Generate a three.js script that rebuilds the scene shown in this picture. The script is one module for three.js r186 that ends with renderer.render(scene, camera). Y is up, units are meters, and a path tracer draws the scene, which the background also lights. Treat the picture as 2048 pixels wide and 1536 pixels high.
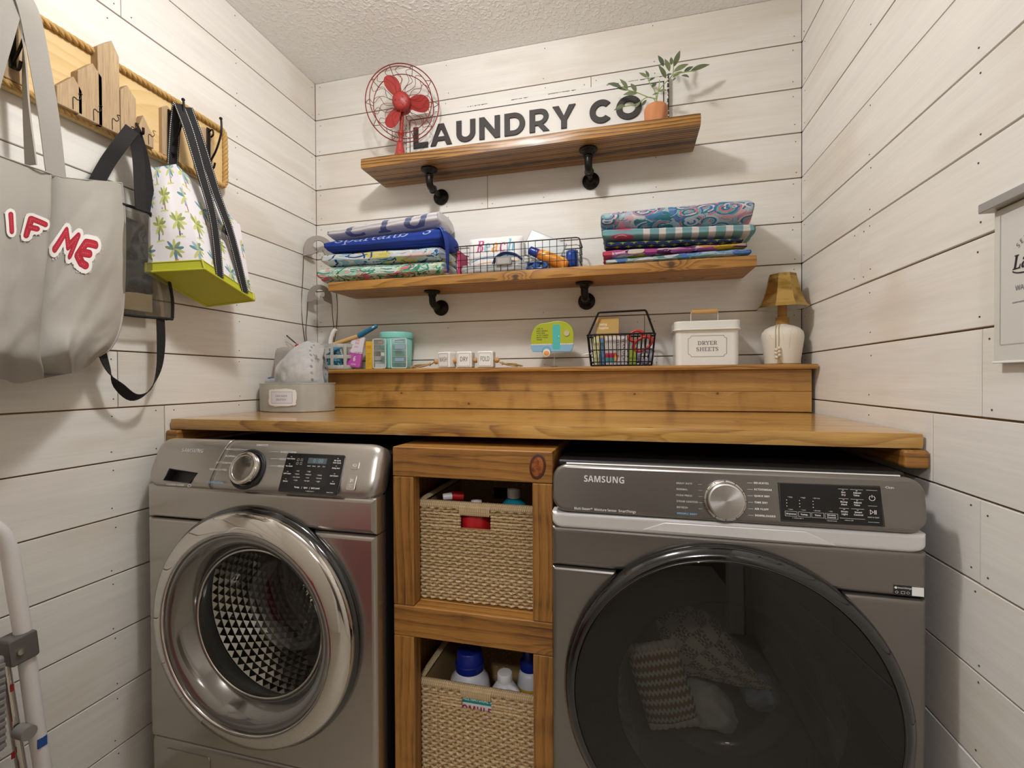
import * as THREE from 'three';
import { RoundedBoxGeometry } from 'three/addons/geometries/RoundedBoxGeometry.js';
import { TextGeometry } from 'three/addons/geometries/TextGeometry.js';
import { FontLoader } from 'three/addons/loaders/FontLoader.js';
import { RectAreaLightUniformsLib } from 'three/addons/lights/RectAreaLightUniformsLib.js';
import { Brush, Evaluator, SUBTRACTION } from 'three-bvh-csg';
import { mergeGeometries } from 'three/addons/utils/BufferGeometryUtils.js';

// ---------------------------------------------------------------- camera, light, exposure
const scene = new THREE.Scene();
scene.background = new THREE.Color(0x000000);
const camera = new THREE.PerspectiveCamera(79.3705, 2048 / 1536, 0.02, 50);
camera.position.set(1.3325, 1.133, 1.78);
camera.rotation.set(-0.5549 * Math.PI / 180, 14.058 * Math.PI / 180, -0.3015 * Math.PI / 180, 'YXZ');
const renderer = new THREE.WebGLRenderer();
renderer.toneMapping = THREE.LinearToneMapping;
renderer.toneMappingExposure = 1.0;
renderer.shadowMap.enabled = true;
const LAMP_POS = [0.85, 2.335, 0.95];
const LAMP_POWER = 1.6, PANEL_POWER = 50;
const LAMP_COLOR = 0xfbfaf9;
const HALL_FILL_COLOR = 0xfbfaff, HALL_FILL_POWER = 6;  // added fill light in the passage behind the camera
const W = 1.91, CEIL = 2.4385, ZF = 2.25;   // room width, height and the wall behind the camera

// ---------------------------------------------------------------- helpers
let seedState = 12345;
function rnd() { seedState = (seedState + 0x6d2b79f5) | 0; let t = Math.imul(seedState ^ (seedState >>> 15), 1 | seedState); t = (t + Math.imul(t ^ (t >>> 7), 61 | t)) ^ t; return ((t ^ (t >>> 14)) >>> 0) / 4294967296; }
const rr = (a, b) => a + (b - a) * rnd();
const clamp = (x, a = 0, b = 1) => Math.min(b, Math.max(a, x));
const lerp = (a, b, t) => a + (b - a) * t;
const sstep = (a, b, x) => { const t = clamp((x - a) / (b - a)); return t * t * (3 - 2 * t); };
const V = (x, y, z) => new THREE.Vector3(x, y, z);
function hash(x, y, s) { let h = Math.imul(x | 0, 374761393) + Math.imul(y | 0, 668265263) + Math.imul(s | 0, 982451653); h = Math.imul(h ^ (h >>> 13), 1274126177); return ((h ^ (h >>> 16)) >>> 0) / 4294967296; }
function vnoise(x, y, s = 0) {
  const ix = Math.floor(x), iy = Math.floor(y), fx = x - ix, fy = y - iy, u = fx * fx * (3 - 2 * fx), v = fy * fy * (3 - 2 * fy);
  return lerp(lerp(hash(ix, iy, s), hash(ix + 1, iy, s), u), lerp(hash(ix, iy + 1, s), hash(ix + 1, iy + 1, s), u), v);
}
function fbm(x, y, s = 0, o = 4) { let a = 0.5, r = 0; for (let i = 0; i < o; i++) { r += a * vnoise(x, y, s + i * 17); x *= 2.03; y *= 2.03; a *= 0.5; } return r; }

const counts = new Map();
function numbered(name) { const n = counts.get(name) || 0; counts.set(name, n + 1); return n ? name + '_' + String(n).padStart(3, '0') : name; }
const bases = new Map();
function tag(o, label, category, group, kind) { o.userData.label = label; if (category) o.userData.category = category; if (group) o.userData.group = group; if (kind) o.userData.kind = kind; return o; }
function shade(o) { o.castShadow = true; o.receiveShadow = true; return o; }
// a Group at the base of a thing; its parts are added with part()
function thing(name, label, category, base = [0, 0, 0], group, turn = 0) {
  const o = new THREE.Group(); o.name = numbered(name); o.position.set(...base); o.rotation.y = turn; scene.add(o); bases.set(o, base);
  return tag(o, label, category, group);
}
function geoOf(g) {
  if (!Array.isArray(g)) return g;
  const keep = g.map((x) => { const n = x.index ? x.toNonIndexed() : x; for (const k of Object.keys(n.attributes)) if (!['position', 'normal', 'uv'].includes(k)) n.deleteAttribute(k);
    if (!n.attributes.uv) n.setAttribute('uv', new THREE.BufferAttribute(new Float32Array(n.attributes.position.count * 2), 2)); return n; });
  return mergeGeometries(keep);
}
// part in the coordinates of its thing
function part(parent, name, g, m, label) { const o = shade(new THREE.Mesh(geoOf(g), m)); o.name = name; parent.add(o); if (label) o.userData.label = label; bases.set(o, [0, 0, 0]); return o; }
// part given in room coordinates
function wpart(parent, name, g, m, label) {
  let b = [0, 0, 0], q = parent; while (q && q !== scene) { const p = q.position; b = [b[0] + p.x, b[1] + p.y, b[2] + p.z]; q = q.parent; }
  const geo = geoOf(g); geo.translate(-b[0], -b[1], -b[2]); return part(parent, name, geo, m, label);
}
// a thing that is a single mesh given in room coordinates
function solo(name, label, category, g, m, group, kind) {
  const geo = geoOf(g); geo.computeBoundingBox(); const b = geo.boundingBox, c = [(b.min.x + b.max.x) / 2, b.min.y, (b.min.z + b.max.z) / 2];
  geo.translate(-c[0], -c[1], -c[2]); const o = shade(new THREE.Mesh(geo, m)); o.name = numbered(name); o.position.set(...c); scene.add(o); return tag(o, label, category, group, kind);
}
// box from corner to corner, edges rounded by r
function bx(x0, x1, y0, y1, z0, z1, r = 0, seg = 2) {
  const w = x1 - x0, h = y1 - y0, d = z1 - z0;
  const g = r > 0 ? new RoundedBoxGeometry(w, h, d, seg, Math.min(r, w / 2.01, h / 2.01, d / 2.01)) : new THREE.BoxGeometry(w, h, d);
  return g.translate((x0 + x1) / 2, (y0 + y1) / 2, (z0 + z1) / 2);
}
// uv in metres; grain = axis that u follows
function muv(g, grain = 'x', ou = 0, ov = 0, su = 1, sv = 1) {
  const n = g.index ? g.toNonIndexed() : g, p = n.attributes.position, uv = new Float32Array(p.count * 2), a = V(), b = V(), c = V(), fn = V();
  for (let i = 0; i < p.count; i += 3) {
    a.fromBufferAttribute(p, i); b.fromBufferAttribute(p, i + 1); c.fromBufferAttribute(p, i + 2); fn.copy(b).sub(a).cross(c.clone().sub(a));
    const ax = Math.abs(fn.x), ay = Math.abs(fn.y), az = Math.abs(fn.z), D = ax > ay && ax > az ? 'x' : ay > az ? 'y' : 'z';
    const U = grain !== D ? grain : grain === 'x' ? 'z' : grain === 'y' ? 'x' : 'x', Vv = 'xyz'.split('').find((k) => k !== U && k !== D);
    for (let k = 0; k < 3; k++) { const q = [a, b, c][k]; uv[(i + k) * 2] = (q[U] + ou) * su; uv[(i + k) * 2 + 1] = (q[Vv] + ov + (D === 'z' ? 0 : D === 'y' ? 0.31 : 0.57)) * sv; }
  }
  n.setAttribute('uv', new THREE.BufferAttribute(uv, 2)); return n;
}
function curve(pts, closed = false, t = 0.5) { return new THREE.CatmullRomCurve3(pts.map((p) => (p.isVector3 ? p : V(...p))), closed, 'catmullrom', t); }
function tube(pts, r, seg = 24, rad = 6, closed = false, t = 0.5) { return new THREE.TubeGeometry(curve(pts, closed, t), seg, r, rad, closed); }
function rod(a, b, r, rad = 6, r2 = r) { const A = V(...a), B = V(...b), d = B.clone().sub(A), g = new THREE.CylinderGeometry(r2, r, d.length(), rad); g.applyQuaternion(new THREE.Quaternion().setFromUnitVectors(V(0, 1, 0), d.clone().normalize())); const m = A.add(B).multiplyScalar(0.5); return g.translate(m.x, m.y, m.z); }
function lathe(p, seg = 32) { return new THREE.LatheGeometry(p.map(([r, y]) => new THREE.Vector2(Math.max(r, 0.00001), y)), seg); }
function latheZ(p, seg = 64) { return lathe(p, seg).rotateX(Math.PI / 2); }
function disc(r, seg = 32) { return new THREE.CircleGeometry(r, seg); }
function torus(R, r, rs = 8, ts = 48) { return new THREE.TorusGeometry(R, r, rs, ts); }
function extr(shape, depth, bevel = 0, seg = 2, cs = 24) { return new THREE.ExtrudeGeometry(shape, { depth, bevelEnabled: bevel > 0, bevelSize: bevel, bevelThickness: bevel, bevelOffset: -bevel, bevelSegments: seg, curveSegments: cs }); }
function rrect(x0, x1, y0, y1, r, hole) {
  const s = hole ? new THREE.Path() : new THREE.Shape(); r = Math.min(r, (x1 - x0) / 2, (y1 - y0) / 2);
  s.moveTo(x0 + r, y0); s.lineTo(x1 - r, y0); s.absarc(x1 - r, y0 + r, r, -Math.PI / 2, 0); s.lineTo(x1, y1 - r); s.absarc(x1 - r, y1 - r, r, 0, Math.PI / 2); s.lineTo(x0 + r, y1); s.absarc(x0 + r, y1 - r, r, Math.PI / 2, Math.PI); s.lineTo(x0, y0 + r); s.absarc(x0 + r, y0 + r, r, Math.PI, Math.PI * 1.5);
  return s;
}
function poly(pts) { const s = new THREE.Shape(); pts.forEach(([x, y], i) => (i ? s.lineTo(x, y) : s.moveTo(x, y))); s.closePath(); return s; }
// flat strap along points; side gives the direction of the width at each point
function ribbon(pts, side, width, thick = 0.002, seg = 40) {
  const c = curve(pts), sc = Array.isArray(side[0]) ? curve(side) : null, pos = [], uv = [], idx = []; let L = 0, last = null;
  for (let i = 0; i <= seg; i++) {
    const t = i / seg, p = c.getPoint(t), tan = c.getTangent(t), s = (sc ? sc.getPoint(t) : V(...side)).clone(); s.addScaledVector(tan, -s.dot(tan)).normalize(); const n = tan.clone().cross(s).normalize();
    if (last) L += p.distanceTo(last); last = p;
    for (const [a, b] of [[-1, -1], [1, -1], [1, 1], [-1, 1]]) { const q = p.clone().addScaledVector(s, a * width / 2).addScaledVector(n, b * thick / 2); pos.push(q.x, q.y, q.z); uv.push(L, a > 0 ? 1 : 0); }
    if (i) { const o = i * 4, q = o - 4; for (let k = 0; k < 4; k++) { const k2 = (k + 1) % 4; idx.push(q + k, q + k2, o + k, q + k2, o + k2, o + k); } }
  }
  const e = seg * 4; idx.push(0, 2, 1, 0, 3, 2, e, e + 1, e + 2, e, e + 2, e + 3);
  const g = new THREE.BufferGeometry(); g.setAttribute('position', new THREE.Float32BufferAttribute(pos, 3)); g.setAttribute('uv', new THREE.Float32BufferAttribute(uv, 2)); g.setIndex(idx);
  const n = g.toNonIndexed(); n.computeVertexNormals(); return n;
}
// smooth surface over a grid of control points [row][column] -> [x,y,z]
function patch(grid, nu = 24, nv = 24, disp) {
  const rows = grid.map((r) => curve(r)), pos = [], uv = [], idx = [];
  for (let i = 0; i <= nu; i++) { const col = curve(rows.map((c) => c.getPoint(i / nu))); for (let j = 0; j <= nv; j++) { const p = col.getPoint(j / nv); if (disp) disp(p, i / nu, j / nv); pos.push(p.x, p.y, p.z); uv.push(i / nu, 1 - j / nv); } }
  for (let i = 0; i < nu; i++) for (let j = 0; j < nv; j++) { const a = i * (nv + 1) + j, b = a + nv + 1; idx.push(a, a + 1, b, b, a + 1, b + 1); }
  const g = new THREE.BufferGeometry(); g.setAttribute('position', new THREE.Float32BufferAttribute(pos, 3)); g.setAttribute('uv', new THREE.Float32BufferAttribute(uv, 2)); g.setIndex(idx); g.computeVertexNormals(); return g;
}
// every vertex pushed along noise, for soft things
function lumpy(g, amp, f, s = 0) { const p = g.attributes.position; for (let i = 0; i < p.count; i++) { const x = p.getX(i), y = p.getY(i), z = p.getZ(i); p.setXYZ(i, x + amp * (fbm(y * f + 5, z * f, s, 3) - 0.47) * 2, y + amp * (fbm(x * f, z * f + 9, s + 3, 3) - 0.47) * 2, z + amp * (fbm(x * f + 3, y * f + 7, s + 5, 3) - 0.47) * 2); } g.computeVertexNormals(); return g; }

// ---------------------------------------------------------------- textures
function rgb(h) { return [(h >> 16) & 255, (h >> 8) & 255, h & 255]; }
function dataTex(w, h, f, srgb = true) {
  const d = new Uint8Array(w * h * 4);
  for (let y = 0; y < h; y++) for (let x = 0; x < w; x++) { const c = f(x, y), o = (y * w + x) * 4; if (typeof c === 'number') { d[o] = d[o + 1] = d[o + 2] = clamp(c, 0, 255); } else { d[o] = clamp(c[0], 0, 255); d[o + 1] = clamp(c[1], 0, 255); d[o + 2] = clamp(c[2], 0, 255); } d[o + 3] = 255; }
  const t = new THREE.DataTexture(d, w, h); t.magFilter = THREE.LinearFilter; t.minFilter = THREE.LinearFilter; t.wrapS = t.wrapT = THREE.RepeatWrapping; if (srgb) t.colorSpace = THREE.SRGBColorSpace; t.needsUpdate = true; return t;
}
function canvas(w, h, draw, wrap) {
  const c = document.createElement('canvas'); c.width = w; c.height = h; const x = c.getContext('2d'); draw(x, w, h);
  const t = new THREE.CanvasTexture(c); t.colorSpace = THREE.SRGBColorSpace; t.magFilter = THREE.LinearFilter; if (wrap) t.wrapS = t.wrapT = THREE.RepeatWrapping; return t;
}
const mix3 = (a, b, t) => [lerp(a[0], b[0], t), lerp(a[1], b[1], t), lerp(a[2], b[2], t)];
// wood: w x h pixels standing for lu x lv metres, grain along u; knots in metres
function woodTex({ w, h, lu, lv, light, mid, dark, freq = 60, warp = 1.2, contrast = 0.6, fine = 0.25, blotch = 0.3, knots = [], bands = [], vstreak = 0, seed = 1 }) {
  const A = rgb(light), B = rgb(mid), D = rgb(dark);
  return dataTex(w, h, (px, py) => {
    const u = px / w * lu, v = py / h * lv;
    let t = v * freq + (fbm(u * 2.2, v * 9, seed, 3) - 0.5) * warp * 6 + (fbm(u * 0.7, v * 3, seed + 40, 2) - 0.5) * warp * 6, kd = 0, halo = 0;
    for (const [ku, kv, kr, ks = 1] of knots) { const a = (u - ku) / (kr * 2.6), b = (v - kv) / kr, d2 = a * a + b * b; if (d2 < 30) { t += ks * 3.2 * Math.exp(-d2 * 0.45); const c2 = ((u - ku) / kr) ** 2 + ((v - kv) / kr) ** 2; kd = Math.max(kd, Math.exp(-c2 * 2.2)); halo = Math.max(halo, Math.exp(-d2 * 0.5)); } }
    const f = t - Math.floor(t), ring = Math.pow(f, 2.2) * (1 - sstep(0.9, 1, f));
    const fl = vnoise(u * 22, v * 1400, seed + 9) * 0.6 + vnoise(u * 60, v * 2600, seed + 11) * 0.4;
    const bl = fbm(u * 3.2, v * 11, seed + 21, 3);
    let k = ring * contrast + (fl - 0.5) * fine + (bl - 0.47) * blotch + halo * 0.18 + kd * 0.7;
    for (const [bv, bw, bs] of bands) k += bs * Math.exp(-(((v - bv + (fbm(u * 1.6, 3, seed + 31, 2) - 0.5) * bw * 1.6) / bw) ** 2)) * (0.55 + 0.6 * vnoise(u * 40, v * 160, seed + 33));
    if (vstreak) { const q = fbm(u * 17 + fbm(u * 3, v * 6, seed + 55, 2) * 2, v * 5, seed + 51, 3); k += (sstep(0.52, 0.7, q) - 0.25 * sstep(0.5, 0.3, q)) * vstreak; }
    k = clamp(k + 0.28); return k < 0.5 ? mix3(A, B, k * 2) : mix3(B, D, k * 2 - 1);
  });
}
function fit(t, lu, lv, rot = 0) { t.wrapS = t.wrapT = THREE.MirroredRepeatWrapping; t.repeat.set(1 / lu, 1 / lv); t.rotation = rot; return t; }

const std = (o) => new THREE.MeshStandardMaterial(o), phys = (o) => new THREE.MeshPhysicalMaterial(o);
const DS = THREE.DoubleSide;
const whiteTex = (seed) => dataTex(1024, 256, (px, py) => {
  const u = px / 1024 * 2.4, v = py / 256 * 0.6;
  const b1 = sstep(0.5, 0.72, fbm(u * 2.4, v * 7, seed, 4)), b2 = sstep(0.52, 0.75, fbm(u * 1.3 + 9, v * 4, seed + 5, 3)), g = vnoise(u * 14, v * 420, seed + 8), g2 = fbm(u * 5, v * 60, seed + 12, 2);
  let c = mix3([232, 228, 221], [214, 202, 183], b1 * 0.45); c = mix3(c, [222, 211, 203], b2 * 0.32); const k = (g - 0.5) * 6 + (g2 - 0.37) * 12; return [c[0] + k, c[1] + k, c[2] + k * 0.9];
});
const M = {};
M.white = [1, 2, 3].map((s) => std({ map: fit(whiteTex(s * 31), 2.4, 0.6), roughness: 0.62 }));
M.backing = std({ color: 0x8a6a45, roughness: 0.9 });
M.plain = std({ color: 0xd9d2c6, roughness: 0.8 });
M.black = std({ color: 0x17161a, roughness: 0.5 });
M.blackGloss = phys({ color: 0x0b0b0c, roughness: 0.12, clearcoat: 1, clearcoatRoughness: 0.05 });
M.whitePlastic = phys({ color: 0xefeeea, roughness: 0.35 });
M.chrome = std({ color: 0xdad6d0, metalness: 1, roughness: 0.06 });
M.wire = std({ color: 0x1d1b1b, metalness: 0.6, roughness: 0.45 });
// cloth weave for bump
const weaveBump = dataTex(128, 128, (x, y) => 128 + 60 * Math.sin(x * Math.PI / 4) * Math.sin(y * Math.PI / 4) + 40 * (hash(x, y, 3) - 0.5), false);
const terryBump = dataTex(256, 256, (x, y) => 255 * (0.5 * vnoise(x * 0.35, y * 0.35, 4) + 0.5 * hash(x, y, 6)), false);
const brushed = dataTex(256, 256, (x, y) => 110 + 90 * vnoise(x * 0.03, y * 0.9, 7) + 40 * hash(1, y, 2), false);
const cl = (t, ru, rv) => { const c = t.clone(); c.wrapS = c.wrapT = THREE.RepeatWrapping; c.repeat.set(ru, rv); c.needsUpdate = true; return c; };
function label(parent, name, w, h, tex, z, x = 0, y = 0, o = {}) { const m = std({ map: tex, roughness: 0.6, transparent: true, ...o }); const g = new THREE.PlaneGeometry(w, h).translate(x, y, z); return part(parent, name, g, m); }
function say(text, font, color, w = 256, h = 64, o = {}) { return canvas(w, h, (c) => { if (o.bg) { c.fillStyle = o.bg; c.fillRect(0, 0, w, h); } c.fillStyle = color; c.font = font; c.textAlign = 'center'; c.textBaseline = 'middle'; const lines = [].concat(text); lines.forEach((l, i) => c.fillText(l, w / 2, h * (i + 0.5) / lines.length, w * 0.96)); }); }

// ---------------------------------------------------------------- the room
function structure(name, label, o) { o.name = name; tag(o, label, null, null, 'structure'); return o; }
const floorTex = fit(dataTex(512, 512, (x, y) => { const k = vnoise(x / 3, y / 3, 5) * 0.5 + hash(x, y, 8) * 0.5; return mix3([186, 178, 162], [138, 130, 114], k); }), 0.6, 0.6);
structure('floor', 'light beige speckled floor under the washer and dryer', solo('floor', '', null, muv(bx(-0.15, W + 0.15, -0.08, 0, -0.15, 4.2), 'x'), std({ map: floorTex, roughness: 0.5 }))).userData.category = undefined;
const ceilBump = dataTex(512, 512, (x, y) => 255 * sstep(0.4, 0.62, fbm(x / 9, y / 9, 5, 3)), false);
const ceiling = solo('ceiling', '', null, muv(bx(-0.15, W + 0.15, CEIL, CEIL + 0.1, -0.15, 4.2), 'x'), std({ color: 0xf4f3f1, roughness: 0.9, bumpMap: fit(ceilBump, 0.5, 0.5), bumpScale: 0.0016 }));
structure('ceiling', 'pale grey textured ceiling', ceiling);

const nailGeo = new THREE.CylinderGeometry(0.0017, 0.0017, 0.0012, 8), nailMat = std({ color: 0x4a443c, roughness: 0.6 });
// one shiplap wall: rows = heights of the joints from the top; joints[row] = places of the butt joints along the wall
function shiplap(name, label, len, heights, joints, studs, place, seed) {
  const g = new THREE.Group(); scene.add(g); structure(name, label, g); g.position.set(place.x, 0, place.z); g.rotation.y = place.turn; seedState = seed;
  // in its own frame the wall runs along x from 0 to len and faces +z with its boards' faces at z = 0
  part(g, 'backing', bx(-0.1, len, 0, CEIL, -0.12, -0.0075), M.backing);
  const hs = [CEIL, ...heights, 0]; const nails = [];
  for (let i = 0; i + 1 < hs.length; i++) {
    const y1 = hs[i] - (i ? 0.0019 : 0.001), y0 = hs[i + 1] + 0.0019, cuts = [0, ...(joints[i] || []), len];
    for (let k = 0; k + 1 < cuts.length; k++) {
      const x0 = cuts[k] + (k ? 0.0009 : 0), x1 = cuts[k + 1] - (k + 2 < cuts.length ? 0.0009 : 0), z = rr(-0.0012, 0);
      part(g, 'plank', muv(bx(x0, x1, y0, y1, -0.0085, z, 0.0012, 1), 'x', rr(0, 9), rr(0, 3)), M.white[Math.floor(rnd() * 3)]);
      for (const s of [...studs, x0 + 0.022, x1 - 0.022]) if (s > x0 + 0.015 && s < x1 - 0.015 && rnd() < 0.8) for (const y of [y0 + rr(0.012, 0.028), y1 - rr(0.012, 0.028)]) if (y1 - y0 > 0.06) nails.push(nailGeo.clone().rotateX(Math.PI / 2).translate(s + rr(-0.006, 0.006), y, z + 0.0002));
    }
  }
  const n = part(g, 'nail_heads', nails, nailMat); n.userData.kind = 'stuff'; return g;
}
const rowsB = [2.2775, 2.1225, 1.9713, 1.8177, 1.666, 1.5252, 1.370, 1.2156, 1.0625, 0.915, 0.77, 0.6157, 0.4597, 0.3046, 0.1506];
shiplap('wall_back', 'whitewashed shiplap wall behind the shelves', W, rowsB, { 1: [1.2006], 3: [0.79], 5: [1.42], 7: [1.3927] }, [0.62, 1.02, 1.43], { x: 0, z: 0, turn: 0 }, 101);
// left wall runs from the camera's side to the corner
const rowsL = [2.2775, 2.1225, 1.9713, 1.8177, 1.666, 1.5252, 1.370, 1.2156, 1.0625, 0.92, 0.77, 0.6157, 0.4597, 0.3046, 0.1506];
shiplap('wall_left', 'whitewashed shiplap wall with the coat rack', ZF, rowsL, { 1: [ZF - 0.8078], 7: [], 8: [ZF - 0.8281], 9: [ZF - 0.70], 12: [0.75] }, [ZF - 0.8444, ZF - 0.43, ZF - 1.25], { x: 0, z: ZF, turn: Math.PI / 2 }, 202);
const rowsR = [2.2775, 2.1225, 1.9713, 1.8177, 1.666, 1.5252, 1.370, 1.2156, 1.0642, 0.927, 0.781, 0.627, 0.471, 0.316, 0.16];
shiplap('wall_right', 'whitewashed shiplap wall beside the dryer', ZF, rowsR, { 6: [0.4053], 8: [0.8322], 9: [0.7038], 10: [0.83], 12: [1.3] }, [0.4607, 0.8249, 1.23], { x: W, z: 0, turn: -Math.PI / 2 }, 303);
// the wall behind the camera with its doorway, and the passage beyond
const DX0 = 1.03, DX1 = 1.79, DH = 2.03;
const wf = new THREE.Group(); scene.add(wf); structure('wall_front', 'plain pale wall with the doorway behind the camera', wf);
part(wf, 'wall_panel', [bx(-0.12, DX0, 0, CEIL, ZF, ZF + 0.1), bx(DX1, W + 0.12, 0, CEIL, ZF, ZF + 0.1), bx(DX0, DX1, DH, CEIL, ZF, ZF + 0.1)], M.plain);
const casing = new THREE.Group(); scene.add(casing); structure('trim_1', 'white door casing behind the camera', casing);
part(casing, 'casing_board', [bx(DX0 - 0.075, DX0, 0, DH + 0.075, ZF - 0.018, ZF, 0.004), bx(DX1, DX1 + 0.075, 0, DH + 0.075, ZF - 0.018, ZF, 0.004), bx(DX0, DX1, DH, DH + 0.075, ZF - 0.018, ZF, 0.004)], phys({ color: 0xf4f3f0, roughness: 0.4 }));
const wh = new THREE.Group(); scene.add(wh); structure('wall_hall', 'walls of the passage beyond the doorway, coloured dark to look unlit', wh);
part(wh, 'wall_panel', [bx(-0.15, W + 0.15, 0, CEIL, 4.1, 4.2), bx(-0.15, -0.05, 0, CEIL, ZF + 0.1, 4.1), bx(W + 0.05, W + 0.15, 0, CEIL, ZF + 0.1, 4.1)], std({ color: 0x5a4c3e, roughness: 0.9 }));  // dark brown stands in for an unlit passage mirrored in the dryer glass

// ceiling fixture just out of the frame, main source of the light
{
  const [x, y, z] = LAMP_POS;
  const t = thing('ceiling_light', 'round white flush-mount ceiling light above the counter', 'light', [x, CEIL, z]);
  part(t, 'base_plate', lathe([[0, -0.001], [0.15, -0.001], [0.15, -0.02], [0.135, -0.03], [0, -0.03]], 40), M.whitePlastic);
  part(t, 'glass_dome', lathe([[0.135, -0.031], [0.142, -0.06], [0.142, -0.12], [0.136, -0.136], [0.12, -0.14], [0, -0.141]], 40), std({ color: 0xffffff, emissive: LAMP_COLOR, emissiveIntensity: 2.0, roughness: 0.4, side: DS }));
  const l = new THREE.PointLight(LAMP_COLOR, LAMP_POWER, 0, 2); l.position.set(x, y, z); l.castShadow = true; l.shadow.radius = 2.5; l.name = 'ceiling_light_bulb'; scene.add(l);
  RectAreaLightUniformsLib.init(); const a = new THREE.RectAreaLight(LAMP_COLOR, PANEL_POWER, 0.2, 0.2); a.position.set(x, CEIL - 0.145, z); a.lookAt(x, 0, z); a.name = 'ceiling_light_diffuser'; scene.add(a);
}

{  // added fill from behind the camera, given the form of a ceiling fixture
  const t = thing('added_hall_fill', 'added fill light in the unseen passage, shaped as a round ceiling light', 'light', [1.36, CEIL, 3.1]);
  part(t, 'base_plate', lathe([[0, -0.001], [0.15, -0.001], [0.15, -0.02], [0.135, -0.03], [0, -0.03]], 40), M.whitePlastic);
  part(t, 'glass_dome', lathe([[0.135, -0.031], [0.14, -0.06], [0.125, -0.1], [0.09, -0.125], [0.04, -0.138], [0, -0.14]], 40), std({ color: 0xffffff, emissive: HALL_FILL_COLOR, emissiveIntensity: 2.0, roughness: 0.4, side: DS }));
  const l = new THREE.PointLight(HALL_FILL_COLOR, HALL_FILL_POWER, 0, 2); l.position.set(1.36, 2.335, 3.1); l.castShadow = true; l.shadow.radius = 4.5; l.name = 'added_hall_fill_bulb'; scene.add(l);
}

// ---------------------------------------------------------------- timber: counter, ledge, shelves, tower
const kn = (n, lu, lv, r0, r1, s) => { seedState = s; return Array.from({ length: n }, () => [rr(0, lu), rr(0, lv), rr(r0, r1), rnd() < 0.5 ? 1 : -1]); };
const texCounter = fit(woodTex({ w: 2048, h: 768, lu: 2.0, lv: 0.8, light: 0xcba055, mid: 0xa87a37, dark: 0x57371a, freq: 30, warp: 1.2, contrast: 0.46, fine: 0.5, blotch: 0.75, knots: [[0.47, 0.012, 0.02], [0.62, 0.02, 0.02], [1.32, 0.018, 0.022], [1.05, 0.5, 0.02], ...kn(7, 2, 0.8, 0.008, 0.018, 5)], bands: [[0.985, 0.006, 0.25]], seed: 3 }), 2.0, 0.8);
const texSplash = fit(woodTex({ w: 2048, h: 512, lu: 2.0, lv: 0.3, light: 0xc79a52, mid: 0xa27536, dark: 0x563818, freq: 20, warp: 0.5, contrast: 0.2, fine: 0.4, blotch: 0.5, vstreak: 0.34, knots: [[0.3, 0.07, 0.007], [0.75, 0.02, 0.006], [1.2, 0.09, 0.007], [1.62, 0.06, 0.006], ...kn(5, 2, 0.3, 0.004, 0.006, 17)], seed: 8 }), 2.0, 0.3);
const texTop = fit(woodTex({ w: 2048, h: 512, lu: 1.4, lv: 0.42, light: 0xc08d3e, mid: 0x8e5f22, dark: 0x2c1a0a, freq: 85, warp: 0.35, contrast: 0.8, fine: 0.5, blotch: 0.4, bands: [[0.11, 0.014, 0.7], [0.15, 0.006, 0.4], [0.19, 0.008, 0.35], [0.075, 0.005, 0.3]], seed: 14 }), 1.4, 0.42);
const texMid = fit(woodTex({ w: 2048, h: 512, lu: 1.6, lv: 0.42, light: 0xc3924a, mid: 0x9c6c2c, dark: 0x4a2e12, freq: 36, warp: 0.9, contrast: 0.5, fine: 0.45, blotch: 0.5, knots: [[0.75, 0.004, 0.01], [1.27, 0.012, 0.014], [1.25, 0.26, 0.012]], seed: 22 }), 1.6, 0.42);
const texTower = fit(woodTex({ w: 1024, h: 512, lu: 1.0, lv: 0.6, light: 0xb17d38, mid: 0x895b22, dark: 0x3a220c, freq: 46, warp: 0.4, contrast: 0.4, fine: 0.5, blotch: 0.8, vstreak: 0.2, knots: kn(9, 1, 0.6, 0.006, 0.014, 61), seed: 31 }), 1.0, 0.6);
M.counter = phys({ map: texCounter, roughness: 0.3, clearcoat: 0.7, clearcoatRoughness: 0.12 });
M.splash = phys({ map: texSplash, roughness: 0.45, clearcoat: 0.25, clearcoatRoughness: 0.3 });
M.topShelf = phys({ map: texTop, roughness: 0.42, clearcoat: 0.35, clearcoatRoughness: 0.25 });
M.midShelf = phys({ map: texMid, roughness: 0.5, clearcoat: 0.2, clearcoatRoughness: 0.3 });
M.tower = phys({ map: texTower, roughness: 0.5, clearcoat: 0.15, clearcoatRoughness: 0.35 });
M.knot = phys({ roughness: 0.45, clearcoat: 0.3, map: canvas(128, 128, (c) => { c.fillStyle = '#4a220c'; c.fillRect(0, 0, 128, 128); }) });
M.knotRing = phys({ color: 0x9a5a1e, roughness: 0.45, clearcoat: 0.3 });
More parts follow.
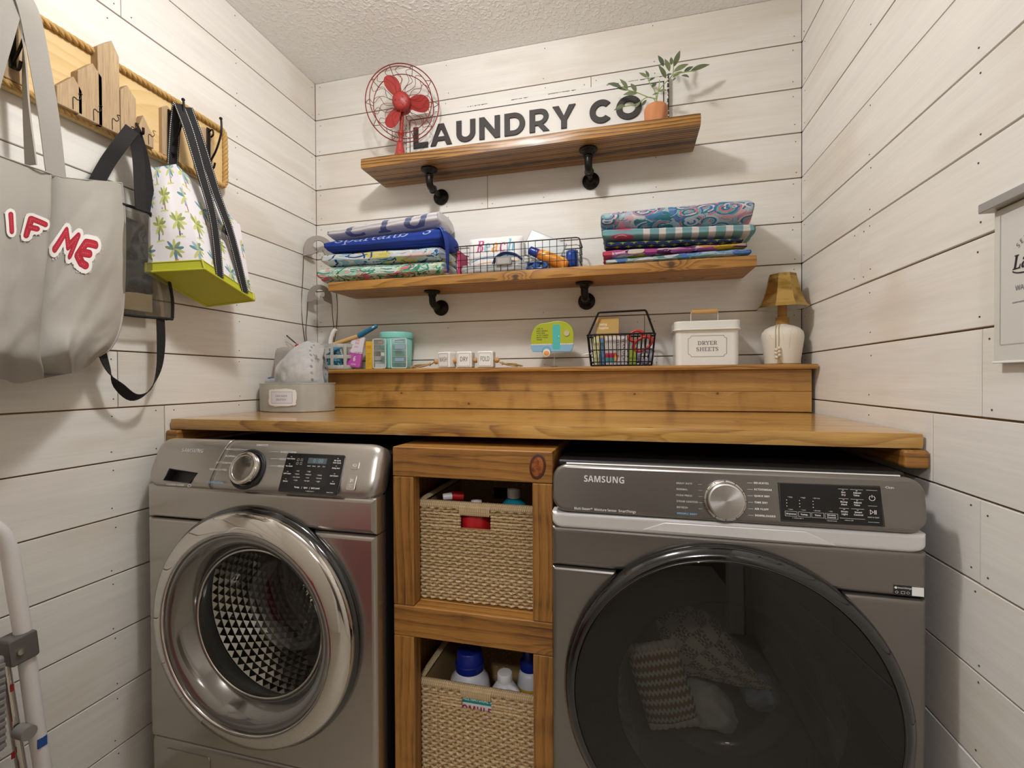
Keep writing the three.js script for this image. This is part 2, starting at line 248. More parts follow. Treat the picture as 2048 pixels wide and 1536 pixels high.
// hand-worn board: rounded edges that wander a little
function board(x0, x1, y0, y1, z0, z1, r, seed, amp = 0.0015) {
  const g = new RoundedBoxGeometry(x1 - x0, y1 - y0, z1 - z0, 3, r), n = 70, b = new THREE.BoxGeometry(x1 - x0, y1 - y0, z1 - z0, n, 3, 10), p = b.attributes.position, hx = (x1 - x0) / 2, hy = (y1 - y0) / 2, hz = (z1 - z0) / 2;
  g.dispose(); const q = V(), c = V();
  for (let i = 0; i < p.count; i++) { q.fromBufferAttribute(p, i); c.set(clamp(q.x, -hx + r, hx - r), clamp(q.y, -hy + r, hy - r), clamp(q.z, -hz + r, hz - r)); const d = q.clone().sub(c); if (d.lengthSq() > 1e-12) { d.normalize().multiplyScalar(r); q.copy(c).add(d); }
    if (q.z > hz - r * 1.5) q.z += (fbm((q.x + x0) * 9, q.y * 20, seed, 3) - 0.5) * amp * 2; p.setXYZ(i, q.x, q.y, q.z); }
  b.computeVertexNormals(); return b.translate((x0 + x1) / 2, (y0 + y1) / 2, (z0 + z1) / 2);
}
const TOP = 1.0225;
solo('countertop', 'long varnished wooden counter over the washer and dryer', 'countertop', muv(board(0.004, W - 0.004, 0.9885, TOP, 0.003, 0.688, 0.006, 4, 0.0025), 'x'), M.counter);
// cleats under the two ends
for (const [x0, x1, l] of [[0.001, 0.045, 'small dark wooden cleat under the left end of the counter'], [W - 0.045, W - 0.001, 'wooden cleat under the right end of the counter']]) solo('support_cleat', l, 'cleat', muv(bx(x0, x1, 0.952, 0.9882, 0.05, 0.7, 0.006), 'z', rr(0, 1)), M.tower, 'cleats that carry the counter');
// raised ledge at the back of the counter
{
  const t = thing('backsplash_ledge', 'knotty pine backsplash with a narrow ledge along the back of the counter', 'ledge', [W / 2, TOP, 0.08]);
  wpart(t, 'lower_board', muv(bx(0.012, W - 0.012, TOP + 0.0025, 1.0895, 0.108, 0.128, 0.0015), 'x', 0, -TOP), M.splash);
  wpart(t, 'upper_board', muv(bx(0.012, W - 0.012, 1.0903, 1.1605, 0.108, 0.1275, 0.0015), 'x', 0.5, -TOP + 0.13), M.splash);
  wpart(t, 'ledge_board', muv(board(0.006, W - 0.004, 1.1607, 1.1775, 0.003, 0.16, 0.004, 6, 0.001), 'x', 0.2, 0.1), M.midShelf);
}
const LEDGE = 1.1777, S2 = 1.5187, S1 = 1.9837;
solo('floating_shelf', 'lower thick wooden wall shelf holding the folded towels', 'shelf', muv(board(0.194, 1.7247, 1.482, S2 - 0.0005, 0.001, 0.195, 0.005, 11, 0.003), 'x', -0.2, -1.49), M.midShelf, 'thick wooden wall shelves');
solo('floating_shelf', 'upper dark-grained wooden wall shelf with the red fan', 'shelf', muv(board(0.339, 1.563, 1.945, S1 - 0.0005, 0.001, 0.192, 0.005, 12, 0.002), 'x', -0.3, -1.95), M.topShelf, 'thick wooden wall shelves');
// black iron pipe brackets
M.iron = std({ color: 0x262320, metalness: 0.75, roughness: 0.42 });
function bracket(x, yWall, yShelf, zShelf, lab) {
  const t = thing('pipe_bracket', lab, 'bracket', [x, yWall, 0.0008], 'black iron pipe shelf brackets');
  const fl = () => lathe([[0, 0], [0.032, 0], [0.032, 0.005], [0.029, 0.007], [0.018, 0.008], [0.0155, 0.02], [0.0115, 0.02], [0, 0.02]], 32), dy = yShelf - yWall;
  const holes = () => [0, 1, 2, 3].map((k) => new THREE.CylinderGeometry(0.0035, 0.0035, 0.003, 8).translate(0.0235 * Math.cos(k * 1.5708 + 0.78), 0.007, 0.0235 * Math.sin(k * 1.5708 + 0.78)));
  const a = part(t, 'wall_flange', fl().rotateX(Math.PI / 2), M.iron); holes().forEach((h) => part(a, 'screw_head', h.rotateX(Math.PI / 2), M.iron));
  const b = part(t, 'shelf_flange', fl().rotateX(Math.PI).translate(0, dy, zShelf), M.iron); holes().forEach((h) => part(b, 'screw_head', h.rotateX(Math.PI).translate(0, dy, zShelf), M.iron));
  part(t, 'pipe_nipple', [rod([0, 0, 0.015], [0, 0, zShelf - 0.03], 0.0095, 14), rod([0, 0.03, zShelf], [0, dy - 0.015, zShelf], 0.0095, 14)], M.iron);
  const e = [[0, 0, zShelf - 0.036], [0, 0, zShelf - 0.02], [0, 0.006, zShelf - 0.006], [0, 0.02, zShelf], [0, 0.036, zShelf]];
  part(t, 'elbow', [tube(e, 0.0135, 20, 14), torus(0.0135, 0.0035, 8, 20).translate(0, 0, zShelf - 0.036), torus(0.0135, 0.0035, 8, 20).rotateX(Math.PI / 2).translate(0, 0.036, zShelf)], M.iron);
  return t;
}
bracket(0.592, 1.8815, 1.945, 0.118, 'iron pipe bracket under the left half of the upper shelf');
bracket(1.199, 1.8815, 1.945, 0.118, 'iron pipe bracket under the right half of the upper shelf');
bracket(0.589, 1.4285, 1.482, 0.09, 'iron pipe bracket under the left half of the lower shelf');
bracket(1.1815, 1.4285, 1.482, 0.09, 'iron pipe bracket under the right half of the lower shelf');

// storage tower between the machines
const TX0 = 0.768, TX1 = 1.1665, TZ = 0.745;
{
  const t = thing('storage_tower', 'stained wooden open storage tower between washer and dryer', 'shelf unit', [(TX0 + TX1) / 2, 0.0005, 0.42]);
  const F = TZ - 0.038;
  const w = (n, a, grain, o = 0) => wpart(t, n, muv(bx(...a, 0.003), grain, rr(0, 1) + o, rr(0, 1)), M.tower);
  seedState = 9;
  w('top_rail', [TX0, TX1, 0.8965, 0.969, F, TZ], 'x'); w('middle_rail', [TX0, TX1, 0.503, 0.5785, F, TZ], 'x'); w('bottom_rail', [TX0, TX1, 0.002, 0.1, F, TZ], 'x');
  for (const [y0, y1] of [[0.1005, 0.5025], [0.579, 0.896]]) { w('front_post', [TX0, TX0 + 0.055, y0, y1, F, TZ], 'y'); w('front_post', [TX1 - 0.047, TX1, y0, y1, F, TZ], 'y'); }
  for (const x of [TX0, TX1 - 0.04]) w('back_post', [x, x + 0.04, 0.002, 0.95, 0.12, 0.158], 'y');
  w('top_board', [TX0, TX1, 0.951, 0.9685, 0.12, F - 0.001], 'x'); w('shelf_board', [TX0 + 0.014, TX1 - 0.014, 0.56, 0.578, 0.16, F - 0.001], 'x'); w('shelf_board', [TX0 + 0.014, TX1 - 0.014, 0.08, 0.0985, 0.16, F - 0.001], 'x');
  w('side_panel', [TX0 + 0.001, TX0 + 0.012, 0.1, 0.95, 0.16, F - 0.001], 'y'); w('side_panel', [TX1 - 0.012, TX1 - 0.001, 0.1, 0.95, 0.16, F - 0.001], 'y');
  const k = new THREE.SphereGeometry(1, 24, 12).scale(0.019, 0.03, 0.0018).rotateZ(-0.15).translate(TX1 - 0.034, 0.934, TZ + 0.0002); const kd = wpart(t, 'knot', k, M.knot, 'large reddish brown knot'); wpart(kd, 'knot_heart', new THREE.SphereGeometry(1, 24, 12).scale(0.0155, 0.0255, 0.0026).rotateZ(-0.15).translate(TX1 - 0.034, 0.934, TZ + 0.0002), std({ roughness: 0.5, map: dataTex(128, 128, (x, y) => { const a = fbm(x / 16, y / 16, 3, 3); return mix3([156, 84, 28], [104, 46, 14], sstep(0.35, 0.65, a)); }) }));
}
const LEAVES = [[1.487, 2.2, 0.097, 1.51, 2.263, 0.081], [1.473, 2.182, 0.105, 1.459, 2.236, 0.092], [1.455, 2.213, 0.088, 1.437, 2.256, 0.086], [1.46, 2.144, 0.131, 1.434, 2.183, 0.147], [1.485, 2.168, 0.123, 1.534, 2.192, 0.113], [1.519, 2.168, 0.112, 1.55, 2.187, 0.104], [1.542, 2.179, 0.094, 1.606, 2.201, 0.078], [1.483, 2.166, 0.096, 1.515, 2.167, 0.117], [1.51, 2.15, 0.126, 1.532, 2.128, 0.143], [1.477, 2.19, 0.125, 1.478, 2.224, 0.114], [1.437, 2.122, 0.101, 1.466, 2.117, 0.109], [1.416, 2.101, 0.122, 1.438, 2.092, 0.14], [1.362, 2.115, 0.129, 1.345, 2.157, 0.113], [1.335, 2.139, 0.115, 1.308, 2.17, 0.126], [1.313, 2.15, 0.11, 1.265, 2.179, 0.098], [1.337, 2.137, 0.109, 1.297, 2.161, 0.093], [1.366, 2.109, 0.132, 1.319, 2.099, 0.151], [1.382, 2.075, 0.112, 1.398, 2.097, 0.106], [1.358, 2.063, 0.13, 1.377, 2.072, 0.136], [1.327, 2.074, 0.129, 1.294, 2.061, 0.147], [1.319, 2.082, 0.11, 1.287, 2.075, 0.109], [1.405, 2.167, 0.115, 1.394, 2.193, 0.114], [1.4, 2.181, 0.093, 1.373, 2.206, 0.087], [1.414, 2.125, 0.126, 1.431, 2.149, 0.108], [1.405, 2.172, 0.087, 1.427, 2.173, 0.096], [1.494, 2.162, 0.099, 1.483, 2.149, 0.103], [1.463, 2.169, 0.109, 1.482, 2.173, 0.104]] ;
const STEMS = [[[1.431, 2.089, 0.1], [1.437, 2.123, 0.1], [1.462, 2.151, 0.1], [1.483, 2.171, 0.1], [1.487, 2.198, 0.1]], [[1.43, 2.084, 0.11], [1.425, 2.119, 0.11], [1.405, 2.158, 0.11], [1.4, 2.183, 0.11]], [[1.43, 2.084, 0.12], [1.405, 2.096, 0.12], [1.366, 2.118, 0.12], [1.339, 2.13, 0.12], [1.315, 2.146, 0.12]], [[1.423, 2.079, 0.13], [1.397, 2.091, 0.13], [1.366, 2.074, 0.13], [1.319, 2.071, 0.13]], [[1.479, 2.147, 0.14], [1.516, 2.15, 0.14], [1.553, 2.149, 0.14]], [[1.428, 2.061, 0.15], [1.436, 2.108, 0.15], [1.438, 2.131, 0.15]]] ;
const TOTE = [[[0.18, 1.5602, 1.2147], [0.18, 1.5615, 1.1606], [0.175, 1.5631, 1.1203], [0.185, 1.5601, 1.0854], [0.105, 1.5867, 1.0316], [0.1, 1.6079, 0.9609], [0.05, 1.652, 0.8489]], [[0.19, 1.4284, 1.2212], [0.19, 1.445, 1.1673], [0.185, 1.4549, 1.1311], [0.195, 1.461, 1.0951], [0.11, 1.4877, 1.0376], [0.115, 1.5224, 0.9667], [0.05, 1.5708, 0.8425]], [[0.2, 1.3209, 1.2273], [0.2, 1.3371, 1.174], [0.19, 1.3455, 1.1391], [0.2, 1.3468, 1.1078], [0.125, 1.3625, 1.0562], [0.13, 1.3907, 0.9783], [0.05, 1.4196, 0.8444]], [[0.2, 1.2334, 1.2284], [0.2, 1.2441, 1.1751], [0.195, 1.2476, 1.1468], [0.195, 1.2465, 1.1134], [0.14, 1.253, 1.0726], [0.135, 1.2798, 0.9881], [0.055, 1.2932, 0.857]], [[0.19, 1.1814, 1.2241], [0.195, 1.182, 1.1732], [0.195, 1.1805, 1.1439], [0.185, 1.1823, 1.1067], [0.165, 1.1953, 1.0604], [0.14, 1.2166, 0.9922], [0.06, 1.2236, 0.8843]], [[0.13, 1.1486, 1.1954], [0.13, 1.1403, 1.139], [0.13, 1.1302, 1.1122], [0.13, 1.1404, 1.0707], [0.12, 1.1505, 1.0239], [0.1, 1.1628, 0.9737], [0.06, 1.1967, 0.9144]]] ;
const TOTE_STRAP_A = [[0.085, 1.968, 1.0745], [0.12, 1.9017, 1.0767], [0.145, 1.7941, 1.0757], [0.158, 1.6916, 1.0702], [0.162, 1.5679, 1.061]] ;
const TOTE_STRAP_B = [[0.07, 1.97, 1.0627], [0.06, 1.8446, 1.0535], [0.055, 1.7295, 1.0478], [0.055, 1.6124, 1.0413]] ;
const TOTE_STRAP_C = [[0.085, 1.9625, 1.0811], [0.125, 1.8468, 1.1217], [0.155, 1.7176, 1.1613], [0.182, 1.5523, 1.2029]] ;
const PALM_STRAP_A = [[0.172, 1.4355, 0.6672], [0.15, 1.6074, 0.6663], [0.13, 1.7397, 0.6876], [0.11, 1.8526, 0.7067], [0.075, 1.9351, 0.7066]] ;
const PALM_STRAP_B = [[0.172, 1.4082, 0.5741], [0.152, 1.5811, 0.6066], [0.13, 1.7013, 0.6376], [0.11, 1.837, 0.6716], [0.085, 1.9337, 0.6886]] ;
const PALM_STRAP_C = [[0.04, 1.7667, 0.6994], [0.055, 1.8722, 0.7029], [0.068, 1.9378, 0.7037]] ;
const CLEAR_STRAP_A = [[0.075, 1.7941, 0.8392], [0.075, 1.7376, 0.8694], [0.06, 1.6861, 0.889], [0.05, 1.6215, 0.9113]] ;
const CLEAR_STRAP_B = [[0.07, 1.798, 0.8329], [0.075, 1.7331, 0.8247], [0.08, 1.6663, 0.8254], [0.085, 1.5859, 0.8277]] ;
const CLEAR_STRAP_C = [[0.065, 1.802, 0.8266], [0.06, 1.7446, 0.804], [0.055, 1.6847, 0.7876], [0.05, 1.6013, 0.7738]] ;
const CLEAR_LOOP = [[0.05, 1.3123, 0.7492], [0.05, 1.236, 0.7487], [0.05, 1.1651, 0.7568], [0.05, 1.1066, 0.7843], [0.05, 1.0902, 0.8245], [0.05, 1.1215, 0.8617], [0.05, 1.1689, 0.8885], [0.05, 1.2249, 0.905], [0.05, 1.274, 0.9134]] ;
const LADDER_RAIL = [[0.1, 0.8551, 1.1775], [0.1, 0.8469, 1.1417], [0.1, 0.8208, 1.1231], [0.1, 0.7779, 1.1118], [0.1, 0.6911, 1.1025], [0.1, 0.5796, 1.0899], [0.1, 0.398, 1.0734], [0.1, 0.2961, 1.0625]] ;
const TOTE_L = [[[0.18, 1.5602, 1.2147], [0.18, 1.5615, 1.1606], [0.175, 1.5631, 1.1203], [0.185, 1.5601, 1.0854], [0.155, 1.5695, 1.069], [0.11, 1.5816, 1.0526]], [[0.19, 1.4284, 1.2212], [0.19, 1.445, 1.1673], [0.185, 1.4549, 1.1311], [0.195, 1.461, 1.0951], [0.165, 1.4681, 1.0788], [0.12, 1.4775, 1.0624]], [[0.2, 1.3209, 1.2273], [0.2, 1.3371, 1.174], [0.19, 1.3455, 1.1391], [0.2, 1.3468, 1.1078], [0.17, 1.3511, 1.0917], [0.125, 1.3573, 1.0753]], [[0.2, 1.2334, 1.2284], [0.2, 1.2441, 1.1751], [0.195, 1.2476, 1.1468], [0.195, 1.2465, 1.1134], [0.165, 1.2483, 1.0975], [0.12, 1.2516, 1.0813]], [[0.19, 1.1814, 1.2241], [0.195, 1.182, 1.1732], [0.195, 1.1805, 1.1439], [0.185, 1.1823, 1.1067], [0.155, 1.1825, 1.0908], [0.11, 1.1839, 1.0747]], [[0.13, 1.1486, 1.1954], [0.13, 1.1403, 1.139], [0.13, 1.1302, 1.1122], [0.13, 1.1404, 1.0707], [0.1, 1.1395, 1.0547], [0.055, 1.1397, 1.0391]]] ;
const TOTE_R = [[[0.075, 1.5865, 1.0426], [0.105, 1.5883, 1.0279], [0.1065, 1.5932, 0.9999], [0.1, 1.6079, 0.9609], [0.087, 1.6246, 0.9152], [0.05, 1.652, 0.8489]], [[0.08, 1.4821, 1.0494], [0.11, 1.4889, 1.034], [0.1165, 1.501, 1.0059], [0.115, 1.5224, 0.9667], [0.0945, 1.5419, 0.9153], [0.05, 1.5708, 0.8425]], [[0.095, 1.3574, 1.0682], [0.125, 1.3633, 1.0527], [0.1315, 1.373, 1.0213], [0.13, 1.3907, 0.9783], [0.102, 1.4021, 0.9223], [0.05, 1.4196, 0.8444]], [[0.11, 1.2483, 1.0857], [0.14, 1.2534, 1.0691], [0.1415, 1.2632, 1.0345], [0.135, 1.2798, 0.9881], [0.107, 1.2849, 0.9333], [0.055, 1.2932, 0.857]], [[0.135, 1.1794, 1.0991], [0.165, 1.1955, 1.0568], [0.1565, 1.2032, 1.0298], [0.14, 1.2166, 0.9922], [0.112, 1.2192, 0.9479], [0.06, 1.2236, 0.8843]], [[0.09, 1.1363, 1.0698], [0.12, 1.1505, 1.0201], [0.114, 1.1542, 1.0018], [0.1, 1.1628, 0.9737], [0.092, 1.1789, 0.9525], [0.06, 1.1967, 0.9144]]] ;

// ---------------------------------------------------------------- washer and dryer
// plate with a round hole that is open at its top or bottom edge
function plateHole(x0, x1, y0, y1, cx, cy, r, side, cr = 0.02) {
  const s = new THREE.Shape(), a = Math.asin(((side === 'top' ? y1 : y0) - cy) / r), h = r * Math.cos(a);
  if (side === 'top') { s.moveTo(x0 + cr, y0); s.lineTo(x1 - cr, y0); s.lineTo(x1, y0 + cr); s.lineTo(x1, y1); const a2 = a - 0.2, h2 = r * Math.cos(a2); s.lineTo(cx + h2, y1); s.lineTo(cx + h2, cy + r * Math.sin(a2)); s.absarc(cx, cy, r, a2 - 0.02, Math.PI - a2 + 0.02, true); s.lineTo(cx - h2, cy + r * Math.sin(a2)); s.lineTo(cx - h2, y1); s.lineTo(x0, y1); s.lineTo(x0, y0 + cr); }
  else { s.moveTo(x0, y0); s.lineTo(cx - h, y0); s.absarc(cx, cy, r, Math.PI - a, a, true); s.lineTo(x1, y0); s.lineTo(x1, y1); s.lineTo(x0, y1); }
  s.closePath(); return s;
}
const steelRough = cl(brushed, 3, 3);
M.steel = phys({ color: 0xb9b4ad, metalness: 0.92, roughness: 0.23, bumpMap: cl(brushed, 4, 14), bumpScale: 0.00004 });
M.steelPanel = phys({ color: 0xb8b3ac, metalness: 0.85, roughness: 0.3 });
M.graphite = phys({ color: 0x85807a, metalness: 0.8, roughness: 0.26, bumpMap: cl(brushed, 4, 14), bumpScale: 0.00003 });
M.silverBand = phys({ color: 0xdedcd8, metalness: 0.35, roughness: 0.38 });
M.machineSide = std({ color: 0x2a2826, metalness: 0.4, roughness: 0.45 });
M.machineTop = std({ color: 0x1c1a19, metalness: 0.2, roughness: 0.35 });
M.logo = std({ color: 0xd6d3ce, metalness: 0.3, roughness: 0.4 });
M.drum = std({ color: 0xb9b4ac, metalness: 1, roughness: 0.16, side: DS });
M.greyPlastic = phys({ color: 0x8f8c87, metalness: 0.75, roughness: 0.12, clearcoat: 0.6 });
M.clearGlass = phys({ color: 0xf4f6f5, transmission: 1, roughness: 0.0, thickness: 0, ior: 1.5, side: DS });
M.smokedGlass = phys({ color: 0xa8a59f, transmission: 1, roughness: 0.0, thickness: 0, ior: 1.5, side: DS });
function cabinet(t, x0, x1, y1, z0, z1) {
  wpart(t, 'side_panel', bx(x0, x0 + 0.004, 0.02, y1 - 0.002, z0, z1, 0.001), M.machineSide); wpart(t, 'side_panel', bx(x1 - 0.004, x1, 0.02, y1 - 0.002, z0, z1, 0.001), M.machineSide);
  wpart(t, 'back_panel', bx(x0 + 0.005, x1 - 0.005, 0.02, y1 - 0.003, z0, z0 + 0.004), M.machineSide);
  wpart(t, 'top_panel', bx(x0 - 0.001, x1 + 0.001, y1 - 0.002, y1 + 0.014, z0, z1 - 0.02, 0.006), M.machineTop);
  for (const x of [x0 + 0.05, x1 - 0.05]) for (const z of [z0 + 0.06, z1 - 0.06]) wpart(t, 'foot', new THREE.CylinderGeometry(0.02, 0.024, 0.019, 16).translate(x, 0.0098, z), M.black);
}
// drum lined with small pyramids
function drumGeo(R, z0, z1, nu, nv, h) {
  const pos = [], P = (a, z, r) => [r * Math.cos(a), r * Math.sin(a), z];
  const quad = (c, m) => { for (let k = 0; k < 4; k++) pos.push(...c[k], ...c[(k + 1) % 4], ...m); };
  for (let i = 0; i < nu; i++) for (let j = 0; j < nv; j++) {
    const st = (j % 2) * 0.5, a0 = (i + st) / nu * 2 * Math.PI, a1 = (i + 1 + st) / nu * 2 * Math.PI, za = lerp(z0, z1, j / nv), zb = lerp(z0, z1, (j + 1) / nv);
    quad([P(a0, za, R), P(a1, za, R), P(a1, zb, R), P(a0, zb, R)], P((a0 + a1) / 2, (za + zb) / 2, R - h));
  }
  const n = 9; for (let j = 1; j < n; j++) { const k = 6 * j + 10; for (let i = 0; i < k; i++) { const r0 = R * j / n, r1 = R * (j + 1) / n, a0 = i / k * 2 * Math.PI, a1 = (i + 1) / k * 2 * Math.PI; quad([P(a0, z0, r0), P(a1, z0, r0), P(a1, z0, r1), P(a0, z0, r1)], P((a0 + a1) / 2, z0 + h, (r0 + r1) / 2)); } }
  const g = new THREE.BufferGeometry(); g.setAttribute('position', new THREE.Float32BufferAttribute(pos, 3)); g.computeVertexNormals();
  return geoOf([g, new THREE.CircleGeometry(R / n, 24).translate(0, 0, z0 + 0.001)]);
}
const decal = (tex, o = {}) => std({ map: tex, transparent: true, roughness: 0.5, ...o });
const font = await new FontLoader().loadAsync('fonts/droid/droid_sans_bold.typeface.json');
// raised lettering fitted into w x h, its lower left corner at 0,0
function lettering(text, w, h, depth, bevel = 0) { const g = new TextGeometry(text, { font, size: 1, depth: 0.2, curveSegments: 6, bevelEnabled: bevel > 0, bevelSize: bevel, bevelThickness: bevel, bevelSegments: 1 }); g.computeBoundingBox(); const b = g.boundingBox; g.translate(-b.min.x, -b.min.y, -b.min.z); return g.scale(w / (b.max.x - b.min.x), h / (b.max.y - b.min.y), depth / (b.max.z - b.min.z)); }

// ---- washer
{
  const x0 = 0.056, x1 = 0.752, cx = 0.404, DX = 0.41, DY = 0.51;
  const t = thing('washing_machine', 'stainless front-loading washing machine with a chrome-ringed round door', 'washer', [cx, 0, 0.43]);
  cabinet(t, x0 + 0.004, x1 - 0.004, 0.935, 0.07, 0.745);
  wpart(t, 'front_panel', extr(plateHole(x0, x1, 0.16, 0.762, DX, DY, 0.266, 'top', 0.004), 0.03, 0.012, 4, 48).translate(0, 0, 0.757), M.steel);
  wpart(t, 'upper_fascia', extr(plateHole(x0, x1, 0.7645, 0.852, DX, DY, 0.266, 'bottom', 0), 0.03, 0.012, 4, 48).translate(0, 0, 0.757), M.steel);
  const kick = wpart(t, 'kick_panel', bx(x0, x1, 0.022, 0.158, 0.757, 0.795, 0.012, 3), M.steel);
  wpart(kick, 'filter_cover', extr(rrect(x0 + 0.05, x0 + 0.2, 0.045, 0.135, 0.01), 0.004, 0.0015).translate(0, 0, 0.7925), M.steel);
  // control panel, tilted back
  const th = -22 * Math.PI / 180, HD = 0.035;
  const cp = new THREE.Group(); cp.name = 'control_panel'; t.add(cp); cp.position.set(0, 0.905, 0.752 - 0.43); cp.rotation.x = th;
  const wd = (x1 - x0) / 2;
  // drawer front and fascia: one rounded bar cut along a slanted joint
  function bar(xa, xb, slant, roundL, roundR) {
    const n = 40, m = 40, pos = [], idx = [], hy = 0.068, r = 0.026;
    const prof = []; for (let k = 0; k < m; k++) { const a = k / m * 2 * Math.PI, e = 3.4, c = Math.cos(a), s = Math.sin(a); prof.push([hy * Math.sign(s) * Math.pow(Math.abs(s), 2 / e), HD * Math.sign(c) * Math.pow(Math.abs(c), 2 / e)]); }
    for (let i = 0; i <= n; i++) { const q = i / n; let x = lerp(xa, xb, q); const dl = roundL ? clamp((x - xa) / 0.04) : 1, dr = roundR ? clamp((xb - x) / 0.045) : 1, d = Math.min(dl, dr), k = Math.sqrt(1 - (1 - d) * (1 - d)) * 0.32 + 0.68;
      for (const [y, z] of prof) { const sl = (roundL ? (x - xa) / (xb - xa) : 1 - (x - xa) / (xb - xa)) * slant * (y / hy); pos.push(x + sl, y * k, z * (d < 1 ? k : 1)); } }
    for (let i = 0; i < n; i++) for (let k = 0; k < m; k++) { const k2 = (k + 1) % m, a = i * m + k, b = i * m + k2; idx.push(a, b, a + m, b, b + m, a + m); }
    for (const i of [0, n]) { const c = pos.length / 3; let sx = 0; for (let k = 0; k < m; k++) sx += pos[(i * m + k) * 3]; pos.push(sx / m, 0, 0); for (let k = 0; k < m; k++) { const a = i * m + k, b = i * m + (k + 1) % m; i ? idx.push(c, a, b) : idx.push(c, b, a); } }
    const g = new THREE.BufferGeometry(); g.setAttribute('position', new THREE.Float32BufferAttribute(pos, 3)); g.setIndex(idx); g.computeVertexNormals(); return g;
  }
  const J = -0.121;
  const gripPts = [[-0.286, -0.055], [-0.196, -0.058], [-0.176, -0.03], [-0.276, -0.022]];
  const cut = new Brush(bar(-wd, J - 0.0012, 0.016, true, false)); const tool = new Brush(extr(poly(gripPts), 0.04, 0).translate(0, 0, HD - 0.024)); for (const q of [cut, tool]) { if (!q.geometry.attributes.uv) q.geometry.setAttribute('uv', new THREE.BufferAttribute(new Float32Array(q.geometry.attributes.position.count * 2), 2)); q.updateMatrixWorld(); }
  const ev = new Evaluator(); ev.useGroups = false; ev.attributes = ['position', 'normal', 'uv'];
  part(cp, 'detergent_drawer', ev.evaluate(cut, tool, SUBTRACTION).geometry, M.steelPanel);
  part(cp, 'fascia', bar(J + 0.0012, wd, 0.016, false, true), M.steelPanel);
  const zf = HD + 0.0006;
  { const o = poly(gripPts.map(([x, y]) => [-0.233 + (x + 0.233) * 0.985, -0.041 + (y + 0.041) * 0.97])); const hp = new THREE.Path(); [...gripPts].reverse().forEach(([x, y], i) => { const q = [-0.233 + (x + 0.233) * 0.95, -0.041 + (y + 0.041) * 0.88]; i ? hp.lineTo(...q) : hp.moveTo(...q); }); hp.closePath(); o.holes.push(hp); part(cp, 'drawer_grip', [extr(o, 0.021, 0).translate(0, 0, HD - 0.0225), extr(poly(gripPts.map(([x, y]) => [-0.233 + (x + 0.233) * 0.985, -0.041 + (y + 0.041) * 0.97])), 0.001, 0).translate(0, 0, HD - 0.0235)], std({ color: 0x2b2a2a, roughness: 0.4 }), 'dark grey pocket lining of the drawer grip'); }  // pocket lining coloured darker than the drawer front
  part(cp, 'logo_lettering', lettering('SAMSUNG', 0.072, 0.0105, 0.0006).translate(-0.254, 0.0235, zf - 0.0004), M.logo);
  const print1 = canvas(512, 256, (c) => { c.fillStyle = '#f2efe9'; c.font = '15px sans-serif'; c.textAlign = 'right'; ['HEAVY DUTY', 'NORMAL', 'ACTIVEWEAR', 'WRINKLE FREE'].forEach((s, i) => { c.fillText(s, 150 - i * 13, 62 + i * 36); c.fillRect(154 - i * 12, 56 + i * 36, 44 - i * 4, 1.6); }); c.textAlign = 'left'; ['RINSE+SPIN', 'DELICATES', 'BEDDING'].forEach((s, i) => { c.fillText(s, 362 + i * 2, 66 + i * 36); c.fillRect(316 + i * 6, 60 + i * 36, 36, 1.6); }); c.textAlign = 'center'; c.fillText('SANITIZE', 258, 34); c.fillStyle = '#7fb5d4'; c.font = 'bold 18px sans-serif'; c.fillText('\u25CF ecobubble', 60, 236); });
  label(cp, 'cycle_print', 0.3, 0.13, print1, zf + 0.0004, 0.0, 0.0);
  const print2 = canvas(256, 64, (c) => { c.fillStyle = '#f2efe9'; c.font = '24px sans-serif'; c.fillText('POWER FOAM', 10, 40); c.strokeStyle = '#f2efe9'; c.lineWidth = 3; c.beginPath(); c.arc(206, 32, 12, 0, 7); c.stroke(); });
  label(cp, 'drawer_print', 0.1, 0.018, print2, zf + 0.0004, -0.22, -0.0645);
  // dial
  const kx = -0.022, ky = -0.014; const kb = part(cp, 'dial', latheZ([[0.052, 0], [0.052, 0.004], [0.049, 0.006], [0.044, 0.006], [0.0435, 0.002]], 48).translate(kx, ky, HD - 0.001), M.black, 'black ring around the dial');
  part(cp, 'dial_knob', latheZ([[0.042, 0.002], [0.042, 0.016], [0.0395, 0.02], [0.033, 0.0215], [0.0305, 0.02], [0.0305, 0.0185], [0, 0.0185]], 48).translate(kx, ky, HD), M.chrome, 'chrome programme dial');
  part(cp, 'dial_face', latheZ([[0.0302, 0.019], [0.024, 0.0212], [0.012, 0.0222], [0, 0.0225]], 40).translate(kx, ky, HD), phys({ color: 0x8d8880, metalness: 0.9, roughness: 0.12 }));
  // display
  const dpx = 0.1685, dpy = -0.0168;
  const disp = canvas(768, 440, (c, w, h) => {
    c.fillStyle = '#141213'; c.fillRect(0, 0, w, h); c.fillStyle = '#1d1b1c'; c.fillRect(128, 24, 480, 330);
    c.fillStyle = '#4f5a60'; c.fillRect(300, 40, 250, 66); c.fillStyle = '#7f8d96'; c.font = 'bold 56px monospace'; c.fillText('0:00', 370, 92);
    c.fillStyle = '#ece8e2'; c.font = 'bold 21px sans-serif'; c.textAlign = 'center';
    ['Extra Rinse', 'Pre Wash', 'Self Clean', 'Steam'].forEach((s, i) => { c.fillText(s, 62, 66 + i * 88); c.fillRect(52, 32 + i * 88, 18, 4); });
    [['My Cycle', 'Delay Start'], ['Delay End', ''], ['Soil Clean+', ''], ['Sound', '']].forEach((s, i) => { c.fillText(s[0], 690, 66 + i * 88); if (i === 0) c.fillText('Pure Cycle', 690, 92); c.fillRect(680, 32 + i * 88, 18, 4); });
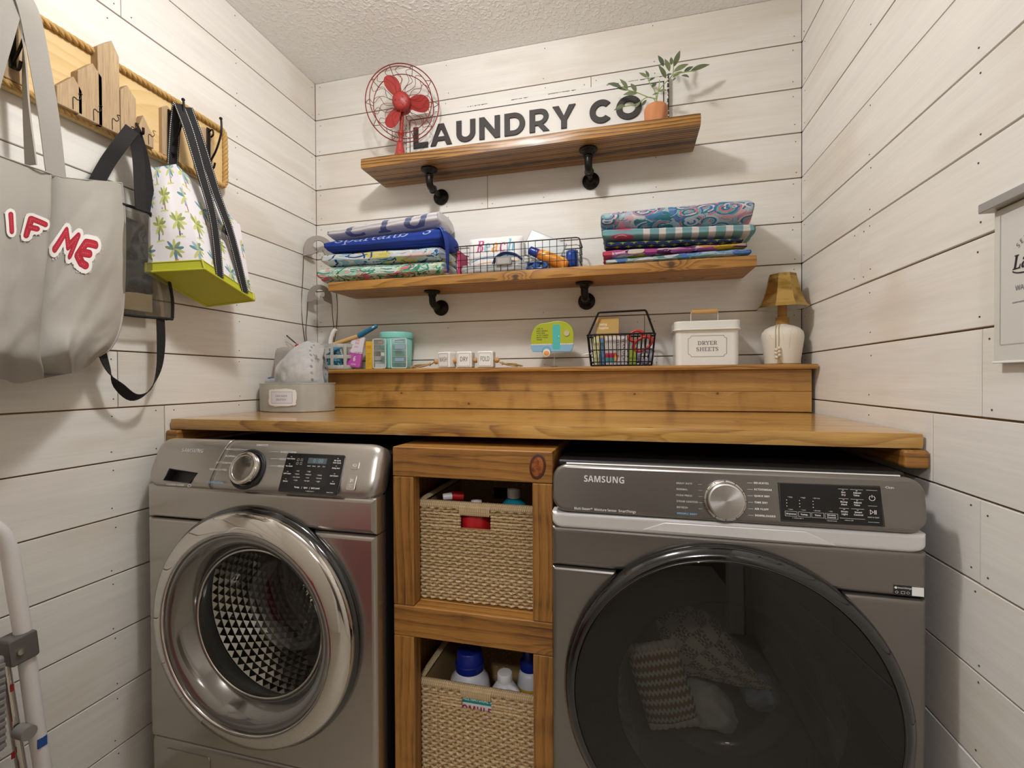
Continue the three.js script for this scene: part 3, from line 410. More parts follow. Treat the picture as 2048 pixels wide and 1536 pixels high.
    c.font = '19px sans-serif'; [['Hot', 'High', ''], ['Warm', 'Medium', 'Heavy'], ['Eco Warm', 'Low', 'Normal'], ['Cold', 'No Spin', 'Light']].forEach((r, i) => r.forEach((s, k) => s && c.fillText('\u2022 ' + s, 196 + k * 150, 206 + i * 36)));
    ['Wash', 'Rinse', 'Spin', 'End'].forEach((s, i) => c.fillText(s, 330 + i * 66, 142)); c.strokeStyle = '#ece8e2'; c.lineWidth = 2; for (let i = 0; i < 4; i++) c.strokeRect(152 + (i % 2) * 50, 56 + (i >> 1) * 44, 24, 24);
    c.font = 'bold 25px sans-serif'; c.fillText('Temp.   |   Spin   |  Soil Level', 370, 394); c.font = '17px sans-serif'; c.fillText('\u2022\u2022 Child Lock \u2022\u2022', 420, 428); c.fillText('Smart Care', 680, 428);
  });
  const dsp = part(cp, 'display', extr(rrect(-0.084, 0.084, -0.049, 0.049, 0.006), 0.002, 0.0006).translate(dpx, dpy, HD - 0.001), M.blackGloss);
  part(cp, 'display_print', new THREE.PlaneGeometry(0.164, 0.094).translate(dpx, dpy, HD + 0.0024), std({ map: disp, roughness: 0.2 }));
  for (const [y, h, s] of [[0.0085, 0.021, 'power_button'], [-0.034, 0.036, 'start_button']]) {
    const b = part(cp, s, extr(rrect(-0.0115, 0.0115, -h / 2, h / 2, 0.004), 0.0012, 0.0005).translate(0.2835, y, HD - 0.0004), M.steelPanel);
    label(cp, 'button_print', 0.018, h * 0.85, canvas(64, 96, (c) => { c.strokeStyle = c.fillStyle = '#f2efe9'; c.lineWidth = 4; if (s === 'power_button') { c.beginPath(); c.arc(32, 48, 16, -1.1, 4.2); c.stroke(); c.fillRect(30, 26, 4, 20); } else { c.beginPath(); c.moveTo(20, 18); c.lineTo(36, 30); c.lineTo(20, 42); c.closePath(); c.stroke(); c.fillRect(40, 18, 4, 24); c.font = '13px sans-serif'; c.textAlign = 'center'; c.fillText('Hold to', 32, 66); c.fillText('Start', 32, 82); } }), HD + 0.0016, 0.2835, y);
  }
  // drum and door
  wpart(t, 'door_seal', latheZ([[0.262, 0.0], [0.25, 0.012], [0.236, 0.0], [0.228, -0.03], [0.236, -0.06], [0.25, -0.07]], 64).translate(DX, DY, 0.77), std({ color: 0x6e6f6e, roughness: 0.55, side: DS }), 'grey rubber door seal');
  wpart(t, 'drum', drumGeo(0.245, 0.36, 0.7, 62, 16, 0.008).translate(DX, DY, 0), M.drum, 'diamond-patterned steel drum');
  const door = new THREE.Group(); door.name = 'door'; t.add(door); door.position.set(DX - cx, DY, 0.79 - 0.43); door.scale.set(1.02, 1.02, 1);
  part(door, 'door_rim', latheZ([[0.262, 0.0], [0.298, 0.0], [0.3, 0.014], [0.296, 0.026], [0.285, 0.03]], 96), M.blackGloss, 'black outer rim of the door');
  part(door, 'chrome_ring', latheZ([[0.29, 0.024], [0.2895, 0.036], [0.286, 0.044], [0.278, 0.049], [0.262, 0.056], [0.25, 0.06], [0.243, 0.06], [0.24, 0.056], [0.239, 0.046]], 128), M.chrome, 'polished chrome ring of the door');
  part(door, 'inner_bezel', latheZ([[0.24, 0.05], [0.236, 0.054], [0.228, 0.053], [0.216, 0.046], [0.206, 0.034], [0.198, 0.02], [0.19, 0.004], [0.186, -0.012]], 96), M.greyPlastic, 'glossy grey inner bezel');
  part(door, 'glass_bowl', latheZ([[0.187, 0.005], [0.184, -0.03], [0.177, -0.08], [0.165, -0.125], [0.145, -0.152], [0.11, -0.168], [0.06, -0.176], [0, -0.178]], 96), M.clearGlass, 'clear glass door bowl');
  part(door, 'bowl_rim', torus(0.1865, 0.0035, 10, 96).translate(0, 0, 0.004), M.chrome);
}
// ---- dryer
{
  const x0 = 1.172, x1 = 1.858, cx = 1.515, DX = 1.516, DY = 0.487;
  const t = thing('tumble_dryer', 'grey front-loading tumble dryer with a large black glass door', 'dryer', [cx, 0, 0.43]);
  cabinet(t, x0 + 0.004, x1 - 0.004, 0.935, 0.07, 0.745);
  wpart(t, 'front_panel', extr(plateHole(x0, x1, 0.025, 0.7285, DX, DY, 0.292, 'top', 0.004), 0.03, 0.01, 4, 48).translate(0, 0, 0.75), M.graphite);
  wpart(t, 'middle_panel', extr(plateHole(x0, x1, 0.731, 0.815, DX, DY, 0.292, 'bottom', 0), 0.03, 0.01, 4, 48).translate(0, 0, 0.75), M.graphite);
  // silver hand-hold band; a paler trapezoid paints in its highlight
  const bandPts = (s) => { const sh = new THREE.Shape(); sh.moveTo(x0, 0.847); sh.lineTo(x1 - 0.001, 0.849); sh.lineTo(x1 - 0.001, 0.83); sh.quadraticCurveTo(x1 - 0.001, 0.814, x1 - 0.03, 0.813); sh.lineTo(x0 + 0.02, 0.813); sh.quadraticCurveTo(x0, 0.815, x0, 0.832); sh.closePath(); return sh; };
  const band = wpart(t, 'silver_band', extr(bandPts(), 0.03, 0.008, 4).translate(0, 0, 0.752), M.silverBand, 'pale silver band under the controls');
  wpart(band, 'band_highlight', [extr(poly([[1.362, 0.822], [1.404, 0.8405], [1.66, 0.8415], [1.71, 0.818]]), 0.003, 0.002, 2).translate(0, 0, 0.7885)], phys({ color: 0xe6e4e1, metalness: 0.3, roughness: 0.42 }));
  const HD = 0.03, cp = new THREE.Group(); cp.name = 'control_panel'; t.add(cp); cp.position.set(0, 0.897, 0.763 - 0.43); cp.rotation.x = -8 * Math.PI / 180;
  part(cp, 'fascia', extr(rrect(-0.341, 0.341, -0.05, 0.05, 0.032), 0.05, 0.008, 4).translate(0, 0, -0.028), M.graphite);
  part(cp, 'fascia_lip', rod([-0.315, 0.0495, 0.0], [0.315, 0.0495, 0.0], 0.0028, 8), M.silverBand, 'bright upper edge of the control panel');
  const zf = HD + 0.0006;
  part(cp, 'logo_lettering', lettering('SAMSUNG', 0.083, 0.0135, 0.0008).translate(-0.2735, 0.014, HD - 0.0002), M.logo);
  label(cp, 'feature_print', 0.13, 0.014, canvas(512, 56, (c) => { c.fillStyle = '#f4f1ec'; c.font = '27px sans-serif'; c.textBaseline = 'middle'; c.fillText('Multi-Steam\u2122  Moisture Sensor  SmartThings', 4, 30, 500); }), zf, -0.23, -0.0415);
  label(cp, 'cycle_print', 0.19, 0.09, canvas(768, 364, (c) => { c.fillStyle = '#f0ede8'; c.font = 'bold 21px sans-serif'; c.textAlign = 'left'; ['DELICATES', 'ACTIVEWEAR', 'QUICK DRY', 'TIME DRY', 'AIR FLUFF', 'DOWNLOADED'].forEach((s, i) => { c.fillText(s, 588, 62 + i * 50); c.fillRect(540 - (i ? 0 : 0), 55 + i * 50, 40, 2.5); }); c.fillStyle = 'rgba(240,237,232,.55)'; ['HEAVY DUTY', 'NORMAL', 'PERM PRESS', 'STEAM SANITIZE', 'REFRESH'].forEach((s, i) => { c.fillText(s, 8, 92 + i * 48); c.fillRect(176, 85 + i * 48, 30, 2.5); }); c.fillStyle = '#7fb0d8'; c.fillText('WRINKLE AWAY', 8, 332); }), zf, 0.005, -0.004);
  label(cp, 'smart_print', 0.022, 0.008, say('\u2022Clean', '30px sans-serif', '#f4f1ec', 128, 40), zf, 0.283, 0.03);
  const kx = 0.002, ky = -0.0085; const kb = part(cp, 'dial', latheZ([[0.0395, 0], [0.0395, 0.006], [0.037, 0.009], [0.0345, 0.009], [0.034, 0.003]], 64).translate(kx, ky, HD), M.chrome, 'chrome dial ring');
  part(cp, 'dial_knob', latheZ([[0.034, 0], [0.034, 0.018], [0.0325, 0.0205], [0.03, 0.0212], [0, 0.0212]], 64).translate(kx, ky, HD), phys({ color: 0xcfccc7, metalness: 1, roughness: 0.28, anisotropy: 0.7 }), 'brushed silver dial');
  Array.from({ length: 12 }, (_, i) => part(cp, 'dial_mark', new THREE.BoxGeometry(0.0012, 0.004, 0.001).translate(0, 0.0375, 0).rotateZ(i * Math.PI / 6).translate(kx, ky, HD + 0.0088), M.black));
  const disp = canvas(1024, 440, (c, w, h) => {
    c.fillStyle = '#100f0f'; c.fillRect(0, 0, w, h); c.fillStyle = c.strokeStyle = '#f1eee8'; c.lineWidth = 3;
    c.font = 'bold 27px sans-serif'; c.textAlign = 'center';
    [['Dryness', 100], ['Temp.', 240], ['Time', 378]].forEach(([s, x]) => { c.strokeRect(x - 62, 330, 124, 56); c.fillText(s, x, 368); }); c.strokeRect(454, 330, 128, 62); c.font = 'bold 24px sans-serif'; c.fillText('Wrinkle', 518, 356); c.fillText('Prevent', 518, 382);
    c.font = '20px sans-serif'; [['Very', 'Less', 96], ['High', 'Low', 232], ['60 min', '20 min', 372]].forEach(([a, b, x]) => { c.fillText('\u2022 ' + a, x, 166); c.fillText('\u2022 ' + b, x, 312); for (let k = 0; k < 3; k++) { c.beginPath(); c.arc(x - 36, 196 + k * 36, 5, 0, 7); c.fill(); } }); c.fillText('\u2022 On', 512, 312);
    c.font = '18px sans-serif'; c.fillText('\u2022\u2022 Child Lock \u2022\u2022', 170, 412); c.fillText('\u2022\u2022Smart Care', 518, 420); c.fillText('\u2022\u2022Alarm Off', 690, 402);
    c.font = 'bold 26px sans-serif'; [['Eco', 'Dry'], ['Damp', 'Alert'], ['Drum', 'Light']].forEach(([a, b], i) => { c.fillText(a, 652, 82 + i * 112); c.fillText(b, 652, 112 + i * 112); c.fillRect(600, 34 + i * 112, 100, 3); c.fillRect(640, 46 + i * 112, 18, 5); }); [['Adjust', 'Time \u2227'], ['Adjust', 'Time \u2228'], ['Smart', 'Control']].forEach(([a, b], i) => { c.fillText(a, 790, 82 + i * 112); c.fillText(b, 790, 112 + i * 112); c.fillRect(720, 34 + i * 112, 130, 3); c.fillRect(776, 46 + i * 112, 18, 5); });
    c.fillRect(600, 372, 250, 3); c.fillRect(880, 34, 110, 3); c.fillRect(890, 214, 90, 3); c.fillRect(880, 400, 110, 3); c.lineWidth = 6; c.beginPath(); c.arc(935, 126, 28, -1.1, 4.2); c.stroke(); c.fillRect(932, 88, 6, 32); c.lineWidth = 5; c.beginPath(); c.moveTo(908, 262); c.lineTo(938, 286); c.lineTo(908, 310); c.closePath(); c.stroke(); c.fillRect(948, 262, 7, 48); c.fillRect(962, 262, 7, 48); c.font = '20px sans-serif'; c.fillText('Hold to Start', 935, 352);
  });
  const dsp = part(cp, 'display', extr(poly([[0.098, 0.03], [0.268, 0.032], [0.272, -0.041], [0.101, -0.043]]), 0.002, 0.0006).translate(0, 0, HD - 0.0008), M.blackGloss);
  part(cp, 'display_print', new THREE.PlaneGeometry(0.166, 0.069).translate(0.185, -0.0055, HD + 0.0024), std({ map: disp, roughness: 0.12 }));
  const st = wpart(t, 'energy_sticker', bx(1.804, 1.8525, 0.7345, 0.753, 0.7902, 0.7906), std({ map: canvas(256, 100, (c) => { c.fillStyle = '#221f20'; c.fillRect(0, 0, 256, 100); c.fillStyle = '#f2f0ec'; c.fillRect(152, 6, 98, 88); c.font = 'bold 19px sans-serif'; c.fillText('SmartThings', 36, 32); c.beginPath(); c.arc(20, 26, 12, 0, 7); c.fill(); c.strokeStyle = '#f2f0ec'; c.lineWidth = 3; c.strokeRect(64, 58, 30, 24); c.beginPath(); c.arc(28, 70, 11, 0, 7); c.moveTo(132, 70); c.arc(121, 70, 11, 0, 7); c.stroke(); }), roughness: 0.4 }), 'black and white sticker');
  // drum, door
  wpart(t, 'drum', latheZ([[0.255, 0.77], [0.262, 0.7], [0.262, 0.3], [0.25, 0.285], [0.0, 0.28]], 64).translate(DX, DY, 0), std({ color: 0x8d8a86, metalness: 0.2, roughness: 0.45, side: DS }), 'grey steel drum');
  const door = new THREE.Group(); door.name = 'door'; t.add(door); door.position.set(DX - cx, DY, 0.789 - 0.43);
  part(door, 'door_rim', latheZ([[0.27, 0.0], [0.316, 0.0], [0.3175, 0.012], [0.314, 0.024], [0.304, 0.031], [0.296, 0.033], [0.293, 0.03]], 128), M.blackGloss, 'glossy black door rim');
  part(door, 'rim_line', torus(0.2945, 0.0009, 6, 128).translate(0, 0, 0.0325), std({ color: 0x6a6763, metalness: 1, roughness: 0.25 }));
  part(door, 'smoked_glass', latheZ([[0.2935, 0.03], [0.29, 0.033], [0.2, 0.0365], [0.1, 0.0385], [0, 0.039]], 96), M.smokedGlass, 'smoked black door glass');
  part(door, 'glass_bowl', latheZ([[0.206, 0.02], [0.204, -0.02], [0.198, -0.06], [0.18, -0.1], [0.15, -0.125], [0.08, -0.14], [0, -0.143]], 96), M.clearGlass, 'clear inner bowl');
  part(door, 'bowl_mask', latheZ([[0.292, 0.026], [0.215, 0.024], [0.207, 0.02]], 96), std({ color: 0x0a0a0a, roughness: 0.6, side: DS }), 'black masked ring of the door glass');
}

// ---------------------------------------------------------------- things on the two wall shelves
const each = (parent, name, geos, m) => geos.map((g) => part(parent, name, g, m));
// red desk fan
{
  const t = thing('desk_fan', 'small red vintage desk fan with a wire cage on the upper shelf', 'fan', [0.466, S1, 0.112]);
  const red = std({ color: 0xa63430, roughness: 0.42, map: dataTex(128, 128, (x, y) => { const k = vnoise(x / 9, y / 9, 8) > 0.83 && vnoise(x / 3, y / 3, 2) > 0.4; return k ? [90, 84, 84] : [255, 255, 255]; }) }), wr = std({ color: 0x7c231e, metalness: 0.5, roughness: 0.4 });
  const C = V(0.012, 0.232, 0.0), T = new THREE.Matrix4().compose(C, new THREE.Quaternion().setFromEuler(new THREE.Euler(0.16, 0.3, 0, 'YXZ')), V(1, 1, 1)), H = (g) => g.applyMatrix4(T);
  part(t, 'base', lathe([[0, 0], [0.036, 0], [0.034, 0.004], [0.026, 0.02], [0.018, 0.045], [0.013, 0.075], [0.012, 0.085], [0, 0.085]], 28), red);
  part(t, 'neck', [rod([0, 0.08, -0.004], [0.004, 0.2, -0.012], 0.008, 12), new THREE.SphereGeometry(0.013, 16, 10).translate(0.001, 0.12, -0.006)], red);
  part(t, 'motor', H(latheZ([[0, -0.05], [0.022, -0.046], [0.03, -0.03], [0.03, -0.006], [0.022, -0.002], [0, 0]], 28)), red);
  part(t, 'hub', H(latheZ([[0.033, 0.012], [0.036, 0.022], [0.033, 0.034], [0.022, 0.041], [0, 0.044]], 32)), red, 'domed red hub');
  for (let k = 0; k < 3; k++) { const s = new THREE.Shape(); s.moveTo(-0.012, 0.024); s.bezierCurveTo(-0.045, 0.06, -0.04, 0.106, -0.006, 0.107); s.bezierCurveTo(0.032, 0.107, 0.034, 0.07, 0.014, 0.024); const g = extr(s, 0.0012, 0.0005, 1, 14).rotateY(0.42).translate(0, 0, 0.012).rotateZ(0.45 + k * 2.0944); part(t, 'blade', H(g), red); }
  const gz = 0.006, R1 = 0.142, R2 = 0.118, fz = 0.038;
  part(t, 'cage_ring', H(torus(R1, 0.0021, 8, 72).translate(0, 0, gz)), wr); part(t, 'cage_ring', H(torus(R2, 0.0017, 8, 64).translate(0, 0, fz)), wr); part(t, 'cage_ring', H(torus(R2, 0.0017, 8, 64).translate(0, 0, -0.026)), wr);
  for (let k = 0; k < 10; k++) { const a = k / 10 * 6.2832, c = Math.cos(a), s = Math.sin(a); part(t, 'cage_strut', H(geoOf([rod([R2 * c, R2 * s, fz], [R1 * c, R1 * s, gz], 0.0012, 5), rod([R1 * c, R1 * s, gz], [R2 * c, R2 * s, -0.026], 0.0012, 5)])), wr); }
  for (let k = 0; k < 16; k++) for (const [zz, r0, dir] of [[fz, 0.03, 1], [-0.026, 0.024, -1]]) { const a = k / 16 * 6.2832 + (dir > 0 ? 0 : 0.18), q = (r, da, z) => [r * Math.cos(a + da), r * Math.sin(a + da), z]; part(t, 'cage_wire', H(tube([q(R2, 0, zz), q(R2 * 0.86, 0.16 * dir, zz + dir * 0.006), q(R2 * 0.62, -0.1 * dir, zz + dir * 0.008), q(r0, 0.1 * dir, zz + dir * 0.004)], 0.001, 14, 4)), wr); }
}
// lettered sign
{
  const t = thing('lettered_sign', 'long white wooden sign with dark raised letters reading LAUNDRY CO', 'sign', [0.9625, S1, 0.013]);
  const face = canvas(1024, 256, (c, w, h) => { c.fillStyle = '#e4e0d9'; c.fillRect(0, 0, w, h); seedState = 77; c.fillStyle = '#2b2727'; for (let i = 0; i < 260; i++) { const x = rr(0, w), e = rr(1, 14) * (rnd() < 0.3 ? 1.6 : 0.6); if (vnoise(x / 60, 1, 3) > 0.42) c.fillRect(x, 0, e, rr(1, 4)); } for (let i = 0; i < 90; i++) { const y = rr(0, h), q = rr(2, 10); c.fillRect(w - rr(2, 7), y, 6, q); c.fillRect(0, y, rr(1, 4), q); } });
  const g = bx(0.446, 1.479, S1, 2.223, 0.005, 0.022, 0.002), gu = muv(g, 'x'); { const p = gu.attributes.position, u = gu.attributes.uv; for (let i = 0; i < p.count; i++) u.setXY(i, (p.getX(i) - 0.446) / 1.033, (p.getY(i) - S1) / 0.2393); }
  wpart(t, 'board', gu, std({ map: face, roughness: 0.7 }));
  const ink = std({ color: 0x2c2827, roughness: 0.6 });
  wpart(t, 'border_line', [bx(0.463, 1.462, 2.2, 2.2035, 0.0218, 0.0224), bx(0.463, 0.4665, S1 + 0.018, 2.2035, 0.0218, 0.0224), bx(1.4585, 1.462, S1 + 0.018, 2.2035, 0.0218, 0.0224), bx(0.463, 1.462, S1 + 0.016, S1 + 0.0195, 0.0218, 0.0224)], ink);
  const lm = std({ color: 0x3a3533, roughness: 0.62 });
  for (const [ch, a, b] of [['L', 0.4817, 0.5461], ['A', 0.5574, 0.65], ['U', 0.6691, 0.7487], ['N', 0.7652, 0.8501], ['D', 0.8682, 0.9504], ['R', 0.968, 1.0454], ['Y', 1.0568, 1.1446], ['C', 1.1965, 1.2769], ['O', 1.293, 1.384]]) {
    const s = new THREE.Shape(), w = b - a, h = 0.086, k = 0.0215;
    let g2;
    if (ch === 'O') { s.absellipse(w / 2, h / 2, w / 2, h / 2, 0, Math.PI * 1.999); s.closePath(); const o = new THREE.Path(); o.absellipse(w / 2, h / 2, w / 2 - k, h / 2 - k, 0, Math.PI * 1.999); o.closePath(); s.holes.push(o); }
    else if (ch === 'C') { const a0 = 0.72; s.absellipse(w * 0.54, h / 2, w * 0.54, h / 2, a0, 6.2832 - a0, false); s.absellipse(w * 0.54, h / 2, w * 0.54 - k, h / 2 - k, 6.2832 - a0 * 1.12, a0 * 1.12, true); s.closePath(); }
    else if (ch === 'U') { s.moveTo(0, h); s.lineTo(k, h); s.lineTo(k, w * 0.5); s.absellipse(w / 2, h * 0.42, w / 2 - k, h * 0.42 - k * 0.9, Math.PI, 2 * Math.PI, false); s.lineTo(w - k, h); s.lineTo(w, h); s.lineTo(w, h * 0.42); s.absellipse(w / 2, h * 0.42, w / 2, h * 0.42, 2 * Math.PI, Math.PI, true); s.closePath(); }
    else if (ch === 'L') g2 = poly([[0, 0], [w, 0], [w, k], [k, k], [k, h], [0, h]]);
    else if (ch === 'A') { g2 = poly([[0, 0], [k * 1.05, 0], [k * 1.45, h * 0.21], [w - k * 1.45, h * 0.21], [w - k * 1.05, 0], [w, 0], [w / 2 + k * 0.55, h], [w / 2 - k * 0.55, h]]); const o = new THREE.Path(); o.moveTo(w / 2 - k * 0.75, h * 0.4); o.lineTo(w / 2 + k * 0.75, h * 0.4); o.lineTo(w / 2, h * 0.76); o.closePath(); g2.holes.push(o); }
    else if (ch === 'N') g2 = poly([[0, 0], [k, 0], [k, h * 0.62], [w - k, 0], [w, 0], [w, h], [w - k, h], [w - k, h * 0.38], [k, h], [0, h]]);
    else if (ch === 'D') { s.moveTo(0, 0); s.lineTo(w * 0.45, 0); s.absellipse(w * 0.45, h / 2, w * 0.55, h / 2, -Math.PI / 2, Math.PI / 2); s.lineTo(0, h); s.closePath(); const o = new THREE.Path(); o.moveTo(k, k * 0.85); o.lineTo(w * 0.45, k * 0.85); o.absellipse(w * 0.45, h / 2, w * 0.55 - k, h / 2 - k * 0.85, -Math.PI / 2, Math.PI / 2); o.lineTo(k, h - k * 0.85); o.closePath(); s.holes.push(o); }
    else if (ch === 'R') { s.moveTo(0, 0); s.lineTo(k, 0); s.lineTo(k, h * 0.28); s.lineTo(w * 0.42, h * 0.28); s.lineTo(w - k * 1.15, 0); s.lineTo(w, 0); s.lineTo(w * 0.68, h * 0.33); s.bezierCurveTo(w * 1.06, h * 0.46, w * 1.08, h, w * 0.5, h); s.lineTo(0, h); s.closePath(); const o = new THREE.Path(); o.moveTo(k, h * 0.47); o.lineTo(w * 0.48, h * 0.47); o.bezierCurveTo(w * 0.78, h * 0.49, w * 0.78, h * 0.79, w * 0.48, h * 0.8); o.lineTo(k, h * 0.8); o.closePath(); s.holes.push(o); }
    else g2 = poly([[w / 2 - k / 2, 0], [w / 2 + k / 2, 0], [w / 2 + k / 2, h * 0.36], [w, h], [w - k * 1.15, h], [w / 2, h * 0.55], [k * 1.15, h], [0, h], [w / 2 - k / 2, h * 0.36]]);
    wpart(t, 'letter', extr(g2 || s, 0.006, 0.0006, 1, 20).translate(a, 2.0815, 0.0215), lm);
  }
}
// plant in a little terracotta pot
{
  const t = thing('potted_plant', 'green leafy sprig in a small terracotta pot on the upper shelf', 'plant', [1.4285, S1, 0.115]);
  const terra = std({ color: 0xc68355, roughness: 0.75 });
  const pot = lathe([[0, 0], [0.028, 0], [0.031, 0.006], [0.0365, 0.03], [0.0385, 0.062], [0.0385, 0.072], [0.035, 0.078], [0.03, 0.074], [0.028, 0.06], [0, 0.058]], 64), pp = pot.attributes.position; for (let i = 0; i < pp.count; i++) { const x = pp.getX(i), y = pp.getY(i), z = pp.getZ(i), a = Math.atan2(z, x), r = Math.hypot(x, z); if (r > 0.02 && y < 0.07 && y > 0.004) { const k = 1 + 0.06 * Math.sin(a * 6 + y * 50); pp.setX(i, x * k); pp.setZ(i, z * k); } } pot.computeVertexNormals();
  part(t, 'pot', pot, terra, 'swirled terracotta pot'); part(t, 'soil', new THREE.CylinderGeometry(0.028, 0.028, 0.004, 24).translate(0, 0.062, 0), std({ color: 0x4a3726, roughness: 1 }));
  const stemM = std({ color: 0x8fa45c, roughness: 0.6 }), leafM = [0x66704e, 0x77825c, 0x586650].map((c) => phys({ color: c, roughness: 0.55, transmission: 0.15, thickness: 0, side: DS }));
  STEMS.forEach((s, i) => wpart(t, 'stem', tube(i < 4 || i === 5 ? [[1.4285, S1 + 0.06, 0.115], ...s] : s, 0.0016, 20, 5), stemM));
  LEAVES.forEach(([ax, ay, az, bx_, by, bz], i) => {
    const A = V(ax, ay, az), B = V(bx_, by, bz), d = B.clone().sub(A), L = d.length(), wv = Math.min(0.0085, L * 0.17) , side = V(0.25, 0.15, 1).cross(d).normalize(), nrm = d.clone().cross(side).normalize(), pos = [], idx = [], n = 8;
    for (let k = 0; k <= n; k++) { const q = k / n, w2 = wv * Math.sin(Math.PI * Math.pow(q, 0.8)) + 0.0003, c = A.clone().addScaledVector(d, q).addScaledVector(nrm, Math.sin(q * 3.1) * L * 0.06); for (const [e, f] of [[-1, 0.12], [0, 0], [1, 0.12]]) { const p = c.clone().addScaledVector(side, e * w2).addScaledVector(nrm, f * w2); pos.push(p.x, p.y, p.z); } if (k) { const o = k * 3, p = o - 3; for (let m = 0; m < 2; m++) idx.push(p + m, p + m + 1, o + m, p + m + 1, o + m + 1, o + m); } }
    const g = new THREE.BufferGeometry(); g.setAttribute('position', new THREE.Float32BufferAttribute(pos, 3)); g.setIndex(idx); g.computeVertexNormals(); wpart(t, 'leaf', g, leafM[i % 3]);
  });
}
// ---- folded towels
const strokes = (c, w, h, cols, n, s, len, wid) => { seedState = s; c.lineCap = 'round'; for (let i = 0; i < n; i++) { c.strokeStyle = cols[Math.floor(rnd() * cols.length)]; c.lineWidth = rr(wid[0], wid[1]); const x = rr(0, w), y = rr(0, h), a = rr(-1.2, 1.2) - 0.7, L = rr(len[0], len[1]); c.beginPath(); c.moveTo(x, y); c.quadraticCurveTo(x + L * 0.5 * Math.cos(a + 0.5), y + L * 0.5 * Math.sin(a + 0.5), x + L * Math.cos(a), y + L * Math.sin(a)); c.stroke(); } };
const blobs = (c, w, h, cols, n, s, r0, r1) => { seedState = s; for (let i = 0; i < n; i++) { c.fillStyle = cols[Math.floor(rnd() * cols.length)]; c.beginPath(); c.ellipse(rr(0, w), rr(0, h), rr(r0, r1), rr(r0, r1) * 0.6, rr(0, 3), 0, 7); c.fill(); } };
const cloth = (draw, w = 1024, h = 512) => std({ map: canvas(w, h, (c) => draw(c, w, h), true), roughness: 0.95, bumpMap: cl(terryBump, 14, 7), bumpScale: 0.0012, side: DS });
function towelGeo({ x0, x1, l, r, z0, z1, seed, e = 2.7, sag = 0, crease = 0.007, layers = 3 }) {
  const n = 72, m = 56, pos = [], uv = [], idx = [], zc = (z0 + z1) / 2, hz = (z1 - z0) / 2;
  for (let i = 0; i <= n; i++) {
    const q = i / n, x = lerp(x0, x1, q), b = lerp(l[0], r[0], q) , t = lerp(l[1], r[1], q) - sag * Math.sin(q * Math.PI), ed = Math.min(q, 1 - q) * (x1 - x0), k = 1 - 0.22 * Math.pow(1 - clamp(ed / 0.016), 2.2);
    for (let j = 0; j <= m; j++) {
      const a = j / m * 2 * Math.PI - Math.PI / 2 - 0.6, c = Math.cos(a), s = Math.sin(a), sy = Math.sign(s) * Math.pow(Math.abs(s), 2 / e), cz = Math.sign(c) * Math.pow(Math.abs(c), 2 / e);
      const cr = cz > 0.3 ? crease * layers * 0.5 * Math.pow(Math.abs(Math.sin(sy * Math.PI * layers / 2 + 1.57)), 14) : 0, nz = (fbm(x * 16, j * 0.12, seed, 3) - 0.47);
      const yy = lerp(b, t, 0.5 + 0.5 * sy * k) + nz * 0.004 * (s < -0.3 ? 0 : 1), zz = zc + hz * cz * (0.96 + 0.04 * k) + nz * 0.012 - cr + (fbm(x * 6, 3, seed + 2, 2) - 0.5) * 0.012 * (cz > 0 ? 1 : 0);
      pos.push(x + (fbm(yy * 40, zz * 30, seed + 4, 2) - 0.5) * 0.012 * (ed < 0.03 ? 1 : 0), yy, Math.max(zz, 0.002)); uv.push(q, (j / m) * 2.0);
    }
  }
  for (let i = 0; i < n; i++) for (let j = 0; j < m; j++) { const a = i * (m + 1) + j, b = a + m + 1; idx.push(a, b, a + 1, b, b + 1, a + 1); }
  for (const i of [0, n]) { const c = pos.length / 3; pos.push(lerp(x0, x1, i / n), (i ? r[0] + r[1] : l[0] + l[1]) / 2, zc); uv.push(i / n, 0.5); for (let j = 0; j < m; j++) { const a = i * (m + 1) + j; i ? idx.push(c, a + 1, a) : idx.push(c, a, a + 1); } }
  const g = new THREE.BufferGeometry(); g.setAttribute('position', new THREE.Float32BufferAttribute(pos, 3)); g.setAttribute('uv', new THREE.Float32BufferAttribute(uv, 2)); g.setIndex(idx); g.computeVertexNormals(); return g;
}
const GL = 'folded towels stacked at the left of the shelf', GR = 'folded towels stacked at the right of the shelf';
function towel(label, group, o, mat, extra) { return solo('folded_towel', label, 'towel', extra ? [towelGeo(o), extra] : towelGeo(o), mat, group); }
towel('green and pink leafy beach towel at the bottom of the left stack', GL, { x0: 0.152, x1: 0.676, l: [S2 + 0.0005, 1.586], r: [S2 + 0.0005, 1.578], z0: 0.008, z1: 0.196, seed: 1 }, cloth((c, w, h) => { c.fillStyle = '#dfeae2'; c.fillRect(0, 0, w, h); blobs(c, w, h, ['#ef9aa8', '#f2b3b8', '#e9808e'], 16, 3, 60, 150); strokes(c, w, h, ['#3f9b78', '#59b493', '#9fdccb', '#cfe9d2', '#2f7f68', '#e7f2ea', '#c9dc8e'], 330, 5, [50, 150], [7, 18]); }));
towel('white towel with blue brushstroke print, second from the bottom of the left stack', GL, { x0: 0.165, x1: 0.662, l: [1.5875, 1.64], r: [1.5795, 1.632], z0: 0.01, z1: 0.192, seed: 12 }, cloth((c, w, h) => { c.fillStyle = '#e4ebec'; c.fillRect(0, 0, w, h); blobs(c, w, h, ['#b9dcea', '#cfe6ee', '#a9cfe4', '#ecd3cf', '#f3e27a'], 26, 9, 40, 130); strokes(c, w, h, ['#2f559c', '#3d6ab4', '#24457f'], 46, 15, [60, 190], [8, 22]); strokes(c, w, h, ['#9ad4d0', '#e7a6a8', '#cfe8ef', '#f1f4f2'], 90, 17, [40, 110], [8, 18]); }));
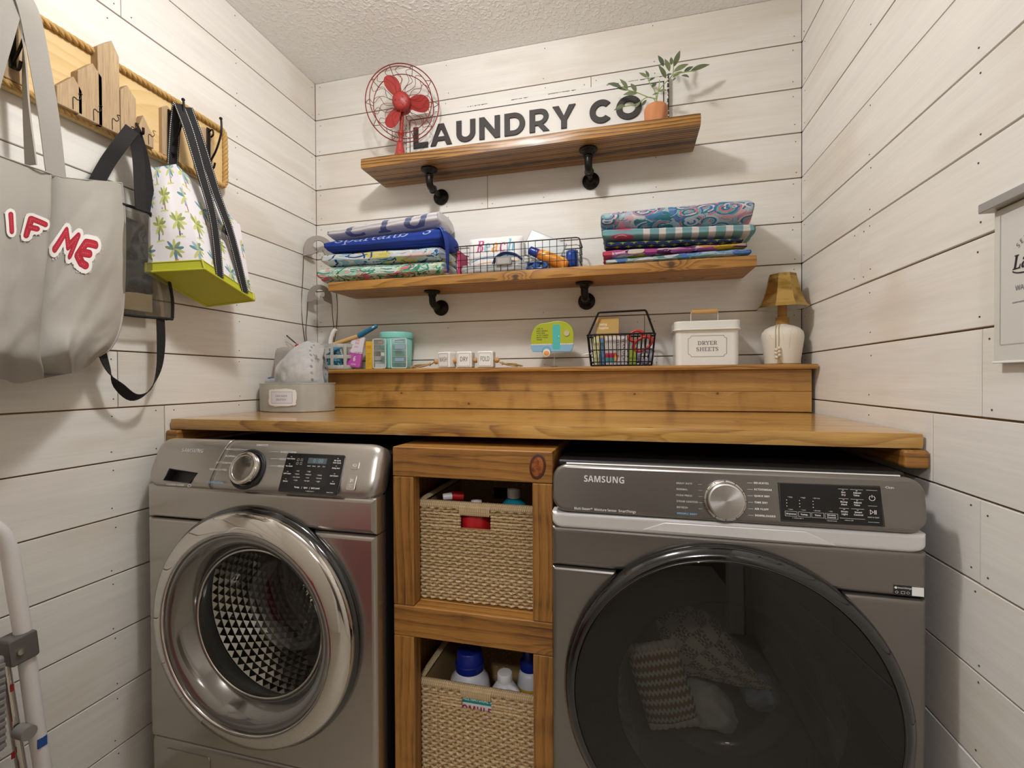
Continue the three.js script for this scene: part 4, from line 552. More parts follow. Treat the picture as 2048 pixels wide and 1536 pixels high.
towel('royal blue towel with pale script lettering in the left stack', GL, { x0: 0.178, x1: 0.668, l: [1.6415, 1.688], r: [1.634, 1.705], z0: 0.01, z1: 0.194, seed: 23, sag: 0.004 }, cloth((c, w, h) => { c.fillStyle = '#2444a8'; c.fillRect(0, 0, w, h); c.fillStyle = '#b9c6ea'; c.font = 'italic 150px serif'; c.fillText('Spartanb   S', 90, 150, 880); }), lumpy(patch([[[0.63, 1.704, 0.13], [0.645, 1.706, 0.16], [0.64, 1.7, 0.188]], [[0.66, 1.695, 0.125], [0.672, 1.695, 0.16], [0.668, 1.685, 0.19]], [[0.676, 1.65, 0.13], [0.688, 1.64, 0.165], [0.684, 1.63, 0.192]], [[0.68, 1.59, 0.14], [0.69, 1.575, 0.17], [0.688, 1.56, 0.19]], [[0.684, 1.545, 0.15], [0.69, 1.53, 0.172], [0.69, 1.524, 0.186]]], 10, 24), 0.003, 40, 3));
towel('white towel with large slate-blue letters on top of the left stack', GL, { x0: 0.19, x1: 0.655, l: [1.6895, 1.736], r: [1.7065, 1.772], z0: 0.012, z1: 0.19, seed: 34, e: 2.2 }, cloth((c, w, h) => { c.fillStyle = '#efebec'; c.fillRect(0, 0, w, h); c.fillStyle = '#8089ac'; c.font = 'bold 380px sans-serif'; c.save(); c.transform(1.25, 0, -0.22, 1, 0, 0); c.fillText('C I U', 150, 300, 640); c.restore(); }));
towel('pale blue and green floral towel at the bottom of the right stack', GR, { x0: 1.262, x1: 1.712, l: [S2 + 0.0005, 1.54], r: [S2 + 0.0005, 1.548], z0: 0.01, z1: 0.19, seed: 41, layers: 1 }, cloth((c, w, h) => { c.fillStyle = '#c3d6e4'; c.fillRect(0, 0, w, h); blobs(c, w, h, ['#5f8fd8', '#7fb4e2', '#eef2f2', '#8fc7b4', '#6fa996'], 34, 22, 50, 140); strokes(c, w, h, ['#eef2f0', '#4f83cf', '#7dbfa4'], 120, 23, [30, 80], [4, 9]); }));
const pinkT = towel('orange, pink and purple flowered towel in the right stack', GR, { x0: 1.252, x1: 1.7, l: [1.5412, 1.574], r: [1.549, 1.562], z0: 0.012, z1: 0.186, seed: 52, layers: 1 }, cloth((c, w, h) => { c.fillStyle = '#ead6dc'; c.fillRect(0, 0, w, h); blobs(c, w, h, ['#e8a12e', '#f0c23a', '#cf5aa4', '#d97cc0', '#7d2f74', '#f4e9d8', '#5a2560'], 36, 31, 60, 150); strokes(c, w, h, ['#5a2560', '#f4e9d8'], 60, 33, [20, 60], [3, 7]); c.fillStyle = '#dc5470'; c.fillRect(0, 0, 70, h); }));
towel('navy towel with lime diamond lattice in the right stack', GR, { x0: 1.262, x1: 1.69, l: [1.5752, 1.601], r: [1.5632, 1.582], z0: 0.014, z1: 0.184, seed: 63, layers: 1 }, cloth((c, w, h) => { c.fillStyle = '#1f2f63'; c.fillRect(0, 0, w, h); c.fillStyle = '#98ad33'; for (let i = 0; i < 12; i++) for (let j = 0; j < 4; j++) { const x = i * 88 + (j % 2) * 44, y = j * 128; c.beginPath(); for (let k = 0; k < 4; k++) { const a = k * 1.5708; c.lineTo(x + 38 * Math.cos(a), y + 52 * Math.sin(a)); c.quadraticCurveTo(x + 5 * Math.cos(a + 0.78), y + 5 * Math.sin(a + 0.78), x + 38 * Math.cos(a + 1.5708), y + 52 * Math.sin(a + 1.5708)); } c.fill(); } }));
towel('aqua and white striped towel in the right stack', GR, { x0: 1.252, x1: 1.722, l: [1.6022, 1.646], r: [1.5832, 1.622], z0: 0.012, z1: 0.19, seed: 74, layers: 1 }, cloth((c, w, h) => { c.fillStyle = '#84b6ba'; c.fillRect(0, 0, w, h); c.fillStyle = '#ece6e4'; for (let i = 0; i < 8; i++) c.fillRect(285 + i * 110, 0, 46, h); c.fillStyle = '#dd5f85'; for (const y of [40, 230, 420]) { c.beginPath(); c.ellipse(140, y + 20, 80, 70, 0.4, 0, 7); c.fill(); } c.strokeStyle = '#ecd9dc'; c.lineWidth = 14; for (const y of [60, 250, 440]) { c.beginPath(); c.arc(130, y, 40, 3, 6); c.stroke(); } }));
towel('rolled pink and turquoise paisley towel on top of the right stack', GR, { x0: 1.244, x1: 1.72, l: [1.6475, 1.712], r: [1.632, 1.714], z0: 0.014, z1: 0.176, seed: 85, e: 2.1, crease: 0 }, cloth((c, w, h) => {
  c.fillStyle = '#bcd3de'; c.fillRect(0, 0, w, h); blobs(c, w, h, ['#e6a3b6', '#efc4cf', '#6fb6c4', '#3f8f9f', '#5f8fc8', '#dfe8ee'], 50, 61, 30, 110); seedState = 62;
  for (let i = 0; i < 34; i++) { const x = rr(0, w), y = rr(0, h), r = rr(40, 90), a0 = rr(0, 6), cs = ['#e07f98', '#2f8496', '#f3dfe4', '#4f7fc0', '#78c2b4']; for (let k = 0; k < 4; k++) { c.strokeStyle = cs[(i + k) % 5]; c.lineWidth = 13; c.beginPath(); c.arc(x, y, r - k * 17 > 2 ? r - k * 17 : 2, a0, a0 + 4.4); c.stroke(); } }
  strokes(c, w, h, ['#f3eef2', '#e58aa4', '#3a8fa0'], 160, 66, [20, 70], [2, 6]);
}));

// ---- black wire basket with beach things
const grid = (x0, x1, y0, y1, z0, z1, nx, ny, nz, r, flare = 0) => { // wires of an open box basket
  const o = { rim: [], wire: [] }, X = (x, y) => x + (x - (x0 + x1) / 2) * flare * (y - y1) / (y1 - y0), Z = (z, y) => z + (z - (z0 + z1) / 2) * flare * (y - y1) / (y1 - y0);
  const hoop = (y, rad) => { const c = 0.008, a = X(x0, y), b = X(x1, y), e = Z(z0, y), f = Z(z1, y); return tube([[a + c, y, e], [b - c, y, e], [b, y, e + c], [b, y, f - c], [b - c, y, f], [a + c, y, f], [a, y, f - c], [a, y, e + c]], rad, 80, 5, true, 0.02); };
  o.rim.push(hoop(y1, r * 1.9)); for (let j = 0; j < ny; j++) o.wire.push(hoop(lerp(y0, y1, j / ny), r));
  for (let i = 1; i < nx; i++) { const x = lerp(x0, x1, i / nx); o.wire.push(tube([[X(x, y1), y1, z1], [X(x, y0), y0, Z(z1, y0)], [X(x, y0), y0, Z(z0, y0)], [X(x, y1), y1, z0]], r, 24, 5, false, 0.01)); }
  for (let i = 1; i < nz; i++) { const z = lerp(z0, z1, i / nz); o.wire.push(tube([[x0, y1, z], [X(x0, y0), y0, Z(z, y0)], [X(x1, y0), y0, Z(z, y0)], [x1, y1, z]], r, 24, 5, false, 0.01)); } return o;
};
{
  const t = thing('wire_basket', 'shallow black wire grid basket between the towel stacks', 'basket', [0.941, S2, 0.104]);
  const g = grid(0.712, 1.17, S2 + 0.002, 1.622, 0.036, 0.172, 18, 4, 5, 0.0011);
  g.rim.forEach((x) => wpart(t, 'rim', x, M.wire)); g.wire.forEach((x) => wpart(t, 'wire', x, M.wire));
  const p = wpart(t, 'label_holder', [extr(rrect(0.872, 0.93, 1.545, 1.574, 0.004), 0.002, 0.0006).translate(0, 0, 0.173)], std({ color: 0x8a8883, metalness: 0.6, roughness: 0.4 }), 'grey metal label holder');
  wpart(p, 'card', bx(0.879, 0.923, 1.549, 1.569, 0.1754, 0.1757), std({ color: 0xa3a09a, roughness: 0.7 }));
}
function pillow(x0, x1, y0, y1, z0, z1, seed, puff = 0.5) { const hx = (x1 - x0) / 2, hy = (y1 - y0) / 2, hz = (z1 - z0) / 2, g = new THREE.BoxGeometry(2, 2, 2, 24, 16, 4), p = g.attributes.position; for (let i = 0; i < p.count; i++) { const x = p.getX(i), y = p.getY(i), z = p.getZ(i), k = Math.pow(Math.max(0, (1 - x * x * x * x) * (1 - y * y * y * y)), puff); p.setXYZ(i, x * hx * (0.96 + 0.04 * Math.cos(y * 1.57)), y * hy * (0.95 + 0.05 * Math.cos(x * 1.57)), z * hz * (0.08 + 0.92 * k)); } lumpy(g, Math.min(hx, hy) * 0.06, 0.9 / hx * 1.6, seed); return g.translate((x0 + x1) / 2, (y0 + y1) / 2, (z0 + z1) / 2); }
{
  const beach = canvas(512, 256, (c, w, h) => { c.fillStyle = '#ece9e6'; c.fillRect(0, 0, w, h); c.font = 'italic bold 110px serif'; [['B', '#c9578c'], ['e', '#8fc3cf'], ['a', '#e8a356'], ['c', '#d77aa0'], ['h', '#7cb7cf']].forEach(([s, col], i) => { c.fillStyle = col; c.fillText(s, 80 + i * 72, 110); }); c.lineWidth = 7; [['#6f9fd0', 150], ['#e6a870', 185], ['#c04a86', 222]].forEach(([col, y]) => { c.strokeStyle = col; c.beginPath(); c.moveTo(40, y + 20); c.quadraticCurveTo(200, y - 26, 480, y - 6); c.stroke(); }); });
  const g = pillow(0.748, 0.962, S2 + 0.004, 1.668, 0.075, 0.135, 3, 0.45);
  solo('beach_pouch', 'white cloth pouch with colourful script lettering in the wire basket', 'pouch', g, std({ map: beach, roughness: 0.9 }));
  solo('frosted_lid', 'frosted plastic lid leaning in the back of the wire basket', 'lid', new RoundedBoxGeometry(0.15, 0.1, 0.012, 3, 0.005).rotateX(-0.12).rotateZ(-0.45).translate(1.028, 1.622, 0.066), phys({ color: 0xdfe3e2, roughness: 0.3, transmission: 0.45, thickness: 0 }));
  const b = thing('sunscreen_bottle', 'orange sunscreen bottle with a blue cap lying in the wire basket', 'bottle', [1.065, S2 + 0.045, 0.135]);
  const art = canvas(256, 256, (c, w, h) => { c.fillStyle = '#dd8a2c'; c.fillRect(0, 0, w, h); c.fillStyle = '#d9532f'; c.fillRect(0, 60, w, 26); c.fillStyle = '#f3d36a'; blobs(c, w, h, ['#f3d36a', '#efb04a', '#c7d9a0'], 12, 5, 10, 26); });
  const R = (gg) => gg.rotateZ(1.12 + Math.PI / 2 - 1.5708 + 0.0).rotateX(0.05);
  part(b, 'body', R(lathe([[0, -0.07], [0.02, -0.07], [0.023, -0.06], [0.023, 0.02], [0.018, 0.045], [0.014, 0.05], [0, 0.05]], 24)), phys({ map: art, roughness: 0.3, clearcoat: 0.4 })); part(b, 'cap', R(lathe([[0.0145, 0.048], [0.0165, 0.05], [0.0155, 0.082], [0.01, 0.086], [0, 0.086]], 20)), phys({ color: 0x23409a, roughness: 0.3 }), 'blue cap');
  solo('snack_packet', 'dark blue foil packet at the right end of the wire basket', 'packet', pillow(1.118, 1.162, S2 + 0.003, 1.596, 0.07, 0.15, 8), phys({ color: 0x24479c, roughness: 0.3, metalness: 0.3 }));
  solo('goggles_strap', 'navy blue strap curling behind the label holder in the wire basket', 'strap', ribbon([[0.855, 1.548, 0.155], [0.87, 1.575, 0.158], [0.9, 1.59, 0.158], [0.94, 1.583, 0.156], [0.965, 1.565, 0.152]], [0, 0.4, 1], 0.016, 0.003), std({ color: 0x2b4a86, roughness: 0.6 }));
  solo('clear_bag', 'crinkled clear plastic bag at the bottom of the wire basket', 'bag', lumpy(pillow(0.735, 0.985, S2 + 0.003, 1.556, 0.137, 0.167, 14), 0.003, 40, 2), phys({ color: 0xd9dcdc, roughness: 0.12, transmission: 0.5, thickness: 0 }));
  solo('notebook', 'thin magenta notebook at the left end of the wire basket', 'notebook', bx(0.7165, 0.7265, S2 + 0.003, 1.612, 0.06, 0.15, 0.002), std({ color: 0xc02a62, roughness: 0.5 }));
  solo('blue_goggles', 'blue swimming goggles on the floor of the wire basket', 'goggles', [torus(0.018, 0.007, 8, 20).scale(1.2, 0.8, 1).rotateX(-0.5).translate(1.03, S2 + 0.02, 0.15), torus(0.018, 0.007, 8, 20).scale(1.2, 0.8, 1).rotateX(-0.5).translate(1.0, S2 + 0.022, 0.145)], phys({ color: 0x24508f, roughness: 0.2 }));
}

// ---------------------------------------------------------------- things on the counter and its ledge
const galv = std({ color: 0xd4d5cf, metalness: 0.4, roughness: 0.5, map: dataTex(256, 256, (x, y) => { const k = 205 + 50 * fbm(x / 26, y / 26, 12, 4) + 12 * (vnoise(x / 5, y / 60, 3) - 0.5); return [k, k, k - 3]; }) });
const terry = (c) => std({ color: c, roughness: 1, bumpMap: cl(terryBump, 5, 5), bumpScale: 0.003, side: DS });
{ // galvanised tub
  const t = thing('galvanised_tub', 'galvanised metal tub with a torn paper label at the left end of the counter', 'tub', [0.152, TOP, 0.318]);
  const ov = (g) => g.scale(1, 1, 0.68);
  part(t, 'tub_wall', ov(lathe([[0, 0.0005], [0.139, 0.0005], [0.141, 0.003], [0.143, 0.098], [0.1445, 0.1], [0.143, 0.1015], [0.141, 0.1], [0.139, 0.006], [0, 0.004]], 64)), galv); part(t, 'rim', ov(torus(0.1435, 0.0016, 6, 72).rotateX(Math.PI / 2).translate(0, 0.1005, 0)), galv);
  const cs = canvas(384, 220, (c, w, h) => { c.clearRect(0, 0, w, h); seedState = 4; c.fillStyle = '#ece9e4'; c.beginPath(); for (let i = 0; i <= 80; i++) { const a = i / 80 * 6.2832, e = 6, cx = Math.sign(Math.cos(a)) * Math.pow(Math.abs(Math.cos(a)), 2 / e), sy = Math.sign(Math.sin(a)) * Math.pow(Math.abs(Math.sin(a)), 2 / e); c.lineTo(w / 2 + cx * (w / 2 - 12 + rr(-8, 8)), h / 2 + sy * (h / 2 - 12 + rr(-8, 8))); } c.fill(); c.fillStyle = '#e2e1e8'; c.fillRect(58, 44, 268, 132); c.strokeStyle = '#77708a'; c.lineWidth = 3; c.strokeRect(58, 44, 268, 132); c.fillStyle = '#6f6878'; c.font = '32px monospace'; c.textAlign = 'center'; c.fillText('CARCADER', w / 2, 104); c.fillText('DRAPERY', w / 2, 146); });
  const lg = new THREE.PlaneGeometry(0.115, 0.066, 24, 1), lp = lg.attributes.position; for (let i = 0; i < lp.count; i++) { const a = Math.asin(clamp((lp.getX(i) + 0.012) / 0.144, -1, 1)); lp.setXYZ(i, 0.1445 * Math.sin(a), lp.getY(i) + 0.052, 0.1445 * 0.68 * Math.cos(a) + 0.001); } lg.computeVertexNormals();
  part(t, 'paper_label', lg, std({ map: cs, transparent: true, roughness: 0.9 }), 'torn white paper label');
  const draped = (pts, seed, amp) => lumpy(lumpy(patch(pts, 48, 48), amp * 2.4, 13, seed), amp * 0.7, 60, seed + 4);
  solo('white_towel', 'white terry towel with grey motif standing up in the galvanised tub', 'towel', (() => { const g = draped([[[0.135, 1.252, 0.3], [0.175, 1.264, 0.33], [0.215, 1.278, 0.34], [0.245, 1.272, 0.33], [0.26, 1.262, 0.31]], [[0.1, 1.21, 0.33], [0.16, 1.225, 0.375], [0.21, 1.24, 0.38], [0.25, 1.23, 0.36], [0.262, 1.2, 0.32]], [[0.08, 1.16, 0.35], [0.15, 1.17, 0.395], [0.21, 1.17, 0.395], [0.26, 1.16, 0.37], [0.268, 1.15, 0.32]], [[0.085, 1.07, 0.35], [0.15, 1.07, 0.385], [0.2, 1.07, 0.385], [0.255, 1.07, 0.36], [0.27, 1.07, 0.32]]], 5, 0.004); const b = draped([[[0.135, 1.252, 0.298], [0.175, 1.264, 0.328], [0.215, 1.278, 0.338], [0.245, 1.272, 0.328], [0.26, 1.262, 0.308]], [[0.1, 1.2, 0.28], [0.16, 1.2, 0.29], [0.21, 1.2, 0.29], [0.25, 1.2, 0.29], [0.26, 1.19, 0.29]], [[0.09, 1.07, 0.28], [0.15, 1.07, 0.28], [0.2, 1.07, 0.28], [0.25, 1.07, 0.28], [0.26, 1.07, 0.28]]], 6, 0.004); return [g, b]; })(), std({ roughness: 1, side: DS, bumpMap: cl(terryBump, 5, 5), bumpScale: 0.003, map: canvas(512, 512, (c, w, h) => { c.fillStyle = '#f6f5f4'; c.fillRect(0, 0, w, h); c.fillStyle = '#b9babd'; for (let i = 0; i < 9; i++) { c.beginPath(); c.arc(372, 60 + i * 48, 11, 0, 7); c.fill(); c.fillStyle = i % 2 ? '#c9cacd' : '#b2b3b8'; } for (let i = 0; i < 5; i++) { c.save(); c.translate(432, 190); c.rotate(i * 1.256); c.beginPath(); c.ellipse(0, -20, 8, 18, 0, 0, 7); c.fill(); c.restore(); } }) }));
  solo('grey_washcloth', 'pale beige terry cloth at the back of the galvanised tub', 'cloth', lumpy(pillow(0.034, 0.135, 1.09, 1.262, 0.272, 0.308, 21, 0.3), 0.006, 22, 4), terry(0xd9cfc8));
  solo('blue_washcloth', 'small blue cloth tucked into the left of the galvanised tub', 'cloth', pillow(0.03, 0.11, 1.07, 1.148, 0.318, 0.335, 31, 0.35), terry(0x5a83bd));
  solo('white_washcloth', 'small rolled white cloth in front of the blue one in the galvanised tub', 'cloth', pillow(0.042, 0.118, 1.075, 1.142, 0.337, 0.362, 41, 0.35), terry(0xeae4e2));
}
{ // metal strap basket with brushes
  const t = thing('metal_strap_basket', 'round grey metal strap basket behind the galvanised tub', 'basket', [0.145, LEDGE, 0.09]);
  const ov = (g) => g.scale(0.87, 1, 0.52), band = (y) => ov(lathe([[0.104, y], [0.1055, y], [0.1055, y + 0.014], [0.104, y + 0.014], [0.104, y]], 48));
  for (const y of [0.003, 0.045, 0.09]) part(t, 'band', band(y), galv);
  for (let k = 0; k < 10; k++) { const a = k / 10 * 6.2832; part(t, 'upright', bx(-0.006, 0.006, 0.002, 0.105, -0.001, 0.001).rotateY(Math.PI / 2 - a).translate(0.0926 * Math.cos(a), 0, 0.1064 * 0.52 * Math.sin(a)), galv); }
  part(t, 'bottom', ov(new THREE.CylinderGeometry(0.103, 0.103, 0.002, 40).translate(0, 0.002, 0)), galv);
  const strands = []; seedState = 14; for (let i = 0; i < 26; i++) { const x = rr(0.12, 0.19), z = rr(0.085, 0.11), y = LEDGE + rr(0.02, 0.1); strands.push(tube([[x, y, z], [x + rr(-0.02, 0.02), y - 0.012, z + 0.01], [x + rr(-0.02, 0.02), Math.max(LEDGE + 0.01, y - rr(0.02, 0.03)), z + rr(0.004, 0.012)], [x + rr(-0.02, 0.02), Math.max(LEDGE + 0.008, y - 0.05), z + 0.004]], 0.0042, 12, 6)); }
  const mop = solo('mop_head', 'turquoise rope mop head inside the metal strap basket', 'mop head', strands, std({ map: dataTex(64, 64, (x, y) => ((x * 2 + y) % 16 < 5 ? [32, 92, 120] : [96, 176, 205]), true), roughness: 0.9 })); mop.userData.kind = 'stuff';
  const b = thing('scrub_brush', 'wooden dish brush with a dark teal grip sticking out of the metal basket', 'brush', [0.19, 1.285, 0.09]);
  const dir = (p, q, r, r2) => rod(p, q, r, 12, r2);
  part(b, 'handle', dir([-0.045, -0.004, 0.0], [0.075, 0.03, 0.0], 0.0105, 0.0095), std({ color: 0xd9ae72, roughness: 0.5 })); part(b, 'grip', [dir([0.073, 0.0295, 0], [0.15, 0.066, 0], 0.0115, 0.0085), new THREE.SphereGeometry(0.0088, 12, 8).translate(0.15, 0.066, 0)], phys({ color: 0x1f6f97, roughness: 0.35 }), 'teal plastic grip'); part(b, 'hanging_hole', new THREE.SphereGeometry(0.005, 10, 8).scale(1.6, 0.8, 0.4).rotateZ(0.42).translate(0.143, 0.063, 0.008), std({ color: 0xbfd6e2, roughness: 0.6 }));
  solo('bottle_brush', 'curved white brush beside the wooden handle in the metal basket', 'brush', tube([[0.135, 1.268, 0.1], [0.138, 1.3, 0.1], [0.15, 1.33, 0.1], [0.162, 1.345, 0.098]], 0.0085, 16, 8), M.whitePlastic);
  solo('measuring_spoon', 'shiny steel spoon lying at the right of the metal basket', 'spoon', [new THREE.SphereGeometry(0.02, 16, 10).scale(1.4, 0.7, 0.9).translate(0.2, 1.21, 0.085), rod([0.196, 1.215, 0.085], [0.175, 1.28, 0.08], 0.003, 8)], M.chrome);
  const cp = thing('clip_loop', 'red clip on a wire loop at the left of the metal basket', 'clip', [0.02, 1.28, 0.155]);
  part(cp, 'wire_loop', tube([[0.002, 0, 0], [-0.004, 0.012, 0.012], [-0.002, 0.028, 0.045], [0.0, 0.034, 0.06], [0.002, 0.026, 0.055], [0.006, 0.004, 0.016]], 0.0012, 30, 6), M.iron); part(cp, 'red_clip', new RoundedBoxGeometry(0.018, 0.02, 0.01, 3, 0.005).rotateZ(0.2).translate(0.004, -0.008, 0.004), phys({ color: 0xc2201c, roughness: 0.35 }), 'red plastic clip');
}
{ // packets and boxes
  const pk = canvas(160, 256, (c, w, h) => { c.fillStyle = '#ded5dc'; c.fillRect(0, 0, w, h); c.fillStyle = '#c055ae'; c.fillRect(0, 140, w, 116); c.fillStyle = '#7b4a78'; seedState = 3; for (let i = 0; i < 40; i++) c.fillRect(rr(0, w), rr(118, 150), rr(3, 8), rr(3, 7)); c.fillStyle = '#d4879a'; c.font = 'bold 30px sans-serif'; c.textAlign = 'center'; c.fillText('eee', 84, 40); c.fillText('eee', 84, 64); c.fillStyle = '#8d7f9c'; c.font = '20px sans-serif'; c.fillText('apple', 80, 92); c.fillStyle = '#f0e6ee'; c.font = 'bold 54px sans-serif'; c.fillText('6', 84, 206); c.font = '18px sans-serif'; c.fillText('sachets', 84, 238); });
  solo('detergent_sachet', 'white and magenta printed sachet leaning beside the yellow box', 'sachet', (() => { const g = new RoundedBoxGeometry(0.06, 0.128, 0.014, 2, 0.004).rotateX(-0.12).rotateZ(-0.14); return g.translate(0.252, LEDGE + 0.0715, 0.092); })(), std({ map: pk, roughness: 0.5 }));
  const yb = canvas(96, 256, (c, w, h) => { c.fillStyle = '#dfae2d'; c.fillRect(0, 0, w, h); c.fillStyle = '#cf7c2e'; c.fillRect(14, 40, 68, 10); c.fillRect(20, 56, 56, 8); c.fillStyle = '#b98a12'; for (let i = 0; i < 9; i++) c.fillRect(16, 110 + i * 15, 62 - (i % 3) * 12, 5); });
  solo('yellow_box', 'slim yellow carton between the sachet and the clear organisers', 'box', new RoundedBoxGeometry(0.031, 0.113, 0.02, 2, 0.002).translate(0.3115, LEDGE + 0.057, 0.085), std({ map: yb, roughness: 0.6 }));
  const teal = phys({ color: 0x86d0c6, roughness: 0.35 });
  const can = thing('teal_canister', 'mint green canister with a round lid behind the clear organisers', 'canister', [0.4215, LEDGE, 0.068]);
  part(can, 'body', lathe([[0, 0], [0.055, 0], [0.058, 0.004], [0.063, 0.125], [0, 0.125]], 40), teal); part(can, 'lid', lathe([[0.064, 0.122], [0.066, 0.124], [0.067, 0.142], [0.063, 0.147], [0.03, 0.15], [0, 0.15]], 40), teal); part(can, 'front_rib', bx(-0.005, 0.005, 0.002, 0.122, 0.056, 0.064, 0.002), teal);
  const frost = phys({ color: 0xeef4f3, roughness: 0.05, transmission: 0.93, thickness: 0 }), frostEdge = phys({ color: 0xe6eeec, roughness: 0.3, transmission: 0.4, thickness: 0 });
  const org = (x0, x1, lab, fill) => {
    const t = thing('plastic_organiser', lab, 'organiser', [(x0 + x1) / 2, LEDGE, 0.143], 'clear divided organiser cases'), w = (x1 - x0) / 2;
    part(t, 'case', extr(rrect(-w, w, 0.0005, 0.118, 0.008), 0.014, 0.001, 2).translate(0, 0, -0.008), frost); part(t, 'case_rim', extr((() => { const s = rrect(-w, w, 0.0005, 0.118, 0.008); s.holes.push(rrect(-w + 0.004, w - 0.004, 0.0045, 0.114, 0.005, true)); return s; })(), 0.0025, 0.0005, 1).translate(0, 0, 0.006), frostEdge);
    for (let k = 1; k < 5; k++) part(t, 'divider', bx(-w + 0.004, w - 0.004, k * 0.0236 - 0.0006, k * 0.0236 + 0.0006, -0.007, 0.006), frostEdge);
    fill.forEach(([a, b, c, d, col]) => part(t, 'stored_piece', new RoundedBoxGeometry(b - a, d - c, 0.008, 1, 0.002).translate((a + b) / 2, (c + d) / 2, 0), std({ color: col, roughness: 0.6 })));
  };
  org(0.362, 0.419, 'clear divided case with small sewing bits in front of the mint canister', [[-0.008, 0.012, 0.098, 0.11, 0xc98f88], [-0.014, 0.0, 0.076, 0.09, 0x8a8f86], [-0.016, 0.0, 0.05, 0.068, 0x6c5f5f], [0.004, 0.018, 0.05, 0.064, 0xe8e4dc], [-0.022, 0.02, 0.002, 0.02, 0xd7d3c8]]);
  org(0.44, 0.509, 'clear divided case with white and blue bits right of the mint canister', [[-0.02, 0.02, 0.1, 0.112, 0xb8c4d8], [-0.02, 0.024, 0.075, 0.09, 0xaab8d2], [-0.02, 0.02, 0.028, 0.042, 0x9fb6d6]]);
}
{ // WASH DRY FOLD blocks on a tasselled bead string
  const white = std({ color: 0xe9e6e1, roughness: 0.6 }), bead = std({ color: 0xbf9464, roughness: 0.6 }), jute = std({ color: 0xb99b6b, roughness: 0.95 });
  const t = thing('word_block_garland', 'string of three white word blocks with wooden beads and jute tassels', 'garland', [0.735, LEDGE, 0.135]);
  for (const [x, s, turn] of [[0.657, 'WASH', -0.38], [0.733, 'DRY', 0.0], [0.8155, 'FOLD', 0.02]]) {
    const w = 0.031, b = part(t, 'word_block', new RoundedBoxGeometry(w * 2, w * 2, 0.042, 3, 0.006).rotateY(turn).translate(x - 0.735, w + 0.0004, -0.025), white);
    const tex = canvas(256, 256, (c) => { c.strokeStyle = '#6c6b6b'; c.lineWidth = 4; c.beginPath(); c.roundRect(22, 22, 212, 212, 18); c.stroke(); c.fillStyle = '#3f3f40'; c.font = '92px sans-serif'; c.textAlign = 'center'; c.save(); c.translate(128, 158); c.scale(s.length > 3 ? 0.72 : 0.86, 1.15); c.fillText(s, 0, 0); c.restore(); });
    part(b, 'block_print', new THREE.PlaneGeometry(w * 2 - 0.004, w * 2 - 0.004).translate(0, 0, 0.0214).rotateY(turn).translate(x - 0.735, w + 0.0004, -0.025), std({ map: tex, transparent: true, roughness: 0.7 }));
  }
  for (const [x, y] of [[0.614, 0.026], [0.6935, 0.028], [0.7745, 0.029], [0.858, 0.028]]) part(t, 'bead', new THREE.SphereGeometry(0.0105, 20, 14).translate(x - 0.735, y, -0.02), bead);
  for (const [x, d] of [[0.606, -1], [0.864, 1]]) { const g = []; seedState = 40 + d; for (let i = 0; i < 26; i++) g.push(tube([[x - 0.735, 0.026, -0.02], [x - 0.735 + d * 0.014, 0.016 + rr(-0.002, 0.003), -0.016 + rr(-0.004, 0.004)], [x - 0.735 + d * rr(0.05, 0.07), 0.009 + rr(-0.005, 0.006), rr(-0.02, 0.006)], [x - 0.735 + d * rr(0.075, 0.095), 0.006 + rr(-0.004, 0.004), rr(-0.025, 0.012)]], 0.0011, 10, 4)); g.push(torus(0.005, 0.002, 6, 14).rotateY(Math.PI / 2).translate(x - 0.735 + d * 0.016, 0.016, -0.016)); part(t, 'tassel', g, jute).userData.kind = 'stuff'; }
}
